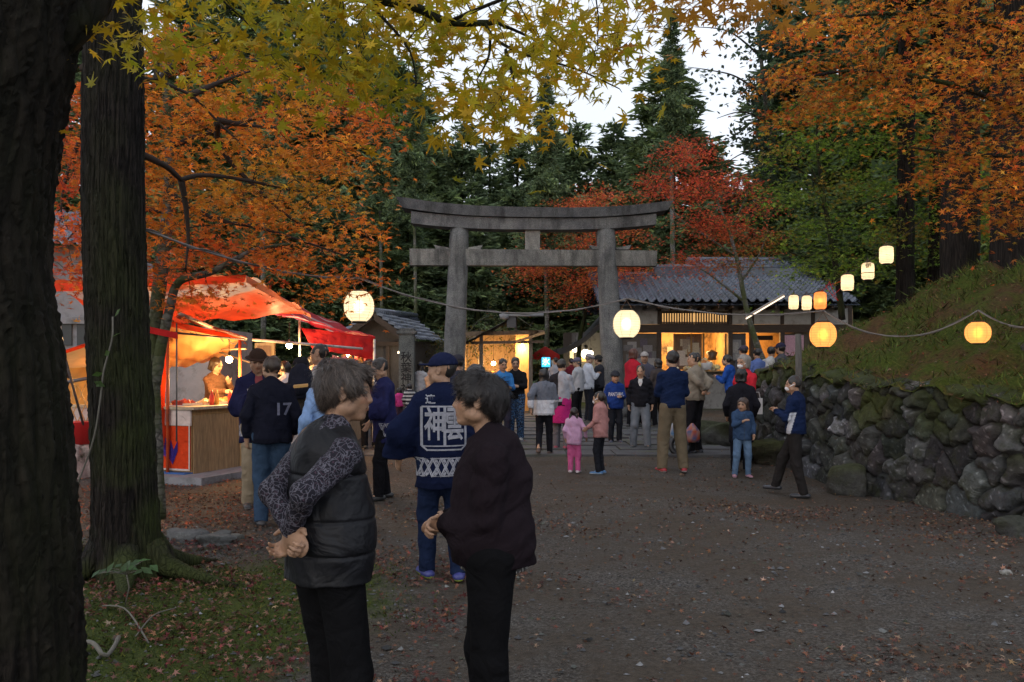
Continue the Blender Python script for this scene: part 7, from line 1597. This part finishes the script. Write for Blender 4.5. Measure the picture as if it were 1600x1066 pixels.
person('boy with glasses and black hair behind the woman in the cardigan', 746, 571, Y=8.8, yaw=95, pose=('bent', 'bent'), head=(0, -8), hair=('short', HAIR), glasses=True, legs=tr((.05, .05, .07)), tops=[jk((.4, .25, .08))])
person('young man in a bright blue zip jacket in front of the lit wooden booth', 785, 561, Y=16.8, yaw=200, pose=('bent', 'bent'), head=(0, -12), hair=('short', HAIR), legs=tr((.03, .03, .05)), tops=[jk((.04, .17, .42))])
person('young man in a black shirt with dark patterned trousers looking down', 806, 559, 688, yaw=172, pose=('bent', 'bent'), head=(10, -12), hair=('short', HAIR), legs=tr((.03, .05, .1), mat='dark_floral', w=1.15), shoes=((.3, .3, .3), (.4, .4, .4)), tops=[jk((.014, .014, .016), name='shirt')])
# around the gate
person('long-haired woman in a sweater that is grey above and white below', 850, 577, 712, yaw=-8, pose=('swingf', 'swingb'), hair=('long', (.013, .012, .013)), sw=.165, legs=tr((.014, .014, .018), w=.9), shoes=(.06, .035, .028), stance=((.10, .14), (.09, -.16, .06)),
    tops=[jk((.1, .1, .1), name='sweater', hem=.80, g=1.16, sg=1.3, colf=two_tone(1.10, (.56, .56, .60), (.13, .14, .17)))])
person('woman in a grey jacket with a black backpack strap and magenta skirt', 877, 562, 702, yaw=-22, pose=('bent', 'relax'), hair=('short', (.025, .02, .016)), legs=tr((.42, .025, .16), kind='skirt', hem=.50, under=1, colf=lambda s: (lambda V, C: (C.__setitem__(V[:, 2] < .5 * s, (.12, .12, .14)), C)[1])), shoes=(.25, .04, .07),
    tops=[jk((.33, .34, .38), hem=.82, colf=lambda s: (lambda V, C: (C.__setitem__((V[:, 0] < -.02) | (V[:, 2] < .9 * s), (.02, .02, .025)), C)[1]))])
person('older man in a dark cap and light grey vest left of the white-jacketed man', 903, 560, 664, yaw=55, pose=('relax', 'bent'), hair=('crop', (.1, .1, .1)), cap=('cap', (.10, .09, .13)), legs=tr(BLK), tops=[jk((.36, .37, .40))])
person('man in a white jacket and pale flat cap standing by the right gate pillar', 919, 554, 660, yaw=-72, pose=('food', 'food'), head=(0, -14), hair=('crop', (.1, .1, .1)), cap=('flat', (.32, .29, .31)), legs=tr((.02, .022, .03)), tops=[jk((.50, .53, .60), hem=.83, g=1.1)])
person('person in a dark coat and cap tucked in beside the right gate pillar', 936, 556, Y=21.9, yaw=60, pose=('food', 'food'), hair=('short', HAIR), cap=('cap', (.03, .03, .03)), legs=tr(BLK), tops=[jk((.035, .036, .045))])
person('passer-by in a maroon jacket far behind under the red parasol', 893, 568, Y=25.0, yaw=20, hair=('short', HAIR), H=1.6, legs=tr(BLK), tops=[jk((.14, .02, .03))])
person('passer-by in a white shirt seen far off past the lit booth', 868, 570, Y=24.5, yaw=-30, hair=('short', HAIR), H=1.62, legs=tr(BLK), tops=[jk((.3, .3, .34))])
pg = person('little girl in a lilac hooded jacket and pink trousers holding a hand', 897, 637, 739, yaw=-14, hs=1.34, pose=('side', 'down'), hair=('pony', (.021, .015, .013)), legs=tr((.50, .10, .24), w=1.05), shoes=((.5, .42, .45), (.6, .55, .55)), tops=[jk((.52, .31, .46), hem=.74, g=1.1)], sw=.16)
person('girl in a dusty pink hooded jacket and black leggings facing left', 938, 612, 741, yaw=62, hs=1.22, pose=('relax', 'swingf'), mask=True, hair=('pony', (.02, .015, .013)), legs=tr((.016, .017, .022), w=.9), shoes=((.05, .15, .32), (.35, .4, .45)), tops=[jk((.40, .20, .19), hem=.76, g=1.12)], sw=.165)
p = person('boy in a bright blue baseball shirt with white lettering and a dark cap', 961, 581, 692, yaw=186, hs=1.15, pose=('relax', 'bent'), hair=('crop', HAIR), cap=('cap', (.03, .032, .04)), legs=tr((.016, .018, .025)), shoes=((.05, .06, .1), (.3, .3, .3)),
    tops=[jk((.018, .045, .20), name='shirt', hem=.82, g=1.12)])
V, T = text_mesh('PANTHERS', .095, .001); V = V * (.62, 1.1); decal(p['shirt'], V, T, flatplace(1, 0, 1.16 * p['s'], 0), (.6, .6, .65), 'chest_lettering', p['root'], L=.05)
person('man with reddish hair in a red vest over dark sleeves right of the gate pillar', 989, 545, 668, yaw=-50, hair=('bob', (.09, .03, .018)), pose=('bent', 'bent'), legs=tr(BLK), tops=[jk((.02, .02, .035), **SHIRT), jk((.42, .02, .035), name='vest', sleeve='none', g=1.12)])
person('man in a white cap and checked scarf facing the camera in front of the shop', 1007, 551, Y=20.5, yaw=175, hair=('crop', (.1, .1, .1)), cap=('cap', (.34, .31, .30)), legs=tr(BLK), tops=[jk((.09, .09, .12))])
person('man in a black pullover and grey jeans facing the camera with arms at his sides', 1001, 571, 701, yaw=168, pose=('down', 'down'), head=(-8, -10), hair=('short', HAIR), legs=tr((.15, .165, .19), mat='denim', w=1.1), shoes=((.05, .055, .06), (.22, .22, .22)), stance=((.15, .02), (.15, .1)),
    tops=[jk((.5, .5, .5), **SHIRT), jk((.014, .014, .018), vneck=True, hem=.86, g=1.08)])
person('person in a dark patterned coat at the shop counter behind the navy sweater man', 1029, 566, Y=20.0, yaw=20, hair=('bob', HAIR), legs=tr(BLK), H=1.6, tops=[jk((.06, .05, .05))])
person('man in a navy sweater, khaki trousers and red shoes seen from behind', 1051, 549, 738, yaw=6, pose=('bent', 'bent'), head=(6, 0), hair=('short', HAIR), legs=tr((.14, .112, .075), w=1.08), shoes=((.30, .02, .03), (.5, .45, .45)), stance=((.16, 0), (.15, 0)),
    tops=[jk((.010, .019, .055), name='sweater', hem=.90, g=.98)])
person('man in beige zip jacket and black trousers with hands behind his back', 1086, 551, 709, yaw=42, pose=('back', 'back'), al=.86, head=(40, 0), hair=('short', HAIR), legs=tr((.014, .014, .017)), shoes=(.025, .028, .04), tops=[jk((.22, .19, .15), hem=.90, g=1.1)])
person('person in a bright blue jacket at the shop counter beside the mossy wall', 1143, 552, Y=19.0, yaw=62, pose=('food', 'food'), hair=('short', HAIR), lean=.12, legs=tr(BLK), H=1.72, tops=[jk((.02, .07, .30))])
person('grey-haired woman in a red jacket and white face mask by the mossy wall', 1164, 555, Y=14.0, yaw=120, pose=('relax', 'bent'), mask=True, hair=('bob', (.22, .20, .18)), legs=tr(BLK), tops=[jk((.50, .025, .04))])
person('person in a long black hooded coat seen from behind beside a small girl', 1158, 577, 738, yaw=-6, pose=('relax', 'relax'), hair=('bob', (.014, .013, .013)), legs=tr((.013, .013, .018)), tops=[jk((.014, .014, .019), hem=.50, g=1.12)])
person('small girl in a denim jacket and pale blue jeans eating a snack', 1160, 622, 746, yaw=178, hs=1.26, pose=('food', 'relax'), head=(-34, 0), hair=('bob', (.05, .028, .02)), legs=tr((.11, .18, .29), mat='denim'), shoes=((.40, .20, .26), (.5, .46, .5)), stance=((.17, .02), (.13, -.02)), tops=[jk((.04, .075, .15), mat='denim', hem=.80, g=1.1)], sw=.165)
person('man in a navy and white sports jacket and face mask standing by the stone wall', 1243, 588, 776, Y=11.2, yaw=62, pose=('food', 'food'), mask=True, head=(14, 0), hair=('crop', (.02, .017, .016)), legs=tr((.022, .020, .020)), shoes=(.03, .032, .04), stance=((.20, .34), (.05, -.12)),
    tops=[jk((.010, .019, .058), hem=.90, g=1.06, colf=lambda s: (lambda V, C: (C.__setitem__((np.abs(V[:, 1] - .02 + (V[:, 2] / s - 1.1) * .25) < .035) & (V[:, 2] < 1.2 * s) & (V[:, 0] < -.1 * s), (.5, .52, .58)), C)[1]))])
# heads above the mossy bank, in front of the shop
for i, (px, tp, lab, cp, c, yw) in enumerate(((1163, 541, 'person in dark grey cap before the shop window left of the slim trunk', ('cap', (.06, .05, .07)), (.05, .05, .06), 20), (1184, 545, 'dark-haired man in blue jacket right beside the slim leaning trunk', None, (.12, .18, .42), 15),
        (1205, 542, 'dark-haired person in a white shirt just above the mossy bank', None, (.5, .5, .5), -30), (1221, 537, 'person in a navy cap just above the mossy bank by the pink poster', ('cap', (.03, .03, .06)), (.08, .08, .1), 40))):
    person(lab, px, tp, Y=21.5, yaw=yw, hair=('short', HAIR), cap=cp, legs=tr(BLK), tops=[jk(c)])
# ------------------------------------------------------------------ camera, sky, sun
cam = bpy.data.cameras.new('camera'); co = bpy.data.objects.new('camera', cam); COL.objects.link(co)
co.location = (0, 0, CAMZ); co.rotation_euler = (math.pi / 2, 0, 0); cam.sensor_width = 36; cam.lens = F / 1600 * 36; cam.shift_y = 45 / 1600; cam.clip_end = 3000; cam.clip_start = .05; scene.camera = co
w = bpy.data.worlds.new('World'); scene.world = w; w.use_nodes = True; nt = w.node_tree; bg = nt.nodes['Background']
SUN_EL, SUN_AZ = math.radians(9), math.radians(200)
sk = nt.nodes.new('ShaderNodeTexSky'); sk.sky_type = 'NISHITA'; sk.sun_disc = False; sk.sun_elevation = SUN_EL; sk.sun_rotation = SUN_AZ; sk.dust_density = 2.0
hs_ = nt.nodes.new('ShaderNodeHueSaturation'); hs_.inputs['Saturation'].default_value = .45; nt.links.new(sk.outputs[0], hs_.inputs['Color'])
tc = nt.nodes.new('ShaderNodeTexCoord'); no = nt.nodes.new('ShaderNodeTexNoise'); no.inputs['Scale'].default_value = 2.5; no.inputs['Detail'].default_value = 5
nt.links.new(tc.outputs['Generated'], no.inputs['Vector'])
mx = nt.nodes.new('ShaderNodeMix'); mx.data_type = 'RGBA'; rp = nt.nodes.new('ShaderNodeValToRGB'); rp.color_ramp.elements[0].position = .25; rp.color_ramp.elements[0].color = (.55, .55, .55, 1); rp.color_ramp.elements[1].position = .6; rp.color_ramp.elements[1].color = (.95, .95, .95, 1)
nt.links.new(no.outputs[0], rp.inputs[0]); nt.links.new(rp.outputs[0], mx.inputs[0]); nt.links.new(hs_.outputs[0], mx.inputs[6]); mx.inputs[7].default_value = (4.6, 4.9, 5.5, 1)
nt.links.new(mx.outputs[2], bg.inputs[0]); bg.inputs[1].default_value = .10
sl = bpy.data.lights.new('sun', 'SUN'); sl.energy = .5; sl.angle = math.radians(30); sl.color = (1, .93, .85); so = bpy.data.objects.new('sun', sl); COL.objects.link(so)
so.rotation_euler = (math.radians(48), 0, math.radians(-25)); sl.energy = .10
scene.view_settings.view_transform = 'Standard'; scene.view_settings.look = 'None'; scene.view_settings.exposure = 1.22; scene.view_settings.gamma = 1
cy = scene.cycles; cy.use_denoising = True; cy.max_bounces = 6; cy.diffuse_bounces = 3; cy.glossy_bounces = 2; cy.transmission_bounces = 5; cy.transparent_max_bounces = 6; cy.sample_clamp_indirect = 4; cy.caustics_reflective = False; cy.caustics_refractive = False; cy.use_adaptive_sampling = True; cy.adaptive_threshold = .02
try: cy.denoiser = 'OPENIMAGEDENOISE'; cy.denoising_input_passes = 'RGB_ALBEDO_NORMAL'
except Exception: pass
